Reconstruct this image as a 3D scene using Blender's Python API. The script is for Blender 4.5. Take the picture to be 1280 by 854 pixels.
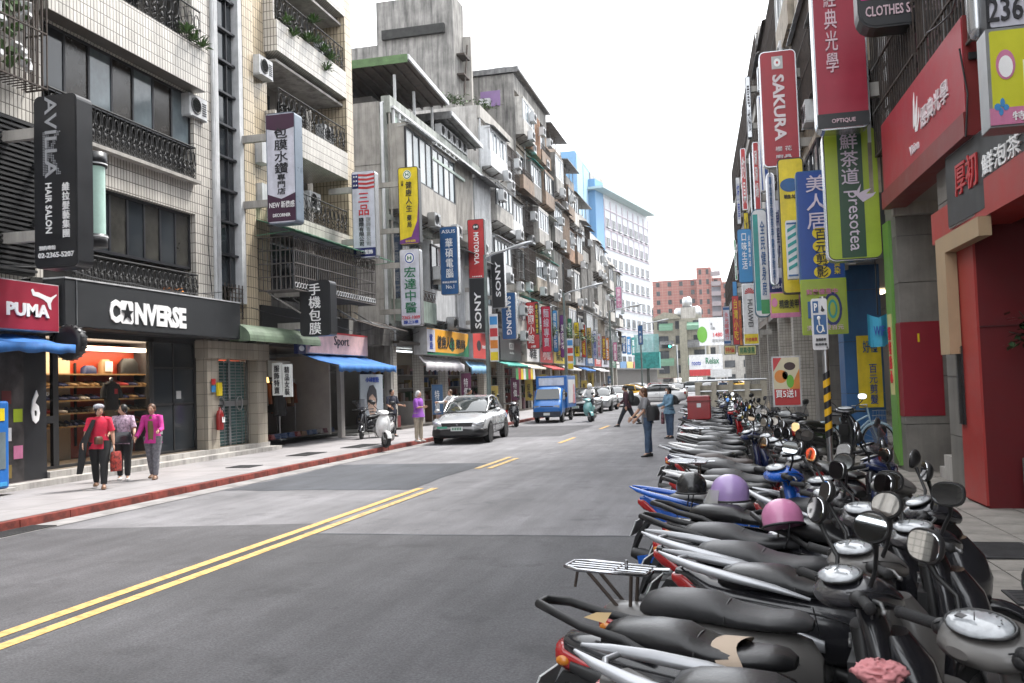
import bpy, math, random
from mathutils import Vector, Matrix
R = math.radians
PI = math.pi
scene = bpy.context.scene
for o in list(bpy.data.objects):
    bpy.data.objects.remove(o)
COL = scene.collection

# ------------------------------------------------------------------ camera
FPX, CW, CH, VX, VY, TILT, EYE = 1150.0, 1280.0, 854.0, 925.0, 471.0, 0.033, 1.8
_d = Vector((VX - CW / 2, -(VY - CH / 2), FPX)).normalized()
_n = Vector((1, TILT, 0)).cross(_d).normalized()
if _n.y < 0: _n = -_n
_x = _d.cross(_n)
if _x.x < 0: _x = -_x
AX = (_x, _d, _n)                      # world axes seen from the camera (right, up, forward)
def _ray(px, py):
    c = Vector((px - CW / 2, -(py - CH / 2), FPX))
    return Vector([a.dot(c) for a in AX])
def atX(px, py, X):
    r = _ray(px, py); t = X / r.x
    return r * t + Vector((0, 0, EYE))
def atY(px, py, Y):
    r = _ray(px, py); t = Y / r.y
    return r * t + Vector((0, 0, EYE))
def atZ(px, py, Z):
    r = _ray(px, py); t = (Z - EYE) / r.z
    return r * t + Vector((0, 0, EYE))
cam = bpy.data.cameras.new('camera')
camo = bpy.data.objects.new('camera', cam); COL.objects.link(camo)
cam.sensor_width = 36; cam.lens = FPX * 36 / CW
cam.clip_start = 0.1; cam.clip_end = 3000
right = Vector([a.x for a in AX]); up = Vector([a.y for a in AX]); fwd = Vector([a.z for a in AX])
mw = Matrix.Identity(4)
for i in range(3):
    mw[i][0] = right[i]; mw[i][1] = up[i]; mw[i][2] = -fwd[i]
mw[2][3] = EYE
camo.matrix_world = mw
cam.dof.use_dof = True; cam.dof.focus_distance = 17.0; cam.dof.aperture_fstop = 9
scene.camera = camo

# ------------------------------------------------------------------ light: bright overcast day
SUN_EL, SUN_AZ = R(58), R(38)          # azimuth from +Y towards +X
world = bpy.data.worlds.new('World'); scene.world = world; world.use_nodes = True
nt = world.node_tree; nt.nodes.clear()
wo = nt.nodes.new('ShaderNodeOutputWorld'); bg = nt.nodes.new('ShaderNodeBackground')
sky = nt.nodes.new('ShaderNodeTexSky'); sky.sky_type = 'NISHITA'; sky.sun_disc = False
sky.sun_elevation = SUN_EL; sky.sun_rotation = SUN_AZ; sky.air_density = 1.6; sky.dust_density = 4
mx = nt.nodes.new('ShaderNodeMix'); mx.data_type = 'RGBA'; mx.inputs[0].default_value = 0.9
tc = nt.nodes.new('ShaderNodeTexCoord'); nz = nt.nodes.new('ShaderNodeTexNoise')
nz.inputs['Scale'].default_value = 2.2; nz.inputs['Detail'].default_value = 4
cr = nt.nodes.new('ShaderNodeValToRGB')
cr.color_ramp.elements[0].position = .3; cr.color_ramp.elements[0].color = (8.6, 8.9, 9.4, 1)
cr.color_ramp.elements[1].position = .75; cr.color_ramp.elements[1].color = (11.2, 11.3, 11.5, 1)
nt.links.new(tc.outputs['Generated'], nz.inputs['Vector']); nt.links.new(nz.outputs['Fac'], cr.inputs['Fac'])
nt.links.new(sky.outputs['Color'], mx.inputs[6]); nt.links.new(cr.outputs['Color'], mx.inputs[7])
nt.links.new(mx.outputs[2], bg.inputs['Color']); bg.inputs['Strength'].default_value = 0.092
nt.links.new(bg.outputs[0], wo.inputs['Surface'])
sl = bpy.data.lights.new('sun', 'SUN'); sl.energy = 2.0; sl.angle = R(14); sl.color = (1, .97, .93)
so = bpy.data.objects.new('sun', sl); COL.objects.link(so)
so.rotation_euler = (Vector((-math.sin(SUN_AZ) * math.cos(SUN_EL), -math.cos(SUN_AZ) * math.cos(SUN_EL), -math.sin(SUN_EL)))).to_track_quat('-Z', 'Y').to_euler()
vs = scene.view_settings
vs.view_transform = 'Standard'; vs.look = 'None'; vs.exposure = 1.85; vs.gamma = 1.0
scene.cycles.max_bounces = 6; scene.cycles.diffuse_bounces = 3; scene.cycles.glossy_bounces = 3
scene.cycles.transmission_bounces = 4; scene.cycles.transparent_max_bounces = 8
scene.cycles.use_denoising = True
scene.cycles.caustics_reflective = False; scene.cycles.caustics_refractive = False

# ------------------------------------------------------------------ materials
MATS = {}
def mat(name, col=(.5, .5, .5), rough=.6, metal=0., var=.14, scale=3., bump=0., streak=0., emit=0., coat=0., fine=0., alpha=1., trans=0.):
    if name in MATS: return MATS[name]
    m = bpy.data.materials.new(name); m.use_nodes = True; MATS[name] = m
    t = m.node_tree; N = t.nodes; Lk = t.links.new
    b = N['Principled BSDF']
    b.inputs['Roughness'].default_value = rough; b.inputs['Metallic'].default_value = metal
    b.inputs['Coat Weight'].default_value = coat; b.inputs['Coat Roughness'].default_value = .08
    c4 = (*col, 1)
    if trans:
        b.inputs['Transmission Weight'].default_value = trans; b.inputs['IOR'].default_value = 1.3
    if alpha < 1: b.inputs['Alpha'].default_value = alpha
    if var == 0 and streak == 0 and bump == 0:
        b.inputs['Base Color'].default_value = c4
    else:
        tc = N.new('ShaderNodeTexCoord'); n1 = N.new('ShaderNodeTexNoise')
        n1.inputs['Scale'].default_value = scale; n1.inputs['Detail'].default_value = 6; n1.inputs['Roughness'].default_value = .62
        Lk(tc.outputs['Object'], n1.inputs['Vector'])
        mr = N.new('ShaderNodeMapRange'); mr.inputs[1].default_value = .3; mr.inputs[2].default_value = .72
        mr.inputs[3].default_value = 1 - var * 1.6; mr.inputs[4].default_value = 1 + var * .8
        Lk(n1.outputs['Fac'], mr.inputs[0]); fac = mr.outputs[0]
        if streak:
            mp = N.new('ShaderNodeMapping'); mp.inputs['Scale'].default_value = (2.6, 2.6, .22)
            n2 = N.new('ShaderNodeTexNoise'); n2.inputs['Scale'].default_value = 1.4; n2.inputs['Detail'].default_value = 7; n2.inputs['Roughness'].default_value = .7
            Lk(tc.outputs['Object'], mp.inputs[0]); Lk(mp.outputs[0], n2.inputs['Vector'])
            m2 = N.new('ShaderNodeMapRange'); m2.inputs[1].default_value = .42; m2.inputs[2].default_value = .68
            m2.inputs[3].default_value = 1; m2.inputs[4].default_value = 1 - streak
            Lk(n2.outputs['Fac'], m2.inputs[0])
            mm = N.new('ShaderNodeMath'); mm.operation = 'MULTIPLY'; Lk(fac, mm.inputs[0]); Lk(m2.outputs[0], mm.inputs[1]); fac = mm.outputs[0]
        vm = N.new('ShaderNodeVectorMath'); vm.operation = 'SCALE'; vm.inputs[0].default_value = col
        Lk(fac, vm.inputs['Scale']); Lk(vm.outputs[0], b.inputs['Base Color'])
        if rough > .08 and not metal:
            rr = N.new('ShaderNodeMapRange'); rr.inputs[3].default_value = max(.03, rough - .12); rr.inputs[4].default_value = min(1, rough + .14)
            Lk(n1.outputs['Fac'], rr.inputs[0]); Lk(rr.outputs[0], b.inputs['Roughness'])
        if bump:
            bn = N.new('ShaderNodeTexNoise'); bn.inputs['Scale'].default_value = fine or scale * 12; bn.inputs['Detail'].default_value = 3
            Lk(tc.outputs['Object'], bn.inputs['Vector'])
            bp = N.new('ShaderNodeBump'); bp.inputs['Strength'].default_value = bump; bp.inputs['Distance'].default_value = .01
            Lk(bn.outputs['Fac'], bp.inputs['Height']); Lk(bp.outputs[0], b.inputs['Normal'])
    if emit:
        b.inputs['Emission Color'].default_value = c4; b.inputs['Emission Strength'].default_value = emit
    return m

def tile_mat(name, c1, c2, mortar, bw, bh, ms=.012, rough=.35, off=0.0, streak=.25, horiz=False):
    m = bpy.data.materials.new(name); m.use_nodes = True; MATS[name] = m
    t = m.node_tree; N = t.nodes; Lk = t.links.new; b = N['Principled BSDF']
    tc = N.new('ShaderNodeTexCoord'); sp = N.new('ShaderNodeSeparateXYZ'); ad = N.new('ShaderNodeMath'); cb = N.new('ShaderNodeCombineXYZ')
    Lk(tc.outputs['Object'], sp.inputs[0])
    if horiz:
        Lk(sp.outputs[0], cb.inputs[0]); Lk(sp.outputs[1], cb.inputs[1])
    else:
        Lk(sp.outputs[0], ad.inputs[0]); Lk(sp.outputs[1], ad.inputs[1]); Lk(ad.outputs[0], cb.inputs[0]); Lk(sp.outputs[2], cb.inputs[1])
    br = N.new('ShaderNodeTexBrick'); br.offset = off; br.inputs['Scale'].default_value = 1
    br.inputs['Brick Width'].default_value = bw; br.inputs['Row Height'].default_value = bh
    br.inputs['Mortar Size'].default_value = ms; br.inputs['Mortar Smooth'].default_value = .3
    br.inputs['Color1'].default_value = (*c1, 1); br.inputs['Color2'].default_value = (*c2, 1); br.inputs['Mortar'].default_value = (*mortar, 1)
    Lk(cb.outputs[0], br.inputs['Vector'])
    mp = N.new('ShaderNodeMapping'); mp.inputs['Scale'].default_value = (1.6, 1.6, .35) if not horiz else (.8, .8, .8)
    n2 = N.new('ShaderNodeTexNoise'); n2.inputs['Scale'].default_value = 1.6; n2.inputs['Detail'].default_value = 7
    Lk(tc.outputs['Object'], mp.inputs[0]); Lk(mp.outputs[0], n2.inputs['Vector'])
    m2 = N.new('ShaderNodeMapRange'); m2.inputs[1].default_value = .4; m2.inputs[2].default_value = .7; m2.inputs[3].default_value = 1.04; m2.inputs[4].default_value = 1 - streak
    Lk(n2.outputs['Fac'], m2.inputs[0])
    vm = N.new('ShaderNodeVectorMath'); vm.operation = 'SCALE'; Lk(br.outputs['Color'], vm.inputs[0]); Lk(m2.outputs[0], vm.inputs['Scale'])
    Lk(vm.outputs[0], b.inputs['Base Color']); b.inputs['Roughness'].default_value = rough
    bp = N.new('ShaderNodeBump'); bp.inputs['Strength'].default_value = .5; bp.inputs['Distance'].default_value = .01; bp.invert = True
    Lk(br.outputs['Fac'], bp.inputs['Height']); Lk(bp.outputs[0], b.inputs['Normal'])
    return m

def asphalt(name, col, seed, crack=.5):
    m = bpy.data.materials.new(name); m.use_nodes = True; MATS[name] = m
    t = m.node_tree; N = t.nodes; Lk = t.links.new; b = N['Principled BSDF']
    tc = N.new('ShaderNodeTexCoord')
    def noise(sc, det, lo, hi, a, c, vec=None, mapping=None):
        v = tc.outputs['Object']
        mp = N.new('ShaderNodeMapping'); mp.inputs['Location'].default_value = (seed * 7.3, seed * 3.1, 0)
        if mapping: mp.inputs['Scale'].default_value = mapping
        Lk(v, mp.inputs[0])
        n = N.new('ShaderNodeTexNoise'); n.inputs['Scale'].default_value = sc; n.inputs['Detail'].default_value = det; n.inputs['Roughness'].default_value = .65
        Lk(mp.outputs[0], n.inputs['Vector'])
        r = N.new('ShaderNodeMapRange'); r.inputs[1].default_value = lo; r.inputs[2].default_value = hi; r.inputs[3].default_value = a; r.inputs[4].default_value = c
        Lk(n.outputs['Fac'], r.inputs[0]); return r.outputs[0], n
    f1, _ = noise(.45, 9, .32, .68, .72, 1.2)
    f2, nf = noise(55, 3, .3, .7, .62, 1.42)
    f3, _ = noise(1.3, 8, .38, .66, .80, 1.12, mapping=(1.8, .2, 1))
    f4, _ = noise(5, 8, .60, .74, 1, 1 - crack * .35)
    f5, _ = noise(1.4, 10, .56, .64, 1, .76)
    fac = None
    for f in (f1, f2, f3, f4, f5):
        if fac is None: fac = f; continue
        mm = N.new('ShaderNodeMath'); mm.operation = 'MULTIPLY'; Lk(fac, mm.inputs[0]); Lk(f, mm.inputs[1]); fac = mm.outputs[0]
    vm = N.new('ShaderNodeVectorMath'); vm.operation = 'SCALE'; vm.inputs[0].default_value = col
    Lk(fac, vm.inputs['Scale']); Lk(vm.outputs[0], b.inputs['Base Color']); b.inputs['Roughness'].default_value = .82
    bp = N.new('ShaderNodeBump'); bp.inputs['Strength'].default_value = .35; bp.inputs['Distance'].default_value = .008
    Lk(nf.outputs['Fac'], bp.inputs['Height']); Lk(bp.outputs[0], b.inputs['Normal'])
    return m

def c255(r, g, b):
    return tuple(((v / 255) / 12.92 if v / 255 <= .04045 else ((v / 255 + .055) / 1.055) ** 2.4) for v in (r, g, b))
K = {}
def kc(name, rgb, rough=.45, **k):      # plain coloured finish by name
    if name.startswith('sign_'): k.setdefault('streak', .16); k.setdefault('var', .14)
    if name not in K: K[name] = mat(name, rgb, rough, var=k.pop('var', .08), **k)
    return K[name]
black_p = mat('black_plastic', (.018, .018, .02), .38, var=.2, scale=9)
black_m = mat('black_metal', (.012, .012, .013), .6, var=.25, scale=6)
steel = mat('brushed_steel', (.42, .43, .44), .32, 1, var=.1)
chrome = mat('chrome', (.5, .51, .53), .2, 1, var=0)
rust = mat('rusty_iron', (.055, .04, .032), .75, var=.4, scale=8)
rubber = mat('tyre_rubber', (.02, .02, .021), .85, var=.2, scale=12, bump=.3)
white_p = mat('white_paint', (.72, .73, .74), .45, var=.08, streak=.12)
white_m = mat('white_metal', (.55, .56, .57), .45, var=.14, streak=.35)
cream = mat('cream_paint', (.62, .57, .46), .6, var=.12, streak=.3)
glass_d = mat('dark_glass', (.025, .03, .035), .06, var=0)
glass_b = mat('bluish_glass', (.16, .2, .22), .07, var=.35, scale=.8)
glass_l = mat('frosted_glass', (.42, .46, .48), .25, var=.2, scale=1.5)
conc = mat('weathered_concrete', (.44, .42, .395), .85, var=.2, scale=1.2, bump=.25, streak=.5)
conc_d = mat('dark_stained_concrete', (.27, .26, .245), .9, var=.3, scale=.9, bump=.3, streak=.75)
conc_l = mat('pale_concrete', (.40, .38, .35), .8, var=.16, scale=1.4, bump=.2, streak=.4)
green_f = mat('green_cladding', (.24, .30, .26), .65, var=.2, streak=.5)
brown_f = mat('brown_cladding', (.24, .17, .12), .7, var=.3, streak=.5)
dark_in = mat('dark_interior', (.035, .033, .03), .9, var=.3)
lamp_w = mat('warm_lamp', (1, .78, .5), .4, var=0, emit=1.6)
lamp_c = mat('cool_lamp', (.9, .97, 1), .4, var=0, emit=1.4)
mirror = mat('mirror_glass', (.8, .82, .84), .02, 1, var=0)
red_lens = mat('red_lens', (.35, .01, .012), .12, var=.1, coat=.5)
amber = mat('amber_lens', (.6, .2, .02), .15, var=.1, coat=.5)
clear_lens = mat('clear_lens', (.5, .52, .54), .08, .5, var=.1)
leaf = mat('leaf_green', (.06, .13, .025), .55, var=.5, scale=7)
leaf_d = mat('dark_leaf', (.03, .07, .02), .55, var=.5, scale=7)

# ------------------------------------------------------------------ mesh helpers
class G:
    def __init__(s): s.v = []; s.f = []; s.m = []; s.s = []
    def add(s, vs, fs, mi=0, sm=False):
        b = len(s.v); s.v += [tuple(v) for v in vs]
        for f in fs: s.f.append(tuple(b + i for i in f)); s.m.append(mi); s.s.append(sm)
        return s
    def box(s, x0, x1, y0, y1, z0, z1, mi=0):
        v = [(x0, y0, z0), (x1, y0, z0), (x1, y1, z0), (x0, y1, z0), (x0, y0, z1), (x1, y0, z1), (x1, y1, z1), (x0, y1, z1)]
        return s.add(v, [(0, 3, 2, 1), (4, 5, 6, 7), (0, 1, 5, 4), (1, 2, 6, 5), (2, 3, 7, 6), (3, 0, 4, 7)], mi)
    def obox(s, c, sz, rot=None, mi=0):     # oriented box; rot = Euler tuple
        M_ = (Matrix.Rotation(rot[2], 3, 'Z') @ Matrix.Rotation(rot[1], 3, 'Y') @ Matrix.Rotation(rot[0], 3, 'X')) if rot else Matrix.Identity(3)
        q = [Vector((a * sz[0] / 2, b * sz[1] / 2, d * sz[2] / 2)) for d in (-1, 1) for a, b in ((-1, -1), (1, -1), (1, 1), (-1, 1))]
        return s.add([M_ @ p + Vector(c) for p in q], [(0, 3, 2, 1), (4, 5, 6, 7), (0, 1, 5, 4), (1, 2, 6, 5), (2, 3, 7, 6), (3, 0, 4, 7)], mi)
    def rings(s, rings, mi=0, caps=True, closed=False, sm=True):
        n = len(rings[0]); vs = [p for r in rings for p in r]; fs = []
        m = len(rings)
        for i in range(m if closed else m - 1):
            j = (i + 1) % m
            for k in range(n):
                l = (k + 1) % n
                fs.append((i * n + k, i * n + l, j * n + l, j * n + k))
        s.add(vs, fs, mi, sm)
        if caps and not closed:
            s.add(rings[0], [tuple(range(n))[::-1]], mi); s.add(rings[-1], [tuple(range(n))], mi)
        return s
    def tube(s, pts, r, n=8, mi=0, closed=False, flat=1.0, caps=True, sm=True):
        pts = [Vector(p) for p in pts]; L = len(pts); rs = r if isinstance(r, (list, tuple)) else [r] * L
        rg = []; prev = None
        for i, p in enumerate(pts):
            a = pts[(i - 1) % L] if (i or closed) else p; b = pts[(i + 1) % L] if (i < L - 1 or closed) else p
            d = (b - a).normalized() if (b - a).length > 1e-9 else Vector((0, 0, 1))
            if prev is None:
                ref = Vector((0, 0, 1)) if abs(d.z) < .9 else Vector((1, 0, 0))
                u = d.cross(ref).normalized()
            else:
                u = (prev - d * prev.dot(d)); u = u.normalized() if u.length > 1e-6 else d.orthogonal().normalized()
            prev = u; w = d.cross(u)
            rg.append([p + u * (math.cos(2 * PI * k / n) * rs[i]) + w * (math.sin(2 * PI * k / n) * rs[i] * flat) for k in range(n)])
        return s.rings(rg, mi, caps, closed, sm)
    def loft_x(s, st, mi=0, n=14, e=2.6):   # stations: (x, cy, hw, z_bottom, z_top)
        rg = []
        for (x, cy, hw, zb, zt) in st:
            cz = (zb + zt) / 2; hz = (zt - zb) / 2; q = []
            for k in range(n):
                a = 2 * PI * k / n + PI / n; ca, sa = math.cos(a), math.sin(a)
                q.append((x, cy + hw * math.copysign(abs(ca) ** (2 / e), ca), cz + hz * math.copysign(abs(sa) ** (2 / e), sa)))
            rg.append(q)
        return s.rings(rg, mi)
    def loft_z(s, st, mi=0, n=14, e=2.2):   # stations: (z, cx, cy, hx, hy)
        rg = []
        for (z, cx, cy, hx, hy) in st:
            q = []
            for k in range(n):
                a = 2 * PI * k / n + PI / n; ca, sa = math.cos(a), math.sin(a)
                q.append((cx + hx * math.copysign(abs(ca) ** (2 / e), ca), cy + hy * math.copysign(abs(sa) ** (2 / e), sa), z))
            rg.append(q)
        return s.rings(rg, mi)
    def ell(s, c, r, n=12, m=8, mi=0, rot=None):
        rg = []; M_ = rot or Matrix.Identity(3)
        for i in range(m + 1):
            t = -PI / 2 + PI * i / m; t = max(-PI / 2 + .04, min(PI / 2 - .04, t))
            rg.append([M_ @ Vector((r[0] * math.cos(t) * math.cos(2 * PI * k / n), r[1] * math.cos(t) * math.sin(2 * PI * k / n), r[2] * math.sin(t))) + Vector(c) for k in range(n)])
        return s.rings(rg, mi)
    def lathe(s, prof, c, axis='y', n=20, mi=0, closed=False):  # prof: (radius, along axis)
        rg = []
        for r_, a_ in prof:
            q = []
            for k in range(n):
                u, w = r_ * math.cos(2 * PI * k / n), r_ * math.sin(2 * PI * k / n)
                q.append((c[0] + u, c[1] + a_, c[2] + w) if axis == 'y' else ((c[0] + u, c[1] + w, c[2] + a_) if axis == 'z' else (c[0] + a_, c[1] + u, c[2] + w)))
            rg.append(q)
        return s.rings(rg, mi, closed=closed)
    def prism(s, outline, a0, a1, plane='xz', mi=0):   # outline extruded along the missing axis
        def P(p, a):
            return (p[0], a, p[1]) if plane == 'xz' else ((a, p[0], p[1]) if plane == 'yz' else (p[0], p[1], a))
        n = len(outline); v = [P(p, a0) for p in outline] + [P(p, a1) for p in outline]
        f = [tuple(range(n)), tuple(range(n, 2 * n))[::-1]] + [(i, n + i, n + (i + 1) % n, (i + 1) % n) for i in range(n)]
        return s.add(v, f, mi)
    def quad(s, a, b, c, d, mi=0, th=None):
        return s.add([a, b, c, d], [(0, 1, 2, 3)], mi)
    def mesh(s, name, mats):
        me = bpy.data.meshes.new(name); me.from_pydata(s.v, [], s.f)
        me.polygons.foreach_set('material_index', s.m); me.polygons.foreach_set('use_smooth', s.s)
        for m_ in (mats if isinstance(mats, (list, tuple)) else [mats]): me.materials.append(m_)
        me.update(); return me
    def build(s, name, mats, parent=None, fix=True, bevel=0, **props):
        me = s.mesh(name, mats)
        if fix: fix_normals(me)
        return put(name, me, parent, bevel=bevel, **props)
def fix_normals(me):
    import bmesh
    b = bmesh.new(); b.from_mesh(me); bmesh.ops.recalc_face_normals(b, faces=b.faces); b.to_mesh(me); b.free()
def put(name, me, parent=None, loc=None, bevel=0, **props):
    o = bpy.data.objects.new(name, me); COL.objects.link(o); o.parent = parent
    if loc: o.location = loc
    if bevel:
        bm_ = o.modifiers.new('bevel', 'BEVEL'); bm_.width = bevel; bm_.segments = 2; bm_.limit_method = 'ANGLE'; bm_.angle_limit = R(40)
    for k, v in props.items(): o[k] = v
    return o
def thing(name, label, cat, loc=(0, 0, 0), rz=0, group=None):
    o = bpy.data.objects.new(name, None); COL.objects.link(o); o.empty_display_size = .1
    o.location = loc; o.rotation_euler = (0, 0, rz); o['label'] = label; o['category'] = cat
    if group: o['group'] = group
    return o
def tag(o, label, cat, group=None):
    o['label'] = label; o['category'] = cat
    if group: o['group'] = group
    return o
KIDS = {}
def reskin(o, swap):
    for i, m_ in enumerate(o.data.materials if o.data else []):
        if m_ and m_.name in swap:
            o.material_slots[i].link = 'OBJECT'; o.material_slots[i].material = swap[m_.name]
def dup(root, loc, rz=None, label=None, swap=None, group=None):     # copy a thing with its parts and sub-parts
    r = root.copy(); COL.objects.link(r); r.location = loc
    if rz is not None: r.rotation_euler = (0, 0, rz)
    if label: r['label'] = label
    if group: r['group'] = group
    def rec(a, b):
        for ch in KIDS.get(a.name) or a.children:
            c = ch.copy(); COL.objects.link(c); c.parent = b
            if swap:
                reskin(c, swap)
            rec(ch, c)
    rec(root, r); return r
def rrect(x0, x1, z0, z1, r, n=4):
    q = []
    for cx, cz, a0 in ((x1 - r, z1 - r, 0), (x0 + r, z1 - r, 90), (x0 + r, z0 + r, 180), (x1 - r, z0 + r, 270)):
        for k in range(n + 1):
            a = R(a0 + 90 * k / n); q.append((cx + r * math.cos(a), cz + r * math.sin(a)))
    return q
# ------------------------------------------------------------------ lettering (Blender's own built-in fonts)
TMP = bpy.data.scenes.new('scratch'); GLY = {}
def evaluate(o):
    TMP.collection.objects.link(o); vl = TMP.view_layers[0]; vl.update(); dg = vl.depsgraph; dg.update()
    me = bpy.data.meshes.new_from_object(o.evaluated_get(dg)); TMP.collection.objects.unlink(o); bpy.data.objects.remove(o); return me
def glyphs(body, bold=0., res=2, shear=0.):
    k = (body, bold, shear)
    if k not in GLY:
        cu = bpy.data.curves.new('t', 'FONT'); cu.body = body; cu.resolution_u = res; cu.offset = bold; cu.extrude = .02; cu.shear = shear; cu.fill_mode = 'BOTH'
        me = evaluate(bpy.data.objects.new('t', cu))
        GLY[k] = ([tuple(v.co) for v in me.vertices], [tuple(p.vertices) for p in me.polygons]); bpy.data.meshes.remove(me)
    return GLY[k]
def write(parent, m, body, box, face='-y', at=0., mode='h', bold=.006, depth=.02, shear=0., keep=False, name='lettering', g=None, mi=0):
    """box = (u0,u1,v0,v1) on the sign face; u along local x (face -y) or local y (face +x)."""
    u0, u1, v0, v1 = box; own = g is None; g = g or G()
    def place(pts, fs):
        out = []
        for (u, v, w) in pts:
            w = at + (w + .02) / .04 * depth
            out.append((u, -w, v) if face == '-y' else ((w, u, v) if face == '+x' else (-u, w, v)))
        g.add(out, fs, mi)
    if mode == 's':                      # stacked upright characters
        n = len(body); h = (v1 - v0) / n
        for i, ch in enumerate(body):
            if ch == ' ': continue
            p, f = glyphs(ch, min(bold, .006))
            w = (u1 - u0)
            place([(u0 + x * w, v1 - (i + 1) * h + (y + .08) * h * .98, z) for x, y, z in p], f)
    else:
        if any(ord(c_) > 0x2fff for c_ in body): bold = min(bold, .008)
        p, f = glyphs(body, bold, shear=shear)
        if not p: return None
        xs = [q[0] for q in p]; ys = [q[1] for q in p]; a, b, c, d = min(xs), max(xs), min(ys), max(ys)
        def nx(x): return (x - a) / (b - a)
        def ny(y): return (y - c) / (d - c)
        if mode == 'h': place([(u0 + nx(x) * (u1 - u0), v0 + ny(y) * (v1 - v0), z) for x, y, z in p], f)
        elif mode == 'd': place([(u0 + ny(y) * (u1 - u0), v1 - nx(x) * (v1 - v0), z) for x, y, z in p], f)      # reads downwards
        elif mode == 'u': place([(u1 - ny(y) * (u1 - u0), v0 + nx(x) * (v1 - v0), z) for x, y, z in p], f)      # reads upwards
    if own: return put(name, g.mesh(name, m), parent)
# ================================================================== GROUND
FX = -13.5                                # left facade plane
def RX(Y): return 2.85 - .045 * (Y - 12)  # right facade line leans slowly into the street
def kerbX(Y): return RX(Y) - 1.75
PHI = .045
asph = asphalt('asphalt', (.158, .155, .163), 1, .25)
asph_d = asphalt('newer_dark_asphalt', (.072, .071, .076), 2, .2)
asph_m = asphalt('patched_asphalt', (.072, .070, .075), 3, .25)
asph_f = asphalt('fresh_patch_asphalt', (.058, .062, .072), 4, .1)
gutter_m = mat('gutter_concrete', (.26, .25, .245), .85, var=.3, scale=2.2, bump=.3)
walk_m = tile_mat('pavement_slabs', (.27, .255, .258), (.245, .235, .238), (.16, .145, .145), 1.2, 1.2, .012, .8, 0, .22, True)
slab_m = mat('paving_slab_stone', (.26, .24, .215), .85, var=.3, scale=2.3, bump=.4)
joint_m = mat('red_joint_mortar', (.2, .12, .1), .9, var=.3)
kerb_m = mat('red_kerb_paint', (.22, .042, .03), .8, var=.45, scale=5, bump=.2)
yel_m = mat('yellow_road_paint', (.60, .38, .14), .85, var=.3, scale=12, bump=.3)
yel_w = mat('worn_yellow_road_paint', (.55, .38, .16), .75, var=.45, scale=14)
grate_m = mat('iron_grate', (.05, .05, .052), .7, .5, var=.3)
def sheet(name, pts, z, m, kind='structure'):
    g = G(); g.add([(x, y, z) for x, y in pts], [tuple(range(len(pts)))])
    return g.build(name, m, kind=kind)
sheet('ground', [(-1500, -300), (1500, -300), (1500, 2500), (-1500, 2500)], -.03, mat('ground_concrete', (.25, .25, .24), .9, var=.3, scale=.4))
def ragged(pts, seed=1, amp=.05, step=.35):
    r = random.Random(seed); out = []
    for i in range(len(pts)):
        a, b = Vector(pts[i]), Vector(pts[(i + 1) % len(pts)]); n = max(1, int((b - a).length / step)); d = (b - a).normalized(); nn = Vector((-d.y, d.x))
        for k in range(n): out.append(tuple(a.lerp(b, k / n) + nn * r.uniform(-amp, amp) * (1 if k else 0)))
    return out
def strip(y0, y1, xa=-9.5, right=True, n=1): return [(xa, y0), (kerbX(y0) if right is True else right, y0), (kerbX(y1) if right is True else right, y1), (xa, y1)]
sheet('road', strip(-20, 140), 0, asph)
sheet('dark_road_resurfacing', [(-5.45, -20), (kerbX(-20), -20), (kerbX(10.7), 10.7), (-5.45, 10.7)], .004, asph_d)
sheet('patched_road_lane', [(-9.46, -20), (-5.46, -20), (-5.46, 11.6), (-9.46, 10.9)], .004, asph_m)
sheet('fresh_road_patch', ragged([(-9.4, 15.4), (-5.75, 15.4), (-5.75, 20.6), (-9.4, 20.6)], 2), .004, asph_f)
sheet('far_road_patch', ragged([(-9.2, 30.5), (-5.9, 30.5), (-5.9, 38), (-9.2, 38)], 3), .004, asph_m)
sheet('road_seam', ragged([(-5.45, 10.67), (kerbX(10.7), 10.67), (kerbX(10.7), 10.73), (-5.45, 10.73)], 5, .022, .3), .0065, asph_f)
sheet('gutter', [(-9.92, -20), (-9.46, -20), (-9.46, 110), (-9.92, 110)], .008, gutter_m)
ym = G()
def dash(g, x, y0, y1, w=.13, z=.009): g.add([(x - w / 2, y0, z), (x + w / 2, y0, z), (x + w / 2, y1, z), (x - w / 2, y1, z)], [(0, 1, 2, 3)])
dash(ym, -5.60, -5, 15.6); dash(ym, -5.33, -5, 11.2); ym.build('road_centre_line', yel_m, kind='structure')
yw = G(); dash(yw, -5.33, 11.2, 15.6); dash(yw, -5.6, 19.2, 22.2); dash(yw, -5.33, 19.2, 21.8)
yw.build('worn_road_centre_line', yel_w, kind='structure')
yd = G(); dash(yd, -5.3, 27, 29.6); dash(yd, -5.2, 34.5, 37)
for k in range(6): dash(yd, -5.2, 44 + k * 9, 48 + k * 9)
yd.build('road_dash_marking', yel_m, kind='structure')
# left pavement, raised behind a row of red kerbstones
pv = G(); pv.box(-40, -10.06, -20, 120, -.02, .13); pv.build('pavement', walk_m, kind='structure')
ke = thing('kerb', 'red painted kerb along the left pavement', 'kerb', (0, 0, 0)); del ke['category']; del ke['label']; ke['kind'] = 'structure'
g = G(); g.box(-10.06, -9.92, 0, .985, -.02, .125); me = g.mesh('kerbstone', kerb_m); fix_normals(me)
for k in range(100):
    o = put('kerbstone', me, ke, (0, k * 1.0 + 6, 0)); o.location.x = random.Random(k).uniform(-.006, .006); o.location.z = random.Random(k + 7).uniform(-.006, .004)
st = G(); st.add([(-9.915, 14.05, .03), (-9.915, 14.35, .03), (-9.915, 14.35, .13), (-9.915, 14.05, .13)], [(0, 1, 2, 3)])
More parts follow.
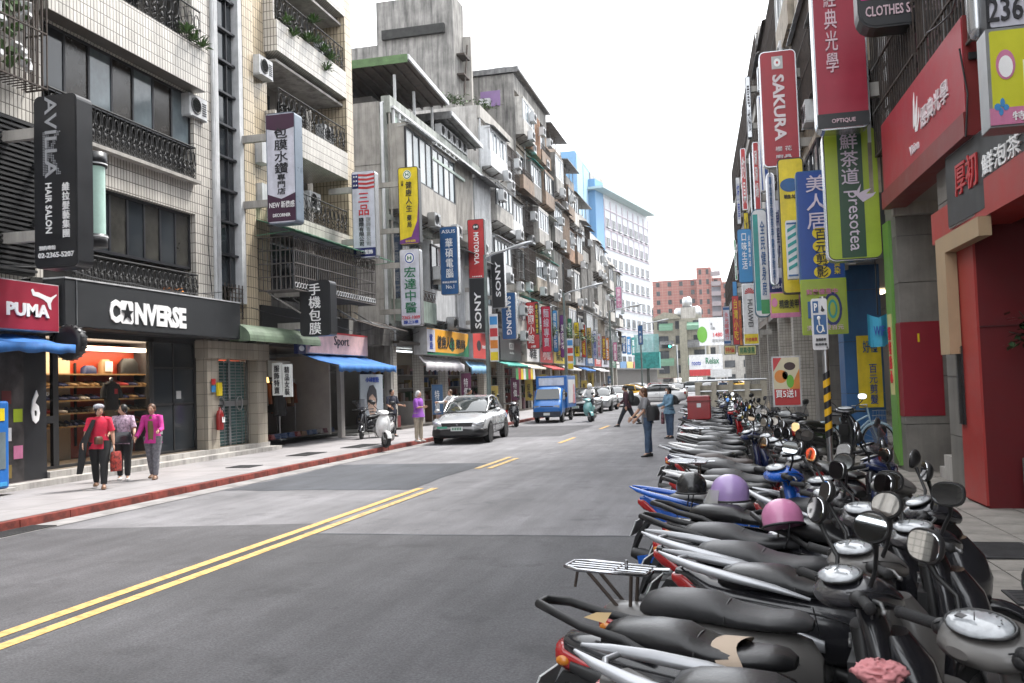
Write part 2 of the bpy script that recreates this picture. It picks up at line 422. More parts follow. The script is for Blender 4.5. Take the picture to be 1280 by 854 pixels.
# drain gratings and covers
def grate(loc, w, l, label, n=14, along='y', place=''):
    t = thing('drain_grate', label, 'drain grate', loc)
    f = G(); f.box(-w / 2, w / 2, -l / 2, -l / 2 + .03, 0, .012); f.box(-w / 2, w / 2, l / 2 - .03, l / 2, 0, .012)
    f.box(-w / 2, -w / 2 + .03, -l / 2 + .03, l / 2 - .03, 0, .012); f.box(w / 2 - .03, w / 2, -l / 2 + .03, l / 2 - .03, 0, .012); f.build('frame', grate_m, t)
    b = G()
    for i in range(n):
        y = -l / 2 + .03 + (l - .06) * (i + .5) / n; b.box(-w / 2 + .03, w / 2 - .03, y - (l / n) * .28, y + (l / n) * .28, 0, .01)
    b.build('bars', grate_m, t)
grate((-9.69, 10.7, .009), .4, 1.0, 'iron drain grate in the gutter beside the red kerb')
grate((-11.2, 22.4, .131), .6, 1.2, 'long iron grate in the pavement before the steps with fire extinguisher')
grate((-11.0, 18.9, .131), .6, .6, 'small iron cover in the pavement near the women', 8)
grate((-10.9, 25.3, .131), .6, 1.6, 'iron grate in the pavement outside the clothes shop', 18)
# right pavement: bed and slabs
YS = [-20, 120]
g = G(); v = [(kerbX(-20), -20), (12, -20), (12, 120), (kerbX(120), 120)]
g.prism([(x, y) for x, y in v], -.02, .10, 'xy'); g.build('pavement_bed', joint_m, kind='structure')
pr = thing('sidewalk', '', '', (kerbX(6), 6, 0), PHI); del pr['category']; del pr['label']; pr['kind'] = 'structure'
g = G(); g.box(0, .16, 0, .985, -.01, .14); me = g.mesh('kerbstone', conc_l); fix_normals(me)
for k in range(60): put('kerbstone', me, pr, (0, k - 5.0, 0))
g = G(); g.box(0, .585, 0, .585, 0, .03); me = g.mesh('paving_slab', slab_m); fix_normals(me)
for i in range(4):
    for k in range(40):
        rr = random.Random(i * 100 + k); put('paving_slab', me, pr, (.19 + i * .6, k * .6 - 2.4, .10 + rr.uniform(-.003, .003)))
g = G(); g.box(2.62, 9, -10, 100, .09, .128); g.build('arcade_floor', conc, pr)
g = G(); g.box(.19, 2.59, 21.7, 100, .09, .129); g.build('far_sidewalk', slab_m, pr)
grate((2.28, 9.3, .134), .5, .8, 'iron grate in the paving slabs beside the arcade', 16)
grate((2.05, 7.4, .134), .45, .45, 'small square iron cover in the right hand paving', 8)

# ================================================================== shared facade pieces (local frame: x outward, y along the street, z up)
tileA = tile_mat('pale_facade_tiles', (.60, .57, .52), (.50, .475, .43), (.13, .115, .10), .105, .26, .013, .3, 0, .22)
tileB = tile_mat('cream_facade_tiles', (.55, .46, .33), (.49, .41, .29), (.14, .11, .08), .13, .30, .014, .3, 0, .2)
tile_s = tile_mat('small_wall_tiles', (.42, .40, .36), (.36, .34, .31), (.18, .17, .16), .12, .12, .008, .5, 0, .35)
frame_d = mat('dark_window_frame', (.022, .023, .028), .45, .2, var=.1)
MC = {}
def cached(key, fn, name, mats):
    if key not in MC:
        g = G(); fn(g); me = g.mesh(name, mats); fix_normals(me); MC[key] = me
    return MC[key]
def window(par, x, y0, y1, z0, z1, n=2, fm=frame_d, gm=glass_d, rows=1, alt=None, fw=.05, d=.06, name='window'):
    """frame with n leaves; each pane its own piece"""
    w, h = round(y1 - y0, 3), round(z1 - z0, 3)
    def fr(g):
        g.box(0, d, 0, w, 0, fw); g.box(0, d, 0, w, h - fw, h)
        for i in range(n + 1):
            c = fw / 2 + (w - fw) * i / n; g.box(0, d * .98, c - fw / 2, c + fw / 2, fw, h - fw)
        for j in range(1, rows): g.box(0, d * .95, fw, w - fw, h * j / rows - fw / 3, h * j / rows + fw / 3)
    f = put(name, cached(('w', w, h, n, rows, fm.name, fw, d), fr, name, fm), par, (x, y0, z0))
    pw = (w - fw) / n
    for i in range(n):
        m = (alt[i % len(alt)] if alt else gm)
        put('pane', cached(('p', round(pw, 3), h, m.name), lambda g: g.box(.015, .03, 0, pw, 0, h), 'pane', m), f, (0 if i % 2 else .008, fw / 2 + pw * i, 0))
    return f
def ac_unit(par, x, y, z, s=1.0, m=None):
    m = m or white_m
    def f(g):
        g.box(0, .32, -.4, .4, 0, .55); g.box(-.05, .34, -.38, -.34, -.04, 0); g.box(-.05, .34, .34, .38, -.04, 0)
    o = put('air_conditioner', cached(('ac', m.name), f, 'air_conditioner', m), par, (x, y, z))
    def f2(g):
        g.lathe([(.22, 0), (.22, .02), (.19, .02), (.19, 0)], (.32, -.1, .28), 'x', 14)
        for k in range(5): g.box(.32, .332, -.28, .08, .12 + k * .075, .13 + k * .075)
        for k in range(6): g.box(.32, .33, .18, .36, .1 + k * .06, .125 + k * .06)
    put('fan_grille', cached('acf', f2, 'fan_grille', black_p), o)
    return o
def bars(par, x, y0, y1, z0, z1, depth=.5, sp=.14, m=rust, rails=3, name='window_cage'):
    """projecting iron burglar cage"""
    w, h = round(y1 - y0, 2), round(z1 - z0, 2); r = .011
    def f(g):
        n = max(2, int(w / sp))
        for i in range(n + 1):
            yy = w * i / n; g.box(depth - r, depth + r, yy - r, yy + r, 0, h)
        for j in range(rails):
            zz = h * j / (rails - 1); g.box(depth - .018, depth + .018, 0, w, zz - .015, zz + .015)
            for yy in (0, w): g.box(0, depth, yy - .014, yy + .014, zz - .015, zz + .015)
        k = max(2, int(depth / sp))
        for i in range(k):
            for yy in (0, w): g.box(depth * i / k - r, depth * i / k + r, yy - r, yy + r, 0, h)
        for i in range(n + 1):
            yy = w * i / n; g.box(0, depth, yy - r * .7, yy + r * .7, 0, .02)
    return put(name, cached(('cage', w, h, depth, sp, m.name, rails), f, name, m), par, (x, y0, z0))
def awning(par, x, y0, y1, z, out, drop, m, name='awning', ribs=True, val=.0):
    w = round(y1 - y0, 2)
    def f(g):
        n = max(3, int(w / .25)) if ribs else 1
        for i in range(n):
            a, b = w * i / n, w * (i + 1) / n; e = .012 if i % 2 else 0
            g.add([(0, a, e), (0, b, e), (out, b, e - drop), (out, a, e - drop), (0, a, e - .02), (0, b, e - .02), (out, b, e - drop - .02), (out, a, e - drop - .02)],
                  [(0, 1, 2, 3), (7, 6, 5, 4), (0, 3, 7, 4), (1, 5, 6, 2), (3, 2, 6, 7)])
        if val: g.box(out - .01, out + .005, 0, w, -drop - val, -drop)
        for yy in (.02, w - .02): g.tube([(0, yy, -drop - .1), (out * .9, yy, -drop - .03)], .012, 5)
    return put(name, cached(('aw', w, out, drop, m.name, ribs, val), f, name, m), par, (x, y0, z))
def iron_railing(par, x, y0, y1, z0, z1, m=black_m, sp=.3, name='railing', sides=0.):
    """ornamental wrought iron balusters with scrolls"""
    w, h = round(y1 - y0, 2), round(z1 - z0, 2)
    def f(g):
        n = max(1, int(w / sp)); s = w / n
        g.tube([(0, 0, h), (0, w, h)], .022, 6); g.tube([(0, 0, .04), (0, w, .04)], .014, 5)
        for i in range(n + 1):
            g.tube([(0, i * s, 0), (0, i * s, h)], .012, 4); g.ell((0, i * s, h * .5), (.026, .026, .06), 6, 4)
        for i in range(n):
            c = (i + .5) * s
            g.tube([(0, c + math.cos(a) * s * .34, h * .66 + math.sin(a) * h * .2) for a in [k * PI / 5 for k in range(10)]], .015, 4, closed=True)
            g.tube([(0, c + math.sin(k * 1.1) * s * .3, h * (.06 + k * .045)) for k in range(10)], .011, 4)
            g.tube([(.01, c - math.sin(k * 1.1) * s * .3, h * (.06 + k * .045)) for k in range(10)], .011, 4)
            g.ell((.02, c, h * .3), (.02, .05, .07), 6, 4)
        if sides:
            for yy in (0, w):
                g.tube([(0, yy, h), (-sides, yy, h)], .02, 6)
                for k in range(int(sides / .12)): g.tube([(-k * .12, yy, 0), (-k * .12, yy, h)], .012, 4)
    return put(name, cached(('rail', w, h, sp, m.name, sides), f, name, m), par, (x, y0, z0))
def potted(par_loc, label, s=.25, seed=1, m=leaf, n=34, cat='plant', droop=.3, pot=True, group=None):
    r = random.Random(seed); t = thing('potted_plant', label, cat, par_loc, 0, group)
    if pot:
        g = G(); g.lathe([(.05, 0), (.08, .12), (.09, .13), (.075, .13), (.06, .1)], (0, 0, 0), 'z', 10); g.build('pot', kc('terracotta', (.25, .1, .06)), t)
    g = G()
    for k in range(n):
        a = r.uniform(0, 2 * PI); l = s * r.uniform(.6, 1.3); e = r.uniform(.2, 1.3); w = .02 + .02 * r.random()
        d = Vector((math.cos(a) * math.cos(e), math.sin(a) * math.cos(e), math.sin(e))); sd = Vector((-math.sin(a), math.cos(a), 0)) * w
        b = Vector((r.uniform(-.05, .05), r.uniform(-.05, .05), .1 if pot else 0)); m1 = b + d * l * .6; tip = b + d * l - Vector((0, 0, droop * l * .6))
        g.add([b, m1 + sd, tip, m1 - sd], [(0, 1, 2, 3)])
    g.build('foliage', m, t, fix=False)
    return t

# ================================================================== BUILDING A: tiled block over the shoe shop
A = thing('apartment_building', 'cream tiled apartment building with black railings above the shoe shop', 'building', (FX, 0, 0))
g = G()
T1 = 19.0
g.box(-.35, 0, 21.0, 21.95, 4.25, T1)                                        # pier
g.box(-.35, 0, 15.4, 15.62, 4.25, T1)
g.box(-8, -.351, 15.4, 15.6, 4.25, T1)                                       # near return wall
for z0, z1 in ((6.46, 7.3), (9.6, 10.7)): g.box(-.35, -.002, 15.62, 21.0, z0, z1)
g.box(-.35, .38, 15.4, 21.0, 9.62, 10.72)                                    # solid balcony parapets that stand proud
g.box(-.35, .38, 15.4, 21.0, 13.1, 14.2); g.box(-.35, .38, 15.4, 21.0, 16.6, 17.7)
g.build('wall', tileA, A)
g = G(); g.box(-.34, -.3, 15.62, 21.0, 7.3, 8.2, 1); g.box(-.34, -.3, 15.62, 21.0, 4.2, 5.02, 1); g.box(-1.5, -1.4, 15.6, 21.9, 4.3, T1); g.box(-1.4, -.36, 15.62, 21.0, 10.5, 10.6); g.box(-1.4, -.36, 15.62, 21, 13.0, 13.1); g.build('recessed_wall', [conc, mat('shadowed_dark_panel', (.03, .028, .026), .8, var=.3)], A)  # near-black panels behind the railings paint the shade of the balcony recess
g = G(); g.box(-8, -1.51, 15.45, 31.0, 4.3, T1 - .2); g.build('building_core', conc_d, A)
window(A, -.16, 15.62, 21.0, 8.2, 9.6, 7, frame_d, alt=[glass_d, mat('brown_glass', (.03, .025, .02), .2, var=.3), glass_b, MATS['brown_glass'], glass_b, MATS['brown_glass'], glass_b], fw=.06)
window(A, -.2, 17.2, 21.0, 5.02, 6.46, 6, frame_d, alt=[glass_d, mat('dull_curtain_glass', (.05, .048, .042), .2, var=.3)], fw=.07)
g = G(); g.box(-.3, -.05, 15.62, 17.2, 5.02, 6.46); g.build('infill_panel', conc_d, A)
iron_railing(A, .10, 15.7, 20.9, 7.32, 8.16, sp=.2, sides=.25); iron_railing(A, .10, 16.3, 20.9, 4.27, 4.86, sp=.2, sides=.25)
g = G(); g.box(-.01, .22, 15.6, 20.97, 7.22, 7.3); g.box(-.01, .22, 16.2, 20.97, 4.2, 4.26); g.build('ledge', conc_l, A)
iron_railing(A, .3, 15.5, 20.9, 10.74, 11.7); iron_railing(A, .3, 15.5, 20.9, 14.2, 15.1)
window(A, -1.38, 16.2, 20.6, 11.0, 12.8, 4, frame_d); window(A, -1.38, 16.2, 20.6, 14.4, 16.2, 4, frame_d)
ac_unit(A, -.5, 20.3, 12.1); ac_unit(A, -.2, 21.05, 9.0)
g = G()
for zz in (11.75, 15.2): g.box(-1.4, .1, 15.6, 21.0, zz + 1.2, zz + 1.32)
g.build('balcony_slab', conc_l, A)
# stair window strip
g = G()
g.box(-.3, .06, 21.95, 22.12, 4.3, T1); g.box(-.3, .10, 23.12, 23.34, 4.3, T1); g.build('strip_frame', white_m, A)
z = 4.75
while z < 18.5:
    f = put('stair_window', cached('stw', lambda g: (g.box(0, .12, 0, 1.0, .84, .9), g.box(0, .06, .62, .66, 0, .84)), 'stair_window', frame_d), A, (-.12, 22.12, z))
    put('pane', cached('stp', lambda g: g.box(-.02, 0, 0, 1.0, 0, .9), 'pane', glass_d), f)
    z += .9
g = G(); g.tube([(.04, 21.86, 4.2), (.04, 21.86, T1)], .055, 8); g.tube([(.06, 23.42, 4.2), (.06, 23.42, T1)], .04, 8); g.build('downpipe', white_m, A)
g = G()
for k in range(7): g.box(.1, .13, 22.15, 23.1, 3.9 + k * .13, 3.92 + k * .13)
for k in range(6): g.box(.09, .12, 22.18 + k * .18, 22.2 + k * .18, 3.85, 4.8)
g.build('iron_grille', rust, A)
# second bay with projecting balconies
g = G(); g.box(-.4, 0, 23.5, 24.9, 3.3, T1); g.box(-.4, .12, 23.34, 23.9, 3.3, T1)
g.box(-.9, .45, 29.75, 30.3, 4.3, T1); g.build('tiled_pier', tileB, A)
g = G(); g.box(-1.2, -1.1, 24.9, 29.75, 3.3, T1); g.build('recessed_wall', conc, A)
for i, zb in enumerate((6.75, 9.15, 12.05, 15.0)):
    g = G(); h = .42 if i == 0 else .95; zt = zb + h
    g.box(.33, .45, 24.75, 29.749, zb, zt); g.box(-.4, .33, 24.75, 24.87, zb, zt + (.7 if i == 2 else .15)); g.box(-1.1, .329, 24.87, 29.749, zb - .002, zb + .12)
    b = g.build('balcony', tileA, A)
    iron_railing(b, .38, 24.9, 29.7, zt, zt + .85, sp=.34)
    window(A, -1.09, 25.4, 27.0, zb + .3, zb + 2.3, 2, frame_d, glass_d); window(A, -1.09, 27.6, 28.9, zb + .3, zb + 2.3, 2, frame_d, glass_d)
    if i != 0: ac_unit(A, -.3, 29.2, zb + 1.25)
    else: ac_unit(A, -.3, 28.0, zb + 1.1)
    g = G(); g.box(-1.1, .32, 24.9, 29.74, zb + 2.62, zb + 2.7); g.build('ceiling_slab', conc, A)
ac_unit(A, .0, 24.3, 11.1); g = G(); g.box(0, .3, 24.0, 24.5, 8.5, 9.3); g.box(0, .25, 24.05, 24.45, 7.3, 7.9); g.build('meter_box', white_m, A)
awning(A, .0, 23.9, 31.6, 6.85, 1.35, .42, mat('green_corrugated_sheet', (.10, .26, .16), .5, var=.3), 'canopy')
bars(A, .0, 24.2, 30.3, 4.75, 6.3, 1.15, .13, mat('grey_iron', (.10, .09, .085), .6, var=.3), 5)
g = G()
for k in range(34):
    y = 24.25 + k * .178
    g.tube([(1.17, y + math.cos(a) * .08, 6.08 + math.sin(a) * .15) for a in [q * PI / 4 for q in range(8)]], .009, 4, closed=True)
    g.tube([(1.17, y + math.cos(a) * .08, 4.88 + math.sin(a) * .08) for a in [q * PI / 3 for q in range(6)]], .012, 4, closed=True, mi=1)
g.build('cage_scrollwork', [rust, white_m], A, kind='stuff')
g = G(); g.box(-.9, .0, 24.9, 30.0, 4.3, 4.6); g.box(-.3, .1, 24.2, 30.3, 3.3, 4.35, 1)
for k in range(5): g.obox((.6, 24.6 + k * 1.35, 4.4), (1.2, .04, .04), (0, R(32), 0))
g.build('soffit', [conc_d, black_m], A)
window(A, -.35, 25.2, 29.6, 4.85, 6.4, 5, white_m, glass_d)
# ---- ground floor of A
g = G()
g.box(-.5, .05, 21.35, 21.9, .1, 3.3); g.box(-.5, .05, 23.9, 24.45, .1, 3.3); g.box(-.5, .12, 21.3, 24.5, 2.75, 3.2)
g.build('tiled_doorway', tile_mat('grey_brown_tiles', (.36, .32, .26), (.31, .28, .23), (.14, .12, .1), .3, .3, .008, .5, 0, .3), A)
dr = G(); dr.box(-.3, -.24, 21.9, 22.0, .3, 2.75); dr.box(-.3, -.24, 22.85, 22.95, .3, 2.75); dr.box(-.3, -.24, 23.8, 23.9, .3, 2.75)
dr.box(-.3, -.24, 22.0, 22.85, 1.45, 1.6); dr.box(-.3, -.24, 22.95, 23.8, 1.45, 1.6); d_ = dr.build('door', steel, A)
g = G()
for k in range(28): g.box(-.24, -.232, 22.0, 23.8, .35 + k * .085, .365 + k * .085)
for y in (22.3, 22.6, 23.2, 23.5): g.box(-.236, -.226, y - .01, y + .01, .35, 2.7)
for y in (22.42, 23.38): g.tube([(-.22, y + math.cos(a) * .16, 1.52 + math.sin(a) * .2) for a in [q * PI / 6 for q in range(12)]], .016, 5, closed=True)
g.build('door_grille', steel, d_)
g = G(); g.box(-.34, -.31, 22.0, 23.8, .32, 2.7); g.build('pane', mat('teal_glass', (.07, .16, .16), .12, var=.3), d_)
g = G(); g.box(-.5, .42, 13.5, 24.6, .11, .24); g.box(-.6, .12, 15.62, 24.45, .24, .36); g.build('door_step', conc, A)
g = G(); g.box(-4, -3.9, 15.6, 31, .3, 3.4); g.box(-3.9, -.02, 15.62, 15.66, .36, 3.2); g.box(-3.9, -.5, 21.3, 21.36, .36, 3.2); g.box(-3.9, -.5, 24.5, 24.56, .3, 3.2)
g.box(-3.9, -.4, 15.66, 31, 3.2, 3.3); g.box(-4, -.6, 15.62, 31, .3, .355); g.build('shop_walls', mat('shop_dark_wall', (.05, .045, .045), .7, var=.1), A)
# rounded green awning over the doorway
g = G(); n = 7; prof = [(0, .42)] + [(.62 * math.sin(PI / 2 * k / n), .42 * math.cos(PI / 2 * k / n)) for k in range(1, n + 1)] + [(.62, -.08)]
rg = [[(x, y, z) for x, z in prof] for y in (0, 4.3)]
for i in range(len(prof) - 1): g.add([rg[0][i], rg[0][i + 1], rg[1][i + 1], rg[1][i]], [(0, 1, 2, 3)], 0, True)
g.add(rg[0] + [(0, 0, -.08)], [tuple(range(len(prof) + 1))]); g.add(rg[1] + [(0, 4.3, -.08)], [tuple(range(len(prof) + 1))])
o = g.build('awning', mat('sage_green_awning', (.13, .18, .12), .6, var=.2, streak=.3), A); o.location = (.15, 22.3, 3.28)
# ================================================================== LEFT ROW BEYOND THE TILED BLOCK
white_f = mat('white_facade', (.47, .45, .42), .75, var=.2, streak=.6)
teal_a = mat('teal_awning_sheet', (.04, .36, .3), .5, var=.2, streak=.3)
curt = mat('curtain_glass', (.36, .36, .34), .25, var=.35, scale=1.1)
curt2 = mat('milky_glass', (.38, .41, .42), .2, var=.25, scale=1.3)
tin = mat('tin_roof', (.2, .2, .2), .6, .3, var=.3, streak=.5)
orange_r = mat('orange_rust_cladding', (.30, .17, .10), .75, var=.35, streak=.5)
beige_f = mat('beige_stained_cladding', (.36, .31, .25), .8, var=.25, streak=.5)
brn_glass = mat('brown_glass', (.09, .075, .06), .15, var=.3)
def bay_box(par, y0, y1, z0, z1, out, m, gm, fm, rnd):
    """balcony closed in with a strip of sashes"""
    g = G(); ph = (z1 - z0) * .38
    g.box(.001, out, y0, y1, z0, z0 + ph); g.box(.001, out, y0, y1, z1 - .16, z1); g.box(.001, out - .1, y0, y0 + .06, z0 + ph, z1 - .16)
    b = g.build('enclosed_balcony', m, par)
    window(b, out - .08, y0, y1, z0 + ph, z1 - .16, max(2, int((y1 - y0) / .75)), fm, alt=gm, fw=.07, d=.07)
    g = G()
    for k in range(3): g.obox((out * .5, y0 + .2 + k * (y1 - y0 - .4) / 2, z0 - .16), (out, .05, .05), (0, R(-22), 0))
    g.build('bracket', rust, b, kind='stuff')
def old_front(name, label, Y0, Y1, H, seed, wall, pal, bays, floors=None, z0=4.4, roof=True, side=True, depth=9, par0=None, fh=None):
    r = random.Random(seed); b = thing(name, label, 'building', (FX, Y0, 0)); W = Y1 - Y0
    g = G(); g.box(-depth, -.002, 0, W, z0, H); g.build('wall', wall, b)
    n = floors or max(1, int((H - z0) / 3.05)); fh = (H - z0) / n
    bw = W / bays
    for f in range(n):
        z = z0 + f * fh
        g = G(); g.box(0, .12, 0, W, z - .1, z + .12); g.build('floor_band', conc_d if r.random() < .5 else wall, b)
        for k in range(bays):
            y = k * bw + .08; y1 = (k + 1) * bw - .08; t = r.random()
            m = r.choice(pal); fm = r.choice([white_m, frame_d, steel]); gm = r.choice([[curt, glass_d], [curt2, curt2, glass_d], [glass_d, glass_b], [curt2, glass_b]])
            out = r.uniform(.5, .95)
            if t < .46:
                bay_box(b, y, y1, z + .35, z + fh - .45, out, m, gm, fm, r)
            elif t < .68:
                window(b, .0, y + .1, y1 - .1, z + .95, z + fh - .5, 3, fm, alt=gm); bars(b, .0, y, y1, z + .7, z + fh - .35, out * .8, .16, rust if r.random() < .6 else white_m, 4)
            elif t < .86:
                g = G(); g.box(out - .1, out, y, y1, z + .1, z + 1.0); g.box(.001, out - .1, y, y + .08, z + .1, z + 1.0); g.box(.001, out - .1, y1 - .08, y1, z + .1, z + 1.0); g.box(.001, out - .1, y + .08, y1 - .08, z + .1, z + .2)
                bb = g.build('balcony', m, b); iron_railing(bb, out - .05, y, y1, z + 1.0, z + 1.45, rust, .4)
                window(b, .02, y + .2, y1 - .2, z + .3, z + fh - .5, 3, fm, alt=[glass_d, curt])
            else:
                g = G(); g.box(.001, out * .7, y, y1, z + .2, z + fh - .3)
                q = int((y1 - y) / .22)
                for i in range(q): g.box(out * .7, out * .7 + .03, y + i * .22, y + i * .22 + .1, z + .2, z + fh - .3)
                g.build('cladding_panel', m, b)
            if r.random() < .55: awning(b, out * .55, y - .05, y1 + .05, z + fh - .28, r.uniform(.45, .8), .22, r.choice([tin, white_m, m, rust, teal_a if seed % 3 == 0 else tin]), 'awning')
            if r.random() < .75: ac_unit(b, out + .02 if t < .46 else .35, r.uniform(y + .5, y1 - .5), z + r.uniform(.0, .3), m=r.choice([white_m, steel]))
            if r.random() < .35: ac_unit(b, out, r.uniform(y + .5, y1 - .5), z + fh * .5, m=white_m)
    g = G()
    for k in range(bays + 1): yy = min(W - .1, max(.1, k * bw)); g.tube([(.1, yy, z0), (.1, yy, H)], .05, 6)
    g.build('downpipe', r.choice([white_m, rust, conc_l]), b, kind='stuff')
    g = G(); g.box(-.2, .18, 0, W, H + .002, H + .7); g.build('parapet', wall, b)
    if roof:
        g = G(); hh = H + r.uniform(1.9, 2.4); g.add([(.7, 0, hh - .5), (.7, W, hh - .5), (-5, W, hh), (-5, 0, hh), (.7, 0, hh - .58), (.7, W, hh - .58), (-5, W, hh - .08), (-5, 0, hh - .08)], [(0, 1, 2, 3), (7, 6, 5, 4), (0, 4, 5, 1), (3, 2, 6, 7), (0, 3, 7, 4), (1, 5, 6, 2)])
        for k in range(4): yy = .1 + k * (W - .2) / 3; g.box(.1, .16, yy - .03, yy + .03, H + .7, hh - .46)
        rf = g.build('roof', tin, b); g = G(); g.box(-.6, -.5, .1, W - .1, H, hh - .5); g.build('lean_to_wall', r.choice(pal), rf)
    # water tank
    g = G(); g.lathe([(.01, 0), (.55, 0), (.6, .2), (.6, 1.3), (.45, 1.55), (.01, 1.6)], (-4, W / 2, H + (2.4 if roof else 0)), 'z', 14); g.build('water_tank', steel, b)
    # shop level
    g = G()
    for k in range(bays + 1):
        yy = min(W - .2, max(.2, k * bw)); put('pier', cached('pier', lambda g: g.box(-.35, .02, -.2, .2, .13, 4.3), 'pier', tile_s), b, (0, yy, 0))
    g = G(); g.box(-3.2, -3.1, 0, W, .13, 3.6); g.box(-3.1, .3, 0, W, 3.6, 3.7); g.box(-3.1, .3, .002, W - .002, .10, .22); g.build('shop_walls', kc('shop_back_wall', (.07, .06, .05)), b)
    for k in range(bays):
        y = k * bw + .3; y1 = (k + 1) * bw - .3; cs = [kc('goods_' + n_, c) for n_, c in (('red', (.14, .02, .02)), ('yellow', (.2, .14, .04)), ('green', (.03, .07, .035)), ('blue', (.025, .05, .12)), ('white', (.22, .21, .2)), ('pink', (.16, .07, .09)), ('brown', (.12, .07, .04)), ('black', (.02, .02, .02)))]
        g = G()
        for i in range(4): g.box(-1.6, -1.2, y, y1, .55 + i * .6, .59 + i * .6, 4)
        for i in range(4):
            yy = y
            while yy < y1 - .2:
                w = r.uniform(.12, .4); h = r.uniform(.15, .5); g.box(-1.55, -1.15 + r.uniform(-.1, .1), yy, yy + w * .9, .592 + i * .6, .592 + i * .6 + h, r.choice((0, 1, 2, 3, 4, 5, 6, 6, 7, 7, 7))); yy += w * r.choice((1, 1, 1.6))
        yy = y
        while yy < y1 - .3:
            w = r.uniform(.25, .6); h = r.uniform(.3, 1.1)
            if r.random() < .6: g.box(-.7 + r.uniform(-.2, .1), -.1 + r.uniform(-.2, .2), yy, yy + w * .85, .222, .222 + h, r.randrange(8))
            yy += w
        g.build('shop_goods', cs, b, kind='stuff')
        g = G(); g.box(-1.6, -1.4, y + .2, y1 - .2, 3.45, 3.5); g.build('shop_lamp', lamp_c if r.random() < .5 else lamp_w, b)
    return b

# B : green clad block with a stained concrete side wall
B = old_front('apartment_building', 'green clad building with a bare concrete side wall and an open metal roof', 34.7, 48.5, 13.0, 5, mat('pale_grey_green_wall', (.36, .38, .35), .8, var=.18, streak=.55), [green_f, white_m, conc_l, conc_l], 4, roof=False, depth=.3)
g = G(); g.box(-9, -.302, 0, .35, 2.6, 13.5); g.box(-9, -.302, .351, 13.8, 3.8, 13.0)
sw = g.build('side_wall', conc, B)
g = G()
for zz in (5.4, 8.2, 10.9): g.box(-9, -.3, -.012, .0, zz, zz + .02)
g.build('wall_joints', conc_d, sw, kind='stuff')
g = G(); g.tube([(-.15, -.1, 3.5), (-.15, -.1, 13.4), (-.1, .2, 13.5)], .07, 8); g.tube([(.08, .15, 3.5), (.08, .15, 13.3)], .05, 8); g.build('downpipe', white_m, B, kind='stuff')
g = G()
for k in range(20): g.box(.16, .26, .2 + k * .68, .3 + k * .68, 12.0, 13.2); g.box(.13, .16, .3 + k * .68, .88 + k * .68, 12.1, 13.15, 1)
g.box(.14, .3, .1, 13.7, 13.2, 13.3); g.box(.1, .75, .2, 8.5, 11.85, 11.97, 1)
g.build('clad_parapet', [white_m, mat('pale_green_panel', (.42, .5, .45), .6, var=.15, streak=.3)], B)
def slab_roof(par, x0, x1, y0, y1, za, zb, m, edge, name='roof'):
    g = G(); v = [(x0, y0, za), (x1, y0, za), (x1, y1, zb), (x0, y1, zb)]; t = .1
    g.add(v + [(a, b, c - t) for a, b, c in v], [(0, 1, 2, 3), (7, 6, 5, 4), (0, 4, 5, 1), (1, 5, 6, 2), (2, 6, 7, 3), (3, 7, 4, 0)])
    n = int((x1 - x0) / .5)
    for k in range(n): xx = x0 + .2 + k * .5; g.add([(xx, y0, za - t), (xx + .08, y0, za - t), (xx + .08, y1, zb - t), (xx, y1, zb - t), (xx, y0, za - t - .12), (xx + .08, y0, za - t - .12), (xx + .08, y1, zb - t - .12), (xx, y1, zb - t - .12)], [(4, 5, 6, 7), (0, 4, 7, 3), (1, 2, 6, 5), (0, 1, 5, 4)], 0)
    o = g.build(name, m, par); g = G(); g.box(x0, x1 + .02, y0 - .06, y0, za - .3, za + .05); e = g.build('fascia', edge, o)
    g = G(); v = [(x1, y0, za + .05), (x1 + .08, y0, za + .05), (x1 + .08, y1, zb + .05), (x1, y1, zb + .05)]
    g.add(v + [(a, b, c - .2) for a, b, c in v], [(0, 1, 2, 3), (7, 6, 5, 4), (0, 4, 5, 1), (1, 5, 6, 2), (2, 6, 7, 3), (3, 7, 4, 0)]); g.build('gutter', white_m, o); return o
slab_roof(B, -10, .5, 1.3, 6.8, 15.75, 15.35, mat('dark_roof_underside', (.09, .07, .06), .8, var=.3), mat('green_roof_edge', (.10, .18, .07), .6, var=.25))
slab_roof(B, -8, .6, 6.9, 12.4, 14.9, 14.6, tin, tin)
for y in (1.6, 4.0, 6.5, 9.5, 12.0):
    for x in (-.2, -4): g = G(); g.box(x - .05, x + .05, y - .05, y + .05, 13.0, 15.1 if y < 6.8 else 14.6); g.build('roof_post', white_m, B)
g = G(); g.box(-9, -1.5, 2.2, 13.2, 13.0, 14.5); g.build('rooftop_shed', mat('dark_shed', (.06, .055, .05), .8, var=.3), B)
for k in range(5): ac_unit(B, -.25, 7.4 + k * .9, 13.9)
ac_unit(B, .1, 1.0, 10.6); ac_unit(B, .1, 3.6, 10.2)
# small single storey link between A and B
Lk = thing('shop_building', 'low shop with a pink fascia and blue awning beside the tiled block', 'building', (FX, 30.6, 0))
g = G(); g.box(-8, -.05, .0, 4.05, 3.5, 4.3); g.box(-.3, .0, 3.85, 4.08, .13, 3.5); g.build('wall', conc_d, Lk)
g = G(); g.box(-3.6, -3.5, .3, 4.0, .13, 3.5); g.box(-3.5, .1, .2, 4.05, .08, .2); g.build('shop_walls', kc('grey_shop_wall', (.22, .22, .21)), Lk)
g = G()
for k in range(3): g.obox((.3, 1.0 + k, 4.2), (1.3, .95, .03), (0, R(18), 0), k % 2)
g.build('rusty_roof_sheet', [rust, tin], Lk)

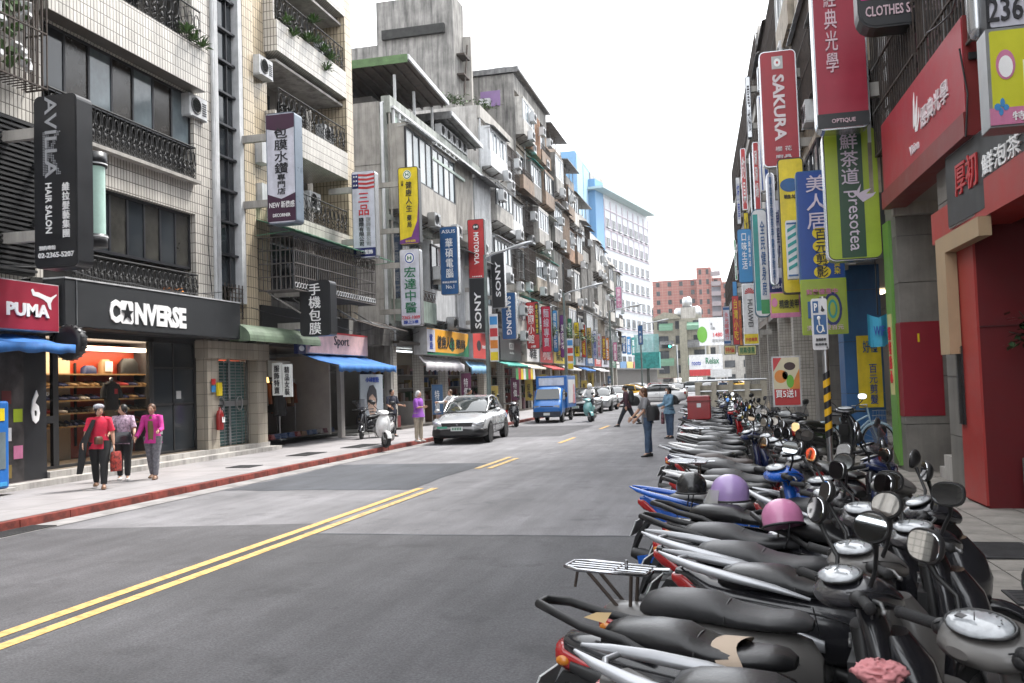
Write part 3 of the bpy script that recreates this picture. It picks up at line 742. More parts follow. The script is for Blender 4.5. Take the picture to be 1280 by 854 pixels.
pw = [white_f, conc_l, beige_f, white_m]; pb = [orange_r, beige_f, conc_d, brown_f, white_f]
C_ = old_front('apartment_building', 'grey concrete building with roof plants and white boxed balconies', 48.5, 56.4, 16.6, 11, conc_l, pw, 2, roof=False)
g = G(); g.box(-9, .0, -.08, -.001, 3.5, 17.3); g.build('side_wall', conc, C_)
D_ = old_front('apartment_building', 'tall stained building with brown clad balconies and a purple side window', 56.4, 66.5, 20.6, 12, beige_f, pb, 3, roof=False)
g = G(); g.box(-6, .3, -.1, -.001, 16, 21.6); g.box(-6, .3, -.002, 10.1, 20.6, 21.6); g.build('side_wall', conc_d, D_)
window(D_, .0, .0, .9, 18, 19, 2)
pwn = G(); pwn.box(-1.9, -.6, -.16, -.101, 19.6, 20.6); pwn.build('purple_window', kc('purple_blind', (.2, .12, .26)), D_)
f = G(); f.box(-1.9, -1.2, -.5, -.17, 19.55, 20.05); f.build('air_conditioner', white_m, D_)
slab_roof(D_, -6, .6, -.2, 10.2, 21.95, 21.85, tin, tin)
old_front('apartment_building', 'brown stained building with lean-to roof behind the tall side wall building', 66.5, 73, 19.4, 13, brown_f, pb, 2)
old_front('apartment_building', 'narrow grey building with iron cages and a dark rooftop', 73, 78.5, 18.3, 14, conc_d, pb, 2)
old_front('apartment_building', 'dingy building with teal awnings below a white parapet', 78.5, 85, 16.2, 15, white_f, [teal_a, white_f, conc_d], 2)
old_front('apartment_building', 'pale building with a long white parapet near the bend', 85, 94, 15.4, 16, white_f, pw, 3, roof=False)
old_front('apartment_building', 'last old building of the row with pale green panels', 94, 104, 14.2, 18, conc_l, [green_f, white_f, conc_l], 3, roof=False)
# concrete stair tower behind the roofs
tw = thing('concrete_tower', 'tall blank concrete stair tower with black stains behind the green roof', 'tower', (-15.5, 51, 0))
g = G(); g.box(-4.8, 0, 0, 2.2, 10, 25.0); g.box(-9, -4.801, 0, 2.2, 10, 22.4); g.build('wall', conc_d, tw)
g = G(); g.box(-4.4, -.5, -.25, -.001, 22.6, 23.15); g.build('ledge', mat('black_mould', (.03, .03, .028), .9, var=.4), tw)
g = G(); g.box(.0, .5, .5, 1.7, 21.4, 21.5); g.box(.0, .45, .5, 1.7, 20.2, 20.3); g.tube([(.4, .6, 19), (.4, 1.5, 22.3)], .05, 6); g.build('iron_ladder', rust, tw)
g = G(); g.box(0, .5, 1.9, 2.2, 17, 23.0); g.build('duct', conc_l, tw)
# near building with black slats
N_ = thing('apartment_building', 'tiled building with black horizontal slats at the left edge', 'building', (FX, 9, 0))
g = G(); g.box(-8, -.02, 0, 6.38, 7.3, 19); g.box(-8, -.3, 0, 6.38, 4.1, 7.3); g.build('wall', tileA, N_)
for k in range(30):
    put('slat', cached('slat', lambda g: g.box(0, .06, 0, 2.9, 0, .05), 'slat', black_m), N_, (.05, 3.45, 4.3 + k * .1))
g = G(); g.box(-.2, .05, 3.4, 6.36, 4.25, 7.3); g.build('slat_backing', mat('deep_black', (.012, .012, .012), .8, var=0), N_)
bars(N_, .0, 4.4, 6.2, 7.9, 11.2, .5, .12, rust, 4); g = G()
rr = random.Random(4)
for k in range(60): g.obox((.2, 4.5 + rr.random() * 1.6, 8.2 + rr.random() * 2), (.1, .16, .2), (rr.random() * 3, rr.random() * 3, 0), k % 2)
g.build('stored_clutter', [white_p, leaf], N_, kind='stuff')
g = G(); g.box(-3.4, -3.3, 0, 6.4, .13, 3.2); g.box(-3.3, .1, 0, 6.4, 3.2, 3.3); g.box(-3.3, .12, 0, 6.4, .1, .25); g.box(-3.3, -.1, 6.25, 6.39, .25, 3.2)
g.build('shop_walls', kc('sports_shop_wall', (.12, .1, .1)), N_)

# ================================================================== FAR END OF THE STREET
def grid_building(name, label, loc, rz, w, d, H, wall, floors, cols, z0=0, ww=.55, wh=.5, fm=frame_d, gm=glass_d, sidecols=0, extra=None):
    b = thing(name, label, 'building', loc, rz)
    g = G(); g.box(0, w, 0, d, z0, H); g.build('wall', wall, b)
    fh = (H - z0) / floors; cw = w / cols
    def fr(g):
        a = cw * ww; c = fh * wh
        g.box(0, a, -.12, .0, 0, .08); g.box(0, a, -.12, .0, c - .08, c); g.box(0, .08, -.12, 0, .08, c - .08); g.box(a - .08, a, -.12, 0, .08, c - .08); g.box(a / 2 - .04, a / 2 + .04, -.1, 0, .08, c - .08)
    for f in range(floors):
        for k in range(cols):
            o = put('window', cached(('gw', round(cw * ww, 2), round(fh * wh, 2), fm.name), fr, 'window', fm), b, (cw * (k + (1 - ww) / 2), 0, z0 + fh * f + fh * .3))
            put('pane', cached(('gp', round(cw * ww, 2), round(fh * wh, 2), gm.name), lambda g: g.box(.05, cw * ww - .05, -.05, -.01, .05, fh * wh - .05), 'pane', gm), o)
    for f in range(floors if sidecols else 0):
        for k in range(sidecols):
            o = put('window', cached(('gw', round(cw * ww, 2), round(fh * wh, 2), fm.name), fr, 'window', fm), b, (w, d / sidecols * (k + .3), z0 + fh * f + fh * .3)); o.rotation_euler.z = PI / 2
            put('pane', cached(('gp', round(cw * ww, 2), round(fh * wh, 2), gm.name), lambda g: g.box(.05, cw * ww - .05, -.05, -.01, .05, fh * wh - .05), 'pane', gm), o)
    return b
w_tile = tile_mat('white_block_tiles', (.46, .49, .53), (.43, .46, .50), (.42, .41, .43), 1.4, 3.0, .06, .5, 0, .1)
wb = thing('apartment_building', 'white high-rise with rows of dark windows where the street bends', 'building', (-18.6, 127, 0), R(-11))
g = G(); g.box(-14, 0, 0, 26, 0, 28.6); g.build('wall', w_tile, wb)
g = G(); g.box(-10, 1.6, -1, 25, 28.6, 28.9); g.box(-10, .5, 1, 24, 28.9, 29.2); g.build('roof', mat('pale_green_roof', (.4, .5, .5), .6, var=.1), wb)
g = G(); g.box(-9, .04, -.06, 3.4, 17, 30.2); g.build('blue_corner', mat('blue_wall', (.13, .27, .44), .6, var=.05), wb)
blueg = mat('bluish_window_glass', (.2, .3, .38), .1, var=.2)
for f in range(9):
    for k in range(8):
        if f < 1: continue
        z = 1.2 + f * 2.85; y = 4.0 + k * 2.75
        o = put('window', cached('wbw', lambda g: (g.box(0, .1, 0, 1.5, 0, .08), g.box(0, .1, 0, 1.5, 1.3, 1.38), g.box(0, .1, 0, .08, .08, 1.3), g.box(0, .1, .7, .78, .08, 1.3), g.box(0, .1, 1.42, 1.5, .08, 1.3), g.box(0, .35, -.1, 1.6, -.12, 0)), 'window', steel), wb, (0, y + (0 if f % 2 else .15), z))
        put('pane', cached('wbp', lambda g: g.box(.01, .05, .05, 1.45, .05, 1.33), 'pane', blueg if f > 6 else glass_d), o)
g = G()
for f in range(9): g.box(0, .14, 3.5, 26, 3.7 + f * 2.85, 3.8 + f * 2.85)
for k in range(9): g.box(0, .12, 3.55 + k * 2.75, 3.65 + k * 2.75, 21, 28)
g.build('facade_bands', kc('pink_grey_band', (.52, .44, .5)), wb, kind='stuff')
g = G(); g.box(-7, -1, 1, 8, 29.2, 31.4); g.build('roof_house', conc_l, wb)
g = G(); g.box(0, .5, 0, 26, 0, 4.2); g.box(.5, 1.6, 0, 26, 3.4, 3.6, 1)
for k in range(8): g.box(.5, .56, .3 + k * 3.2, 3.1 + k * 3.2, 3.6, 4.6, 2 + k % 4)
g.build('shop_row', [kc('dim_shops', (.07, .065, .06)), tin, kc('faded_red_fascia', (.4, .1, .09)), kc('faded_white_fascia', (.5, .5, .5)), kc('faded_blue_fascia', (.1, .2, .35)), kc('faded_yellow_fascia', (.5, .4, .12))], wb, kind='stuff')  # dark shop strip added to tone down the glaring foot of the high-rise
bt = thing('blue_tower', 'pale blue windowless tower rising behind the old row', 'tower', (atY(701, 200, 118).x, 118, 0))
g = G(); g.box(0, 1.9, 0, 14, 0, atY(701, 190, 118).z); g.build('wall', mat('blue_wall', ()) if False else MATS['blue_wall'], bt)
g = G(); g.box(1.9, 2.05, .2, 5, 0, atY(718, 190, 118).z); g.box(1.9, 2.1, 5.2, 13, 0, atY(718, 196, 118).z); g.build('blue_panel', mat('pale_blue_wall', (.24, .38, .52), .6, var=.04), bt)  # same tower blue, made paler to paint the lit street side
brick = tile_mat('red_brick_tile', (.27, .105, .085), (.245, .10, .08), (.30, .2, .18), 1.3, .7, .05, .8, 0, .15)
p0 = atY(815, 352, 240); p1 = atY(872, 352, 240)
grid_building('apartment_building', 'long salmon brick apartment block beyond the end of the street', (p0.x, 240, 0), 0, p1.x - p0.x + 6, 20, p0.z, brick, 11, 6, 2, .3, .5)
p0 = atY(870, 335, 234); p1 = atY(918, 328, 234)
grid_building('apartment_building', 'taller salmon brick block behind the white billboard', (p0.x, 234, 0), 0, (p1.x - p0.x) * .38, 20, p0.z, brick, 11, 2, 2, .35, .5)
b2 = grid_building('apartment_building', 'salmon brick wing with curved dark balconies at the far right', (p0.x + (p1.x - p0.x) * .62, 233, 0), 0, 14, 20, p0.z - 4, brick, 10, 4, 2, .6, .5)
b3 = thing('apartment_building', 'dark glazed balcony bay between the two salmon brick blocks', 'building', (p0.x + (p1.x - p0.x) * .38, 233, 0))
g = G(); g.box(0, (p1.x - p0.x) * .24, .5, 10, 0, p0.z - 5); g.build('wall', kc('shadow_wall', (.12, .12, .14)), b3)  # one even dark grey behind the balconies
for f in range(11):
    g = G(); g.box(0, (p1.x - p0.x) * .24, -.8, .5, 2 + f * 2.5, 3.1 + f * 2.5); g.build('balcony', kc('grey_brick_balcony', (.2, .17, .18)), b3)
p0 = atY(817, 400, 170); p1 = atY(884, 400, 170)
tb = grid_building('apartment_building', 'tan four storey building with rooftop tanks at the end of the street', (p0.x, 170, 0), 0, p1.x - p0.x, 12, p0.z, mat('tan_wall', (.26, .245, .19), .8, var=.15, streak=.3), 4, 3, 2.0, .6, .55)
g = G(); s = p1.x - p0.x; g.box(s * .48, s * .62, -.8, 0, 0, p0.z - .5); g.box(-.3, s * .5, -.6, .3, p0.z, p0.z + .3); g.prism([(0, p0.z + .3), (s * .2, p0.z + 1.3), (s * .42, p0.z + .9), (s * .48, p0.z + .3)], -.3, 6, 'xz')
g.build('stair_core', MATS['tan_wall'], tb)
for k in range(3): awning_b = G(); 
for f in range(3):
    for k in range(2):
        g = G(); x = s * (.1 + .52 * k); g.add([(x, 0, 5.6 + f * 3.2), (x + s * .26, 0, 5.6 + f * 3.2), (x + s * .26, -.9, 5.0 + f * 3.2), (x, -.9, 5.0 + f * 3.2)], [(0, 1, 2, 3)]); g.box(x, x + s * .26, -.9, -.85, 4.2 + f * 3.2, 5.0 + f * 3.2)
        g.build('awning', kc('green_canvas', (.12, .24, .16)) if f != 1 else tin, tb)
for i, (x, zz, rr_, hh) in enumerate(((.48, 0, 1.1, 2.2), (.62, 2.2, .9, 2.0), (.76, 0, 1.2, 2.4), (.66, 0, .9, 1.8))):
    g = G(); g.lathe([(.02, 0), (rr_, 0), (rr_, hh * .8), (rr_ * .7, hh), (.02, hh)], (s * x, 4, p0.z + zz), 'z', 14); g.build('water_tank', steel, tb)
g = G(); g.box(s * .5, s * .78, 2.5, 6, p0.z + .01, p0.z + 2.2); g.build('roof_house', conc_l, tb)
# low buildings that close the view on the far left and right
for i, (xx, yy, w, H, lb) in enumerate(((-60, 150, 38, 13, 'plain concrete block far left beyond the bend'), (-8, 205, 24, 9, 'low grey block behind the tan building'), (12, 176, 40, 15, 'grey block hidden behind the right hand signs'), (-40, 260, 22, 22, 'distant pale block behind the white high-rise'))):
    grid_building('apartment_building', lb, (xx, yy, 0), 0, w, 14, H, conc_l, max(3, int(H / 3.2)), 6)
for i, (x, y, z, h_) in enumerate(((-14.5, 52.5, 25, 2.2), (-15, 60, 21.6, 2.4), (-14.2, 70, 21.5, 2.0), (-14.6, 88, 16, 2.2))):
    t = thing('tv_aerial', 'thin television aerial on the %s' % ('top of the concrete stair tower', 'roof of the building with the purple window', 'lean-to roof of the brown stained building', 'roof with the long white parapet'), 'aerial', (x, y, z)) if False else thing('tv_aerial', ('thin aerial on top of the concrete stair tower', 'thin aerial on the roof above the purple window', 'thin aerial on the brown stained building', 'thin aerial above the long white parapet')[i], 'aerial', (x, y, z))
    g = G(); g.tube([(0, 0, -.5), (0, 0, h_)], .03, 5)
    for q in range(4): g.tube([(-.5 + q * .05, 0, h_ - .15 - q * .22), (.5 - q * .05, 0, h_ - .15 - q * .22)], .018, 4)
    g.build('mast', steel, t)
# bits of far billboards
def billboard(label, pxr, Y, m, els=(), legs=True, cat='billboard', name='billboard', group=None, depth=.25, base=None):
    x0, y0, x1, y1 = pxr; a = atY(x0, y0, Y); b = atY(x1, y1, Y)
    w = b.x - a.x; h = a.z - b.z; t = thing(name, label, cat, (a.x, Y, b.z), 0, group)
    g = G(); g.box(0, w, 0, depth, 0, h); g.build('panel', m, t)
    for el in els:
        if el[0] == 'r': g = G(); g.box(el[1] * w, el[2] * w, -.03 - el[6] if len(el) > 6 else -.03, 0, el[3] * h, el[4] * h); g.build('colour_field', el[5], t)
        elif el[0] == 'e': g = G(); g.ell((el[1] * w, -.01, el[2] * h), (el[3] * w, .03, el[4] * h)); g.build('printed_shape', el[5], t)
        else: write(t, el[6], el[1], (el[2] * w, el[3] * w, el[4] * h, el[5] * h), '-y', .05, el[0], bold=.015)
    if legs:
        g = G(); g.box(w * .2, w * .2 + .2, depth, depth + .2, -b.z, h); g.box(w * .8 - .2, w * .8, depth, depth + .2, -b.z, h); g.build('post', steel, t, kind='stuff')
    return t
signw = kc('sign_white', (.7, .7, .71), .35); signr = kc('sign_red', (.5, .035, .04), .35); signk = kc('sign_black', (.018, .019, .022), .35); signb = kc('sign_blue', (.02, .10, .27), .35)
signy = kc('sign_yellow', (.75, .58, .02), .35); signg = kc('sign_green', (.04, .28, .08), .35); txt_k = kc('letter_black', (.02, .02, .025)); txt_w = kc('letter_white', (.85, .85, .85)); txt_r = kc('letter_red', (.55, .02, .03)); txt_b = kc('letter_blue', (.02, .06, .35)); txt_g = kc('letter_green', (.01, .16, .07)); limeg = kc('lime_green', (.30, .40, .02), .35)
billboard('white billboard with a green disc and calligraphy beside the tan building', (873, 398, 907, 431), 160, signw, (('e', .12, .4, .2, .3, kc('leafy_green', (.12, .35, .03))), ('h', 'カ灬', .45, .62, .55, .85, txt_k), ('h', '1480', .55, .9, .3, .45, txt_r), ('h', '豐富享受', .5, .95, .1, .22, kc('letter_grey', (.3, .3, .3)))))
billboard('white billboard with a red band low at the end of the street', (861, 444, 904, 469), 150, signw, (('r', 0, .68, 0, .3, signr), ('h', 'roots', .08, .35, .5, .7, txt_b), ('h', 'Relax', .5, .9, .55, .85, txt_g)))
billboard('pale hoarding under the white billboards', (888, 462, 915, 471), 148, kc('sign_grey', (.5, .5, .5)))

# ================================================================== RIGHT HAND ROW (arcades)
def right_building(label, Ya, Yb, H, wall, seed, z0=4.6, flat=False):
    r = random.Random(seed)
    b = thing('arcade_building', label, 'building', (RX(12), 12, 0), PI + PHI)
    ya, yb = 12 - Ya, 12 - Yb                    # local y runs back towards the camera
    g = G(); g.box(-9, -.01, yb, ya, z0, H); g.build('wall', wall, b)
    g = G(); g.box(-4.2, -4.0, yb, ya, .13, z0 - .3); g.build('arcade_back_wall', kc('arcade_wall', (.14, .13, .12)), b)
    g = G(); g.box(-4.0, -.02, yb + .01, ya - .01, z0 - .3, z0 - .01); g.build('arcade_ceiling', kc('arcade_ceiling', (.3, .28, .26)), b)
    n = max(1, int((H - z0) / 3.1)); fh = (H - z0) / n; bays = max(1, int((Ya - Yb) * -1 / 3.2)); bw = (ya - yb) / bays
    for f in range(n):
        for k in range(bays):
            y0 = yb + k * bw + .1; y1 = y0 + bw - .2; z = z0 + f * fh; t = r.random()
            m = r.choice([white_f, conc_d, beige_f, conc_l]); fm = r.choice([white_m, frame_d])
            if t < .5 and not flat: bay_box(b, y0, y1, z + .4, z + fh - .3, r.uniform(.12, .3), m, [curt, glass_d], fm, r)
            else:
                window(b, 0, y0, y1, z + .9, z + fh - .4, 3, fm, glass_d); bars(b, 0, y0, y1, z + .7, z + fh - .3, .12 if flat else .25, .15, rust, 4)
            if r.random() < .6 and not flat: awning(b, .1, y0, y1, z + fh - .2, .3, .12, r.choice([tin, rust, white_m]))
            if r.random() < .5 and not flat: ac_unit(b, .05, r.uniform(y0 + .4, y1 - .4), z + .1)
    return b
brown_w = mat('brown_stained_wall', (.2, .15, .1), .85, var=.35, streak=.6)
RB = []
RB.append(right_building('grey arcade building behind the red optician sign', 4, 17.3, 18, mat('cream_render', (.42, .37, .31), .8, var=.2, streak=.3), 31, 4.9, True))
RB.append(right_building('arcade building with a blue column and tall shop signs', 17.3, 24, 17, brown_w, 32))
RB.append(right_building('arcade building with a wooden upper storey behind the red cherry sign', 24, 32, 19, brown_w, 33))
RB.append(right_building('weathered arcade building in the middle of the right row', 32, 43, 15.6, conc_d, 34))
RB.append(right_building('stained arcade building with small awnings near the blue hotpot sign', 43, 56, 17.8, conc, 35, 4.6, True))
RB.append(right_building('farther arcade building at the right end of the row', 56, 72, 17.6, white_f, 36, 4.6, True))
RB.append(right_building('last arcade building of the right hand row', 72, 98, 11.5, conc_l, 37, 4.6, True))
slabm = mat('grey_stone_cladding', (.185, .175, .16), .6, var=.2, scale=2, bump=.1, streak=.25)
def column(b, Yn, w, d, m, label=None, nb=6, z1=4.9, hb=.79, base=None):
    c = G(); c.box(-d + .02, -.02, 12 - Yn - w + .02, 12 - Yn - .02, .13, z1); o = c.build('column', kc('joint_grey', (.06, .06, .06)), b)
    me = cached(('blk', w, d, m.name, hb), lambda g: g.box(-d, 0, -w, 0, 0, hb - .012), 'stone_block', m)
    for k in range(nb): put('stone_block', me, o, (0, 12 - Yn, .13 + k * hb))
    return o
c1 = column(RB[0], 16.5, .8, .85, slabm)
g = G(); g.box(-.62, .012, 12 - 16.5 - .5, 12 - 16.5 + .012, 1.05, 2.62); g.build('red_poster', kc('poster_red', (.20, .004, .015), .5), c1)
g = G(); g.box(-.28, -.25, 12 - 16.5 + .013, 12 - 16.5 + .02, 2.28, 2.42); g.build('yellow_mark', signy, c1)
c2 = column(RB[0], 13.0, .75, .3, slabm)
g = G(); g.box(-3.5, .02, 12 - 13.0 + .001, 12 - 12.1, .13, 3.75); rw = g.build('red_wall', kc('deep_red', (.11, .001, .004), .7), RB[0])  # red darkened to paint the shade on the side facing the camera
g = G(); g.box(-3.5, .021, 12 - 12.1, 12 - 12.08, 2.30, 2.315); g.build('panel_seam', kc('dark_seam', (.06, .004, .006)), rw)
g = G(); g.box(.021, .05, 12 - 12.98, 12 - 12.1, .16, 3.75); g.build('red_edge_panel', kc('bright_red_edge', (.36, .035, .03), .4), rw)  # same red wall, lighter colour paints the light on its street side
g = G(); g.box(.051, .075, 12 - 12.95, 12 - 12.75, 1.1, 2.1)
for k in range(60): g.box(.075, .09, 12 - 12.95, 12 - 12.75, 1.1 + k * .0165, 1.108 + k * .0165)
g.build('metal_strip', black_m, rw)
g = G(); g.box(.06, .2, 12 - 13.2, 12 - 12.75, 2.0, 3.52); g.box(.06, .2, 12 - 12.749, 12 - 11.3, 3.3, 3.52); g.build('beige_frame', kc('beige_panel', (.38, .27, .16), .5), rw)
g = G(); g.box(-.4, .1, 12 - 13.75, 12 - 9.0, 3.53, 3.95); g.build('red_fascia', kc('bright_red_edge', ()) if False else K['bright_red_edge'], RB[0])
c3 = column(RB[1], 22.6, .8, .85, kc('blue_column_paint', (.03, .12, .30), .4, streak=.15), nb=4, hb=1.2)
c4 = column(RB[2], 27.5, .8, .85, slabm, nb=5, hb=.95); c5 = column(RB[3], 33.5, .8, .7, tile_s, nb=5, hb=.95)
for Y in (39, 45, 51, 58, 66): column(RB[3] if Y < 43 else RB[4] if Y < 56 else RB[5], Y, .8, .7, tile_s, nb=5, hb=.95)
g = G(); g.box(-.8, .06, 12 - 16.45, 12 - 16.3, 4.4, 4.7); g.build('beam', conc_l, RB[0])
g = G(); g.box(-3, -.3, -3.4, -1.95, .13, .5); g.box(-3.0, -.3, -3.7, -3.41, .13, .3); g.build('arcade_step', conc, RB[0])
g = G(); g.obox((-.6, -2.6, 1.35), (.03, .3, 2.2), (R(-12), 0, 0), 0); g.obox((-.9, -2.9, 1.3), (.03, .2, 2.0), (R(-16), 0, 0), 1); g.build('leaning_board', [kc('plywood', (.22, .16, .09)), conc_l], RB[0], kind='stuff')
for Y, n in ((14.5, 0), (20, 1), (30, 2), (38, 3), (48, 4)):
    g = G(); y = 12 - Y; g.box(-2.4, -1.8, y - .5, y + .5, 4.22, 4.26); g.build('arcade_lamp', lamp_w, RB[n])
# ================================================================== SIGNS
def deco(t, w, h, els, face='-y', at=.0, bold=.012):
    for el in els:
        k = el[0]
        if k in 'hdus':
            write(t, el[6], el[1], (el[2] * w, el[3] * w, el[4] * h, el[5] * h), face, at, k, bold=el[7] if len(el) > 7 else bold)
            continue
        g = G(); d = .008
        if k == 'r': ol = [(el[1] * w, el[3] * h), (el[2] * w, el[3] * h), (el[2] * w, el[4] * h), (el[1] * w, el[4] * h)]; nm = 'colour_band'; m = el[5]; d = el[6] if len(el) > 6 else .006
        elif k == 'e': ol = [(el[1] * w + math.cos(a) * el[3] * w, el[2] * h + math.sin(a) * el[4] * h) for a in [q * PI / 10 for q in range(20)]]; nm = 'round_mark'; m = el[5]; d = el[6] if len(el) > 6 else .008
        elif k == 'p': ol = [(a * w, b * h) for a, b in el[1]]; nm = 'printed_shape'; m = el[2]; d = el[3] if len(el) > 3 else .007
        if face == '-y': g.prism(ol, -at - d, -at, 'xz')
        else: g.prism(ol, at, at + d, 'yz')
        g.build(nm, m, t)
edge_g = kc('sign_edge_grey', (.25, .26, .27), .35, metal=.4)
def blade(label, pxr, Y, m, els, rad=.1, edge=signk, th=.32, side='l', name='shop_sign', group=None, brackets=(.2, .8), border=.03, bm=None):
    x0, y0, x1, y1 = pxr; a = atY(x0, y0, Y); b = atY(x1, y1, Y); w = b.x - a.x; h = a.z - b.z
    t = thing(name, label, 'sign', (a.x, Y, b.z), 0, group)
    g = G(); g.prism(rrect(0, w, 0, h, rad), 0, th, 'xz'); g.build('cabinet', edge, t)
    g = G(); g.prism(rrect(border, w - border, border, h - border, max(.02, rad - border)), -.012, 0, 'xz'); g.build('face_panel', m, t)
    deco(t, w, h, els, '-y', .012)
    g = G(); X = FX if side == 'l' else RX(Y)
    for f in brackets:
        if side == 'l': g.box(X - a.x, 0, .06, .2, f * h - .1, f * h + .1)
        elif side == 'r' and X - a.x > w: g.box(w, X - a.x + .1, .08, .24, f * h - .12, f * h + .12)
    if g.v:
        bo = g.build('bracket', bm or conc_l, t, kind='stuff')
    return t
def L(pxr): return atX(pxr[0], (pxr[1] + pxr[3]) / 2, -12.65).y
def lblade(label, pxr, m, els, **k): return blade(label, pxr, L(pxr), m, els, **k)
purp = kc('sign_purple', (.16, .04, .22), .35); pale = kc('sign_pale_lilac', (.62, .62, .70), .35); pink = kc('sign_pink', (.6, .2, .35), .35); navy = kc('sign_navy', (.012, .02, .12), .35)
lt_blue = kc('sign_light_blue', (.05, .25, .55), .35); orange = kc('sign_orange', (.65, .22, .03), .35); goldm = kc('sign_gold', (.55, .38, .1), .35); grey_s = kc('sign_dark_grey', (.06, .062, .065), .4); teal = kc('sign_teal', (.02, .28, .26), .35)
# hair salon sign: patterned letters
v_ = lblade('tall black hair salon sign with a big sideways dotted letter', (42, 122, 98, 333), signk, (
    ('d', 'AVILLA', .28, .55, .52, .99, kc('silver_dots', (.32, .33, .35))), ('d', 'HAIR SALON', .28, .42, .2, .49, txt_w), ('s', '維拉髮藝集團', .66, .84, .17, .49, txt_w),
    ('h', '預約專線', .12, .5, .105, .13, txt_w), ('h', '02-2365-5207', .1, .92, .06, .09, txt_w)), rad=.12, th=.42)
g = G()
for i in range(11):
    for j in range(26):
        x = .26 + i * .045; zz = .66 + j * .012
        if (i < 4) or abs((i - 4) * .045 - abs(j - 13) * .018) < .06: g.box(x * .8, x * .8 + .018, -.02, -.012, zz * 2.64, zz * 2.64 + .018)
g.build('silver_dot_pattern', K['silver_dots'], v_, kind='stuff')
a = atX(98, 190, -12.2); b = atX(132, 312, -12.0)
sc = thing('light_column', 'glowing glass column lamp with black caps beside the hair salon sign', 'sign lamp', (a.x + .2, a.y + .2, b.z))
h = a.z - b.z; g = G(); g.lathe([(.02, .0), (.23, .0), (.23, h * .13), (.02, h * .13)], (0, 0, 0), 'z', 20, 0); g.lathe([(.02, h * .85), (.23, h * .85), (.23, h), (.02, h)], (0, 0, 0), 'z', 20, 0); g.lathe([(.235, h * .10), (.235, h * .115)], (0, 0, 0), 'z', 20, 1); g.lathe([(.235, h * .87), (.235, h * .885)], (0, 0, 0), 'z', 20, 1)
g.build('cap', [signk, white_p], sc, kind='stuff'); g = G(); g.lathe([(.19, h * .13), (.19, h * .85)], (0, 0, 0), 'z', 20); g.build('glowing_cylinder', mat('pale_green_light', (.34, .48, .43), .3, var=.15, emit=.12), sc)
g = G(); g.box(-1.6, -.1, -.05, .05, h * .3, h * .3 + .08); g.box(-1.6, -.1, -.05, .05, h * .9, h * .9 + .08); g.build('bracket', black_m, sc, kind='stuff')
lblade('white sign for phone films with four big black characters', (332, 143, 371, 278), pale, (
    ('r', .02, .98, .86, .985, kc('plum_cap', (.05, .015, .04))), ('p', [(.02, .86), (.5, .83), (.98, .86)], K['plum_cap']), ('s', '包膜水鑽', .28, .76, .45, .87, txt_k, .02), ('s', '專門店', .36, .66, .26, .45, txt_k, .02),
    ('p', [(.02, .27), (.5, .22), (.98, .27), (.98, .02), (.02, .02)], K['plum_cap']), ('h', 'NEW 新機感', .08, .95, .14, .2, txt_w), ('e', .25, .17, .16, .05, kc('magenta_mark', (.5, .02, .2)), .004), ('h', 'DECORNER', .2, .8, .06, .09, txt_w)), edge=kc('blue_grey_edge', (.16, .2, .25), .3), th=.45, bm=conc_l)
lblade('black sign with four white characters above the clothes shop', (374, 352, 414, 419), signk, (('s', '手機包膜', .3, .7, .03, .97, txt_w, .02),), rad=.12, th=.45)
fl = [('r', .04, .3, .80, .965, navy)] + [('p', [(.3, .965 - i * .048), (.65, .955 - i * .048), (.98, .965 - i * .048), (.98, .94 - i * .048), (.65, .93 - i * .048), (.3, .94 - i * .048)], signr) for i in range(4)]
fl += [('h', '★★', .07, .27, .925, .95, txt_w), ('h', '★★', .07, .27, .875, .9, txt_w), ('h', '★★', .07, .27, .825, .85, txt_w)]
lblade('white sign with a starred and striped top and two big red characters', (439, 215, 471, 322), pale, tuple(fl) + (('s', '三品', .26, .76, .49, .77, txt_r, .02), ('s', '國際有限公司', .28, .5, .14, .47, txt_k), ('s', '服飾百貨公司', .58, .8, .14, .47, kc('letter_grey', (.3, .3, .3))), ('r', .03, .97, .02, .12, navy), ('h', '進口服飾', .15, .85, .045, .095, txt_w)), edge=kc('silver_edge', (.4, .41, .42), .25, metal=.6), bm=conc_l)
def emblem(cx, cz, r, w, h, m): return [('e', cx, cz, r, r * w / h, txt_w, .007), ('e', cx, cz, r * .9, r * .9 * w / h, m, .010), ('e', cx, cz, r * .7, r * .7 * w / h, txt_w, .013)]
lblade('yellow pharmacy sign with a green cross-bar emblem and a purple corner', (497, 210, 525, 305), signy, tuple(emblem(.46, .9, .2, .8, 2.7, txt_g)) + (('h', 'H', .38, .54, .88, .925, txt_g, .03), ('s', '健康人生', .36, .68, .42, .82, txt_k, .01), ('s', '藥局', .4, .64, .22, .39, txt_k, .005), ('s', '三樓', .16, .26, .76, .83, txt_k), ('p', [(.98, .55), (.9, .3), (.6, .1), (.02, .06), (.02, .015), (.98, .015)], purp), ('h', '專業服務', .3, .8, .03, .06, signy)))
lblade('white clinic sign with four big green brush characters', (499, 312, 527, 407), pale, tuple(emblem(.5, .88, .26, .8, 2.7, txt_b)) + (('h', 'H', .4, .6, .855, .905, txt_g, .03), ('s', '宏達中醫', .2, .82, .17, .78, txt_g, .02), ('h', '2365-1009', .06, .94, .09, .135, txt_r), ('h', '線上2樓', .14, .86, .03, .075, txt_b)), edge=kc('silver_edge', ()))
lblade('dark blue computer shop sign with four white characters', (549, 284, 574, 368), signb, (('h', 'ASUS', .12, .88, .9, .95, txt_w, .0), ('s', '華碩電腦', .3, .74, .25, .84, txt_w, .03), ('h', '華碩品質保證', .1, .9, .17, .2, txt_w), ('h', 'No.1', .3, .74, .09, .145, txt_w, 0)), edge=kc('silver_edge', ()))
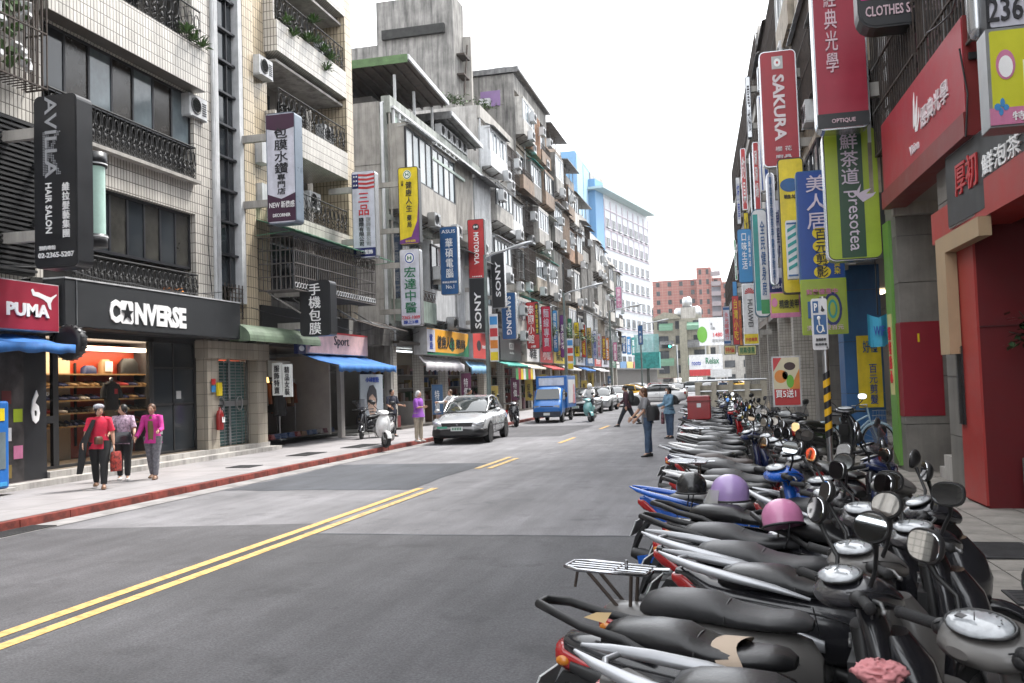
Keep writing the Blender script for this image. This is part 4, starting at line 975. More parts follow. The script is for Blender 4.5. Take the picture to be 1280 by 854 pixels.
lblade('red phone brand sign with a round winged letter mark', (584, 275, 607, 348), signr, (('e', .5, .87, .2, .055, txt_k), ('h', 'M', .38, .62, .85, .89, txt_w, .03), ('d', 'MOTOROLA', .36, .66, .24, .78, txt_w, .02), ('h', '••••••', .2, .8, .03, .05, txt_w)), rad=.06)
lblade('upper black electronics sign reading upwards beside the red sign', (613, 315, 632, 385), signk, (('u', 'SONY', .32, .7, .2, .82, txt_w, .02),), edge=kc('silver_edge', ()))
lblade('lower black electronics sign under the red phone sign', (586, 348, 608, 416), signk, (('u', 'SONY', .32, .72, .08, .74, txt_w, .02),), rad=.05, edge=kc('silver_edge', ()))
lblade('navy phone brand sign with white letters reading downwards', (626, 366, 646, 424), navy if False else signb, (('d', 'SAMSUNG', .34, .68, .1, .92, txt_w, .02),), edge=kc('silver_edge', ()))
lblade('red restaurant sign with four brush characters and a black side strip', (657, 378, 675, 436), signr, (('s', '泰國小館', .12, .62, .12, .95, txt_w, .01), ('r', .7, .97, .3, .97, signk), ('s', '泰式料理專賣', .74, .93, .33, .95, signy), ('h', '2樓', .3, .7, .03, .08, txt_w)))
lblade('red sign with pale characters next to the black strip sign', (676, 383, 690, 440), kc('crimson', (.5, .02, .06), .35), (('s', '麵線專賣', .2, .8, .12, .96, pale, .02),))
lblade('bright blue sign between the red and the purple signs', (690, 388, 698, 440), lt_blue, (('s', '眼科診所', .2, .8, .1, .95, txt_w, .02),))
lblade('purple sign with a white figure between blue and green signs', (699, 394, 708, 447), purp, (('s', '美容坊', .2, .8, .2, .8, txt_w, .02),))
lblade('green sign with white shapes just right of the purple sign', (709, 398, 716, 441), kc('deep_green_sign', (.01, .16, .08), .35), (('s', '茶飲', .2, .8, .3, .9, txt_w, .02),))
lblade('yellow sign with black characters near the street climbers', (717, 403, 725, 446), signy, (('s', '金石文具', .2, .8, .08, .94, txt_k, .02),))
for lb, x, c, tx, tm in (('red sign just right of the yellow sign', 726, signr, '當鋪', signy), ('golden brown sign in the dense row of far signs', 733, goldm, '牛肉麵', txt_k), ('pale lilac sign with dark characters in the far row', 740, pale, '皮膚科', txt_b), ('second pale sign with crimson characters in the far row', 746, pale, '內科診所', txt_r), ('brown red sign in the far row', 752, kc('brown_sign', (.25, .08, .04), .35), '茶莊', signy), ('orange sign squeezed between far signs', 756, orange, '麵包', txt_w),
        ('pale sign with purple characters far along the row', 760, pale, '牙醫', purp), ('dark pink sign far along the row', 766, pink, '美髮', txt_w), ('small grey white sign far along the row', 771, kc('sign_grey', ()), '旅社', txt_k)):
    yy = 406 + (x - 726) * .55
    lblade(lb, (x, yy, x + (7 if x < 745 else 6), 447 + (x - 726) * .12), c, (('s', tx, .18, .82, .08, .94, tm, .02),), rad=.05)
for i, (x, c, lb) in enumerate(((777, signb, 'blue and white sign at the far bend'), (783, lt_blue, 'light blue sign at the far bend'), (789, teal, 'green bordered sign at the far bend'))):
    blade(lb, (x, 420 + i, x + 6, 442 + i), 108 + i * 4, c, (('s', '藥局', .2, .8, .1, .9, txt_w, .02),), rad=.05, side='n')
lblade('small white and crimson sign high up near the white high-rise', (769, 358, 778, 386), pale, (('r', .1, .9, .05, .95, pink), ('s', '租屋中心', .25, .75, .1, .9, txt_w)), rad=.04)
blade('blue banner hanging from a pole near the far bend', (797, 407, 804, 431), 88, signb, (('h', 'R', .3, .7, .6, .7, txt_w), ('s', '建國', .3, .7, .1, .5, txt_w)), rad=.03, side='n', th=.05)

# ---- fascia signs facing the street (left row): local x outward, y along
def fascia(label, Ya, Yb, za, zb, X, m, els, th=.3, edge=None, name='fascia_sign', group=None, rz=0, rad=0, cat='sign'):
    w, h = abs(Yb - Ya), zb - za
    t = thing(name, label, cat, (X, Ya, za), rz, group)
    g = G(); g.box(-th, 0, 0, w, 0, h); g.build('cabinet', edge or m, t)
    g = G(); g.box(.0, .012, .02, w - .02, .02, h - .02); g.build('face_panel', m, t)
    deco(t, w, h, els, '+x', .012); return t
conv = fascia('long black shoe shop fascia with big white letters and a star', 15.66, 22.35, 3.25, 4.22, FX + .45, kc('matt_black_fascia', (.022, .024, .027), .5), (
    ('h', 'C', .20, .252, .16, .68, txt_w, .05), ('p', [(.262, .16), (.314, .16), (.321, .21), (.321, .63), (.314, .68), (.262, .68), (.255, .63), (.255, .21)], txt_w), ('h', 'NVERSE', .328, .62, .16, .68, txt_w, .05)), th=.5)
write(conv, signk, '★', (1.73, 2.13, .23, .60), '+x', .022, 'h')
g = G(); g.box(-.5, .03, 0, 6.69, .97, 1.0); g.build('top_trim', white_m, conv)
g = G(); g.box(.0, .03, .33, .35, -.05, .97); g.build('edge_trim', edge_g, conv)
puma = fascia('crimson sports shop sign with a leaping cat and white letters', 13.2, 15.55, 3.12, 4.06, FX + .42, kc('crimson_panel', (.33, .02, .045), .4), (
    ('h', 'PUMA', .42, .88, .28, .55, txt_w, .04), ('p', [(.68, .83), (.70, .72), (.76, .70), (.82, .66), (.86, .60), (.88, .48), (.905, .46), (.90, .6), (.92, .68), (.97, .78), (.965, .80), (.90, .72), (.85, .74), (.76, .80), (.72, .80), (.70, .86)], txt_w)), th=.5, edge=white_m)
fascia('faded pink shop sign with a handwritten word', 26.3, 31.2, 2.98, 3.72, FX + .4, mat('faded_pink_panel', (.66, .42, .4), .5, var=.15, streak=.15), (('r', 0, 1, .93, 1, signr), ('h', 'Sport', .42, .66, .3, .85, txt_k, -.01)), th=.4, edge=white_m)
fascia('blue number board left of the pink shop sign', 25.7, 26.28, 2.95, 3.8, FX + .4, navy, (('h', '服飾', .1, .9, .5, .8, txt_w), ('e', .5, .2, .3, .1, txt_w)), th=.1)
fascia('yellow orange pharmacy fascia in a white frame', 37.2, 43.4, 3.2, 4.35, FX + .6, goldm if False else kc('amber_panel', (.75, .36, .03), .4), (('r', 0, .17, .05, .95, pale), ('s', '健康', .05, .12, .2, .8, txt_b), ('h', '健康人生', .22, .62, .25, .75, txt_k, .02), ('h', '藥局', .66, .9, .3, .7, txt_k, .02), ('e', .57, .45, .06, .28, txt_g, .003), ('r', 0, 1, .0, .1, txt_g), ('p', [(1, .1), (1, .9), (.96, .5), (.85, .2), (.7, .1)], txt_g)), th=.6, edge=white_m)
fascia('red phone shop fascia with a small round mark', 44.2, 49.0, 3.15, 4.5, FX + .6, kc('coral_red_panel', (.6, .06, .05), .4), (('e', .22, .5, .08, .2, txt_k), ('h', 'motorola', .34, .7, .4, .58, txt_w, .01)), th=.6, edge=white_m)
fascia('dark grey shop fascia with a square emblem', 49.6, 54.6, 3.15, 4.5, FX + .6, grey_s, (('r', .42, .62, .5, .78, kc('silver_mark', (.4, .4, .4))), ('r', .45, .59, .55, .73, grey_s, .009), ('h', '共', .47, .57, .55, .72, K['silver_mark']), ('h', 'studio', .42, .62, .3, .4, K['silver_mark'])), th=.6)
rnd = random.Random(9)
for i, (Y0, w, c, tx, lb) in enumerate(((56.6, 3.6, signw, '鞋', 'white fascia sign beyond the dark grey one'), (60.6, 4.2, signr, '小館', 'red fascia sign behind the blue truck'), (65.2, 4.6, signy, '麵食', 'yellow fascia sign above the parked black car'), (70.2, 4, teal, '水果', 'teal fascia sign in the middle distance'), (74.6, 4.4, signw, '診所', 'white clinic fascia in the middle distance'), (79.4, 4.8, signb, '書局', 'blue bookshop fascia in the middle distance'), (84.6, 4.2, signr, '熱炒', 'red fascia sign near the last buildings'), (89.2, 4.8, pale, '洗衣', 'pale laundry fascia near the last buildings'), (94.6, 4.6, kc('deep_green_sign', ()), '茶行', 'green tea shop fascia near the last buildings'))):
    fascia(lb, Y0, Y0 + w, 3.2, 4.3, FX + .5, c, (('h', tx, .2, .8, .2, .8, txt_k if c in (signw, signy, pale) else txt_w, .02),), th=.5, edge=white_m)

# ================================================================== RIGHT HAND SIGNS
def rb(label, pxr, Y, m, els, **k): return blade(label, pxr, Y, m, els, side='r', **k)
red_d = kc('deep_crimson_sign', (.30, .012, .035), .35); alum = kc('brushed_edge', (.5, .51, .53), .22, metal=.8)
rb('huge crimson optician sign with vertical white characters', (1010, -70, 1089, 158), 16.5, red_d, (('s', '經典光學', .22, .47, .3, .76, kc('letter_rose', (.62, .45, .5))), ('r', .02, .98, .01, .085, signk), ('h', 'OPTIQUE', .28, .72, .03, .055, kc('letter_rose', ()))), rad=.14, edge=alum, th=.4)
rb('black clothes shop sign at the top edge of the view', (1068, -60, 1172, 26), 14.2, signk, (('h', 'CLOTHES SHOP', .1, .9, .14, .27, K['letter_rose']), ('r', .05, .95, .36, .7, kc('magenta_mark', ()))), rad=.25, edge=signk, th=.4)
t = rb('lime green tea shop sign with a dark stripe and a white bird mark', (1027, 163, 1105, 323), 17.4, limeg, (('r', .26, .70, .02, .98, kc('bottle_green', (.008, .05, .02), .35)), ('s', '鮮茶道', .30, .64, .57, .97, kc('letter_lilac', (.6, .52, .62)), .02), ('d', 'presotea', .34, .60, .07, .52, K['letter_lilac'], .0),
    ('p', [(.48, .52), (.68, .43), (.86, .47), (.92, .5), (.85, .49), (.74, .49), (.84, .53), (.72, .52), (.62, .50), (.66, .57), (.58, .52)], K['letter_lilac'])), rad=.14, edge=alum, th=.36, brackets=(.12, .95))
g = G(); g.prism(rrect(.015, 1.165, .01, 2.38, .13), -.006, .0, 'xz'); g.build('black_rim', signk, t)
rb('red kitchenware sign with a white blossom emblem', (948, 66, 1001, 206), 26, kc('cherry_red_sign', (.33, .018, .03), .35), (('r', .34, .64, .84, .95, kc('sign_grey', ())), ('e', .49, .895, .09, .035, txt_w, .01), ('e', .49, .895, .03, .012, signr, .014), ('d', 'SAKURA', .34, .66, .22, .79, kc('letter_pale', (.7, .62, .64)), .03), ('h', '櫻 花', .34, .78, .13, .17, K['letter_pale']), ('h', '廚具', .34, .78, .07, .1, K['letter_pale'])), rad=.14, edge=alum)
rb('royal blue beauty parlour sign with yellow discs', (994, 215, 1057, 352), 21, kc('royal_blue', (.015, .06, .27), .35), tuple([('s', '美人居', .2, .68, .48, .97, K['letter_lilac'], .03)] + [('e', .50, .44 - i * .115, .19, .055, signy) for i in range(4)] + [('s', '百元剪影', .36, .64, .05, .49, txt_k, .025), ('s', '燙染', .76, .9, .07, .2, signy)]), rad=.06, edge=signb)
rb('plain yellow sign with a blue oval behind the blue parlour sign', (971, 199, 1012, 366), 23, signy, (('e', .45, .8, .38, .05, signb), ('h', '鞋坊', .2, .75, .7, .73, txt_k)), rad=.1, edge=signk)
sty = []
for i in range(6): sty.append(('p', [(.1, .14 + i * .13), (.9, .22 + i * .13), (.9, .28 + i * .13), (.1, .20 + i * .13)], teal))
rb('small white sign with green slanted stripes like a barber pole', (982, 276, 999, 348), 22, signw, tuple(sty) + (('r', .05, .95, .93, .96, signb), ('r', .05, .95, .04, .07, signb)), rad=.02, edge=signw, th=.3)
rb('narrow white sign with a column of small blue characters', (957, 216, 974, 356), 25, pale, (('s', '專業美睫美甲霧眉教學', .3, .66, .05, .97, signb),), rad=.12, edge=alum)
rb('blue sign with a white slash behind the cherry red sign', (946, 120, 962, 238), 29, kc('royal_blue', ()), (('p', [(.0, .95), (.25, 1), (.6, .0), (.3, .0)], txt_w),), rad=.05, edge=alum)
rb('thin red sign with white top behind the blue slash sign', (940, 178, 952, 264), 31, signr, (('s', '涮涮鍋', .2, .7, .2, .9, txt_w),), rad=.05, edge=alum)
rb('slim lilac sign near the thin red sign', (936, 190, 945, 284), 34, pale, (('s', '泌尿科診所', .2, .7, .1, .9, txt_k),), rad=.1, edge=alum)
rb('rounded white and green sign with a thick teal frame', (938, 262, 965, 396), 28, signw, (('r', .1, .4, .06, .95, teal), ('r', .4, .9, .03, .16, signg), ('s', '全民健身房', .5, .8, .2, .9, signb)), rad=.18, edge=kc('teal_edge', (.02, .1, .16), .3), th=.4)
rb('navy and white sign with a phone number band at its foot', (957, 250, 988, 367), 26.5, pale, (('r', .02, .98, .02, .17, navy), ('h', '2368-1515', .12, .9, .06, .11, txt_w), ('s', '補習班', .3, .75, .35, .9, navy)), rad=.05, edge=navy)
rb('sky blue hotpot sign with white characters at the edge of the sky', (921, 287, 942, 353), 45, kc('sky_blue_sign', (.03, .22, .48), .35), (('s', '口味生活', .26, .66, .25, .95, txt_w, .02), ('s', '火鍋專門店', .74, .9, .3, .9, txt_w)), rad=.12, edge=signb)
def petals(cx, cz, r, w, h, m):
    return [('p', [(cx, cz), (cx + math.cos(a - .16) * r, cz + math.sin(a - .16) * r * w / h), (cx + math.cos(a) * r * 1.15, cz + math.sin(a) * r * 1.15 * w / h), (cx + math.cos(a + .16) * r, cz + math.sin(a + .16) * r * w / h)], m) for a in [PI * (.02 + k * .137) for k in range(8)]]
rb('white phone sign with a red fan of petals and black letters', (927, 355, 949, 431), 44, signw, tuple(petals(.5, .84, .3, .8, 2.9, signr)) + (('d', 'HUAWEI', .34, .68, .3, .74, txt_k, .01), ('r', .03, .97, .02, .18, signy), ('h', '手機專賣', .1, .9, .06, .12, txt_r)), rad=.05, edge=alum)
rb('red sign with gold brush characters next to the phone sign', (914, 370, 926, 431), 54, signr, (('s', '台灣小吃', .2, .8, .1, .95, signy, .03),), rad=.05)
rb('white and blue sign at the far end of the right row', (903, 383, 914, 431), 60, pale, (('s', '永光眼鏡行', .2, .8, .14, .85, txt_r), ('r', .03, .97, .9, .97, signb), ('r', .03, .97, .03, .1, signb)), rad=.04)
rb('orange strip sign squeezed beside the gold lettered red sign', (922, 375, 929, 432), 50, orange, (('s', '麻辣鍋', .2, .8, .1, .9, signr, .02),), rad=.04)
rb('pale yellow banner under the far signs', (905, 432, 920, 443), 52, kc('pale_yellow', (.55, .5, .2)), (('h', '特價', .1, .9, .2, .8, txt_r),), rad=.02, th=.04, brackets=())
rb('yellow green banner under the white phone sign', (922, 432, 946, 444), 43, kc('pale_yellow', ()), (('h', '開幕優惠', .1, .9, .2, .8, txt_g),), rad=.02, th=.04, brackets=())
rb('yellow and pink banner under the navy sign', (962, 366, 1001, 396), 24.3, kc('banner_yellow', (.5, .45, .05), .5), (('r', 0, 1, 0, .18, pink), ('e', .15, .6, .1, .18, pink), ('h', '精緻美甲', .3, .95, .35, .7, txt_k)), rad=.02, edge=pink, th=.05, brackets=())
rb('lime banner with a big dark number under the blue parlour sign', (1000, 350, 1061, 417), 20.6, kc('banner_lime', (.28, .36, .05), .5), (('h', '剪髮優惠中', .12, .8, .72, .82, pink), ('h', '1', .14, .24, .3, .6, signb), ('e', .68, .45, .2, .3, navy), ('e', .68, .45, .15, .24, K['banner_lime'], .011), ('e', .68, .45, .1, .17, teal, .014), ('e', .68, .45, .06, .12, K['banner_lime'], .018), ('h', '洗剪只要百元', .1, .9, .08, .17, kc('letter_rose', ()))), rad=.02, edge=limeg, th=.04, brackets=())
rb('red drinks banner with fruit pictures and a buy five offer', (964, 446, 1003, 508), 17.5, kc('menu_red', (.42, .03, .03), .5), (('r', .05, .95, .35, .97, kc('menu_cream', (.55, .5, .35))), ('p', [(.05, .97), (.35, .97), (.05, .7)], signr), ('e', .62, .8, .2, .08, kc('berry', (.04, .02, .02))), ('e', .3, .6, .22, .13, orange), ('e', .45, .62, .1, .08, txt_k), ('e', .62, .5, .13, .13, kc('leafy_green', ())), ('p', [(.6, .35), (.95, .75), (.95, .35)], orange), ('h', '買5送1', .1, .8, .18, .34, txt_w, .03)), rad=.01, edge=white_m, th=.03, brackets=())
rb('yellow poster with blue characters on the blue column', (1070, 420, 1105, 509), 22.55, signy, (('h', '好禮', .25, .85, .76, .93, signb, .03), ('s', '百元剪髮', .45, .8, .05, .62, K['royal_blue'], .04)), rad=.01, edge=signy, th=.02, brackets=())
for i, (r_, Y, c, tx, tm, lb) in enumerate((((931, 96, 941, 172), 40, alum, '電機', txt_k, 'bare steel framed sign high beside the blue slash sign'), ((925, 186, 935, 262), 47, signr, '釣具', txt_w, 'red sign on the sky side of the slim lilac sign'),
        ((919, 222, 927, 280), 58, signw, '按摩', txt_b, 'small white sign against the sky above the hotpot sign'), ((946, 84, 953, 112), 36, grey_s, '', txt_w, 'grey box sign left of the blossom emblem sign'), ((929, 266, 937, 300), 50, signy, '冰', txt_k, 'small yellow sign above the hotpot sign'),
        ((917, 300, 922, 350), 66, signg, '茶', txt_w, 'thin green sign left of the hotpot sign'), ((915, 352, 922, 372), 62, lt_blue, '', txt_w, 'small blue sign above the gold lettered red sign'))):
    rb(lb, r_, Y, c, (('s', tx, .2, .8, .1, .9, tm, .01),) if tx else (), rad=.05, edge=alum if i % 2 else signk)
# cyan flag
a = atY(1084, 398, 17.6); b = atY(1113, 438, 17.6); w = b.x - a.x; h = a.z - b.z
t = thing('banner_flag', 'small cyan shop flag hanging in front of the blue column', 'flag', (a.x, 17.6, b.z))
g = G(); n = 8
for i in range(n): g.add([(w * i / n, .05 * math.sin(i), h * (.12 if i % 7 else .2)), (w * (i + 1) / n, .05 * math.sin(i + 1), h * (.12 if (i + 1) % 7 else .2)), (w * (i + 1) / n, .05 * math.sin(i + 1), h - abs(i + 1 - n / 2) * -.02), (w * i / n, .05 * math.sin(i), h - abs(i - n / 2) * -.02)], [(0, 1, 2, 3)], 0, True)
g.build('cloth', kc('cyan_cloth', (.05, .33, .5), .7), t); write(t, txt_b, 'WIF', (w * .25, w * .75, h * .45, h * .75), '-y', .07)
g = G(); g.tube([(w * .5, 0, h + .05), (w * .5, 0, h + 1.2), (2.9 - a.x, 0, h + 1.25)], .012, 6); g.build('cord', black_m, t)
# Vision fascia (deep red box) facing the street
def rfascia(label, Ynear, Yfar, za, zb, out, m, els, th=.3, edge=None, extra_rz=0.):
    t = thing('fascia_sign', label, 'sign', (RX(Yfar) - out, Yfar, za), PI + PHI + extra_rz); w = Yfar - Ynear; h = zb - za
    g = G(); g.box(-th, 0, 0, w, 0, h); g.build('cabinet', edge or m, t)
    g = G(); g.box(0, .012, .02, w - .02, .02, h - .02); g.build('face_panel', m, t); deco(t, w, h, els, '+x', .012); return t
vis = rfascia('big glossy red optician fascia with a white flame mark', 11.6, 16.4, 4.80, 5.95, .16, kc('vision_red', (.36, .02, .035), .4), (
    ('p', [(.47, .42), (.485, .75), (.50, .85), (.497, .6), (.50, .45)], txt_w), ('p', [(.49, .38), (.51, .62), (.535, .76), (.525, .52), (.51, .38)], txt_w), ('p', [(.49, .36), (.525, .42), (.55, .6), (.55, .48), (.52, .34)], txt_w),
    ('h', 'Vision', .42, .53, .12, .24, K['letter_pale']), ('h', '經典光學', .57, .86, .3, .55, K['letter_pale'], .01)), th=.3, edge=kc('dark_red_side', (.2, .02, .02), .4))
g = G(); g.box(-.3, .05, -.02, 4.82, -.28, -.002); g.build('sill_beam', kc('dark_red_side', ()), vis)
g = G(); g.tube([(.05, 4.82, .75), (.0, 4.86, .2), (.04, 4.84, -.3)], .012, 5); g.obox((-.1, 4.83, .65), (.12, .04, .08)); g.build('cable', black_m, vis, kind='stuff')
rfascia('dark woodgrain tea shop board with red and white brush characters', 8.6, 12.75, 3.60, 4.52, .13, mat('dark_woodgrain', (.05, .052, .055), .5, var=.4, scale=4, streak=.3), (('h', '厚初', .10, .30, .36, .80, signr, .03), ('h', '鮮泡茶', .34, .62, .40, .66, txt_w, .01)), th=.12, edge=steel, extra_rz=.03)
a = atY(1232, 38, 9.4); b = atY(1300, 153, 9.4)
rb('yellow and pink shop sign with a blue flower at the right edge', (1231, 37, 1320, 153), 9.4, kc('acid_yellow', (.55, .55, .02), .35), (('r', .0, 1, .02, .19, pink), ('h', '特賣中', .34, .95, .05, .14, txt_w), ('e', .28, .62, .15, .15, pink), ('e', .28, .6, .11, .11, txt_w, .011), ('e', .12, .2, .05, .035, lt_blue, .012), ('e', .2, .24, .035, .045, lt_blue, .012), ('e', .25, .19, .045, .03, lt_blue, .012), ('e', .17, .15, .035, .04, lt_blue, .012), ('r', .55, .8, .35, .65, txt_w), ('h', '✽', .58, .76, .42, .58, lt_blue)), rad=.01, edge=edge_g)
rb('white number sign in the top right corner', (1228, -60, 1320, 30), 9.5, pale, (('h', '2366-0', .02, 1.0, .10, .40, txt_k),), rad=.02, edge=signk)
t = thing('sign_tube', 'silver rounded sign edge with small writing beside the number sign', 'sign', (atY(1222, 50, 9.8).x, 9.8, atY(1222, 50, 9.8).z)); g = G(); g.lathe([(.01, 0), (.06, .02), (.085, .1), (.085, 2), (.01, 2)], (0, 0, 0), 'z', 16); g.build('cover', alum, t)
# narrow sign strips on the street side of the grey column
st = thing('shop_sign', 'narrow green and yellow strip sign on the side of the grey column', 'sign', (RX(17.3) - .0, 17.35, .2), PI + PHI)
g = G(); g.box(0, .05, 0, .5, 0, 4.2); g.build('green_strip', kc('grass_green', (.12, .28, .05)), st); g = G(); g.box(.051, .06, .1, .4, 1.2, 2.6); g.build('yellow_strip', kc('pale_yellow', ()), st); write(st, txt_r, '甜蜜點心', (.17, .33, 1.4, 2.4), '+x', .062, 's')
# disabled parking sign on a pole wrapped in black and yellow tape
a = atY(1013, 374, 14.2); b = atY(1036, 437, 14.2); w = b.x - a.x; h = a.z - b.z; px_ = atY(1037, 500, 14.25)
t = thing('parking_sign', 'blue and white disabled parking sign on a steel pole with striped tape', 'road sign', (px_.x, 14.25, .13))
g = G(); g.tube([(-.03, 0, 0), (-.03, .0, a.z - .1)], .045, 12); g.build('pole', steel, t)
o = G(); o.prism(rrect(0, w, 0, h, .03), -.02, 0, 'xz'); pl = o.build('sign_plate', signw, t); pl.location = (a.x - px_.x, -.06, b.z - .13)
deco(pl, w, h, (('r', .1, .45, .72, .95, signb), ('h', 'P', .18, .38, .76, .91, txt_w, .03), ('e', .72, .77, .12, .03, txt_k), ('p', [(.62, .76), (.66, .86), (.70, .86), (.8, .77)], txt_k), ('r', .12, .92, .3, .68, signb), ('h', '身障機車', .2, .85, .17, .23, txt_k), ('h', '專用停車', .15, .9, .08, .13, txt_k), ('h', '格', .85, .93, .02, .06, txt_k)), '-y', .02)
g = G(); g.ell((w * .45, -.032, h * .62), (.025, .008, .03)); g.tube([(w * .45, -.032, h * .58), (w * .48, -.032, h * .48), (w * .66, -.032, h * .47), (w * .72, -.032, h * .36), (w * .8, -.032, h * .36)], .012, 5)
g.tube([(w * .5 + math.cos(q) * w * .18, -.032, h * .42 + math.sin(q) * h * .085) for q in [PI * (.75 + k * .11) for k in range(12)]], .009, 5); g.build('wheelchair_symbol', txt_w, pl, kind='stuff')
za, zb = atY(1037, 546, 14.2).z - .13, atY(1037, 465, 14.2).z - .13
g = G(); n = 9; hh = (zb - za) / n
for i in range(n):
    rg = []
    for j in (0, 1): rg.append([(-.03 + .052 * math.cos(2 * PI * k / 14), .052 * math.sin(2 * PI * k / 14), za + hh * (i + j) + .03 * math.cos(2 * PI * k / 14)) for k in range(14)])
    g.rings(rg, i % 2, caps=False)
g.build('hazard_tape', [signk, kc('tape_yellow', (.7, .4, .01))], t)
# ================================================================== SHOPS AT STREET LEVEL (left), all inside their own buildings
def zc(px, py, X): return atX(px, py, X).z
shelf_m = kc('pine_shelf', (.42, .26, .12)); redwall = kc('orange_red_shop_wall', (.5, .06, .02)); creamw = kc('cream_shop_wall', (.65, .55, .38))
S = thing('shop_interior', 'lit shoe shop interior with red walls behind the display window', 'shop', (-15.6, 16, .36))
g = G(); g.box(-.1, 0, 2.9, 8.2, 0, 2.75, 0); g.box(-.1, .0, .2, 2.899, 0, 2.75, 1); g.box(0, 1.6, 7.9, 7.99, 0, 2.75, 0); g.build('back_wall', [redwall, creamw], S)
g = G(); g.box(.0, 2.0, -.2, 8, -.02, .01); g.build('floor', kc('shop_floor', (.2, .16, .12)), S)
ORD = ['first', 'second', 'third', 'fourth', 'fifth', 'sixth', 'seventh', 'eighth', 'ninth', 'tenth', 'eleventh', 'twelfth', 'thirteenth', 'fourteenth', 'fifteenth', 'sixteenth', 'seventeenth', 'eighteenth', 'nineteenth', 'twentieth', 'twenty-first', 'twenty-second']
zs = [zc(130, y, -15.5) - .36 for y in (469.5, 484.5, 500.5, 515.5, 531)]
for z in zs: put('shelf', cached('shf', lambda g: g.box(.0, .36, .3, 7.8, 0, .035), 'shelf', shelf_m), S, (0, 0, z))
g = G()
for y in (3.0, 4.6, 6.2): g.box(.02, .06, y, y + .05, .3, 2.3)
g.build('upright', black_m, S, kind='stuff')
g = G(); g.box(.2, 1.0, 1.0, 7.6, 2.6, 2.65); g.build('lamp_panel', mat('shop_light', (1, .82, .6), .4, var=0, emit=2.6), S)
cs_ = [kc('shoe_black', (.02, .02, .02)), kc('shoe_white', (.55, .53, .5)), kc('shoe_red', (.4, .03, .03)), kc('shoe_navy', (.02, .03, .1)), kc('shoe_tan', (.35, .22, .1))]
def shoe_g(g):
    for yy in (-.07, .07): g.loft_x([(-.16, yy, .035, 0, .12), (-.1, yy, .05, 0, .14), (0, yy, .05, 0, .10), (.1, yy, .055, 0, .07), (.16, yy, .035, 0, .05)], 0, 8)
r = random.Random(2)
for zi in (1, 2, 3, 4):
    for k in range(20):
        y = .45 + k * .37
        c = r.choice(cs_); o = put('shoe', cached('shoe' + c.name, shoe_g, 'shoe', c), None, (-15.6 + .2, 16 + y, .36 + zs[zi] + .036)); o.rotation_euler.z = r.uniform(-.5, .5)
        tag(o, '%s shoe, number %s from the left on the %s shoe shelf' % (c.name[5:], ORD[k], ORD[zi]), 'shoe', 'shoes on the shoe shop shelves'); o['label'] = 'pair of %s shoes, %s from the left on the %s shelf of the shoe shop' % (c.name[5:], ORD[k], ORD[zi])
for i, (y, w, h, c, lb) in enumerate(((3.3, .45, .2, 'navy', 'dark bag at the left of the top shoe shelf'), (3.9, .4, .36, 'star', 'framed star print box on the top shoe shelf'), (4.8, .7, .4, 'black', 'black bag in the middle of the top shoe shelf'), (6.3, .5, .35, 'navy', 'navy backpack at the right of the top shoe shelf'))):
    t = thing('display_bag' if c != 'star' else 'display_box', lb, 'bag' if c != 'star' else 'box', (-15.4, 16 + y, .36 + zs[0] + .037))
    g = G(); g.loft_z([(0, 0, 0, .1, w / 2), (h * .7, 0, 0, .1, w / 2 * .95), (h, 0, 0, .05, w / 2 * .6)], 0, 12, 4); g.build('body', cs_[3] if c == 'navy' else (cs_[4] if c == 'star' else cs_[0]), t)
    if c == 'star': g = G(); g.box(.11, .12, -w * .35, w * .35, h * .15, h * .85); q = g.build('print', txt_w, t)
# shop window frames
W_ = thing('shop_window', 'black framed display window and glass door of the shoe shop', 'shop window', (FX - .35, 15.66, .36))
g = G()
for y in (.0, .52, .60, 3.72, 3.82, 5.6): g.box(0, .08, y, y + .08, 0, 2.85)
g.box(0, .08, 0, 5.68, 2.75, 2.88); g.box(0, .08, .08, .52, .95, 1.1); g.box(0, .1, .08, 5.6, 0, .07); g.box(-.02, .06, 3.9, 5.6, 2.1, 2.15); g.box(-.02, .06, 4.7, 4.75, 0, 2.75); g.box(-.02, .06, 3.9, 5.6, 1.2, 1.25)
g.build('frame', black_m, W_)
clearg = mat('clear_shop_glass', (.03, .03, .03), .02, var=0, alpha=.10)
for nm, a, b_, m in (('pane', .08, .52, clearg), ('pane', .68, 3.72, clearg), ('pane', 3.9, 5.6, glass_d)):
    g = G(); g.box(.03, .04, a, b_, .07, 2.75); g.build(nm, m, W_)
for k, y in enumerate((.13, .22, .31, .40)):
    g = G(); g.tube([(.05, y + math.cos(a) * .035, 1.55 + math.sin(a) * .035) for a in [q * PI / 5 for q in range(10)]], .007, 4, closed=True); g.build('round_sticker', txt_w, W_)
g = G(); g.box(-.02, .05, 4.85, 5.05, 1.35, 1.55); g.box(.05, .055, 3.95, 4.25, .5, .9); g.build('notice', kc('paper_grey', (.4, .4, .4)), W_, kind='stuff')
g = G(); g.box(-.3, .3, -.02, 6.66, 2.88, 2.97); g.build('lintel', black_m, W_)
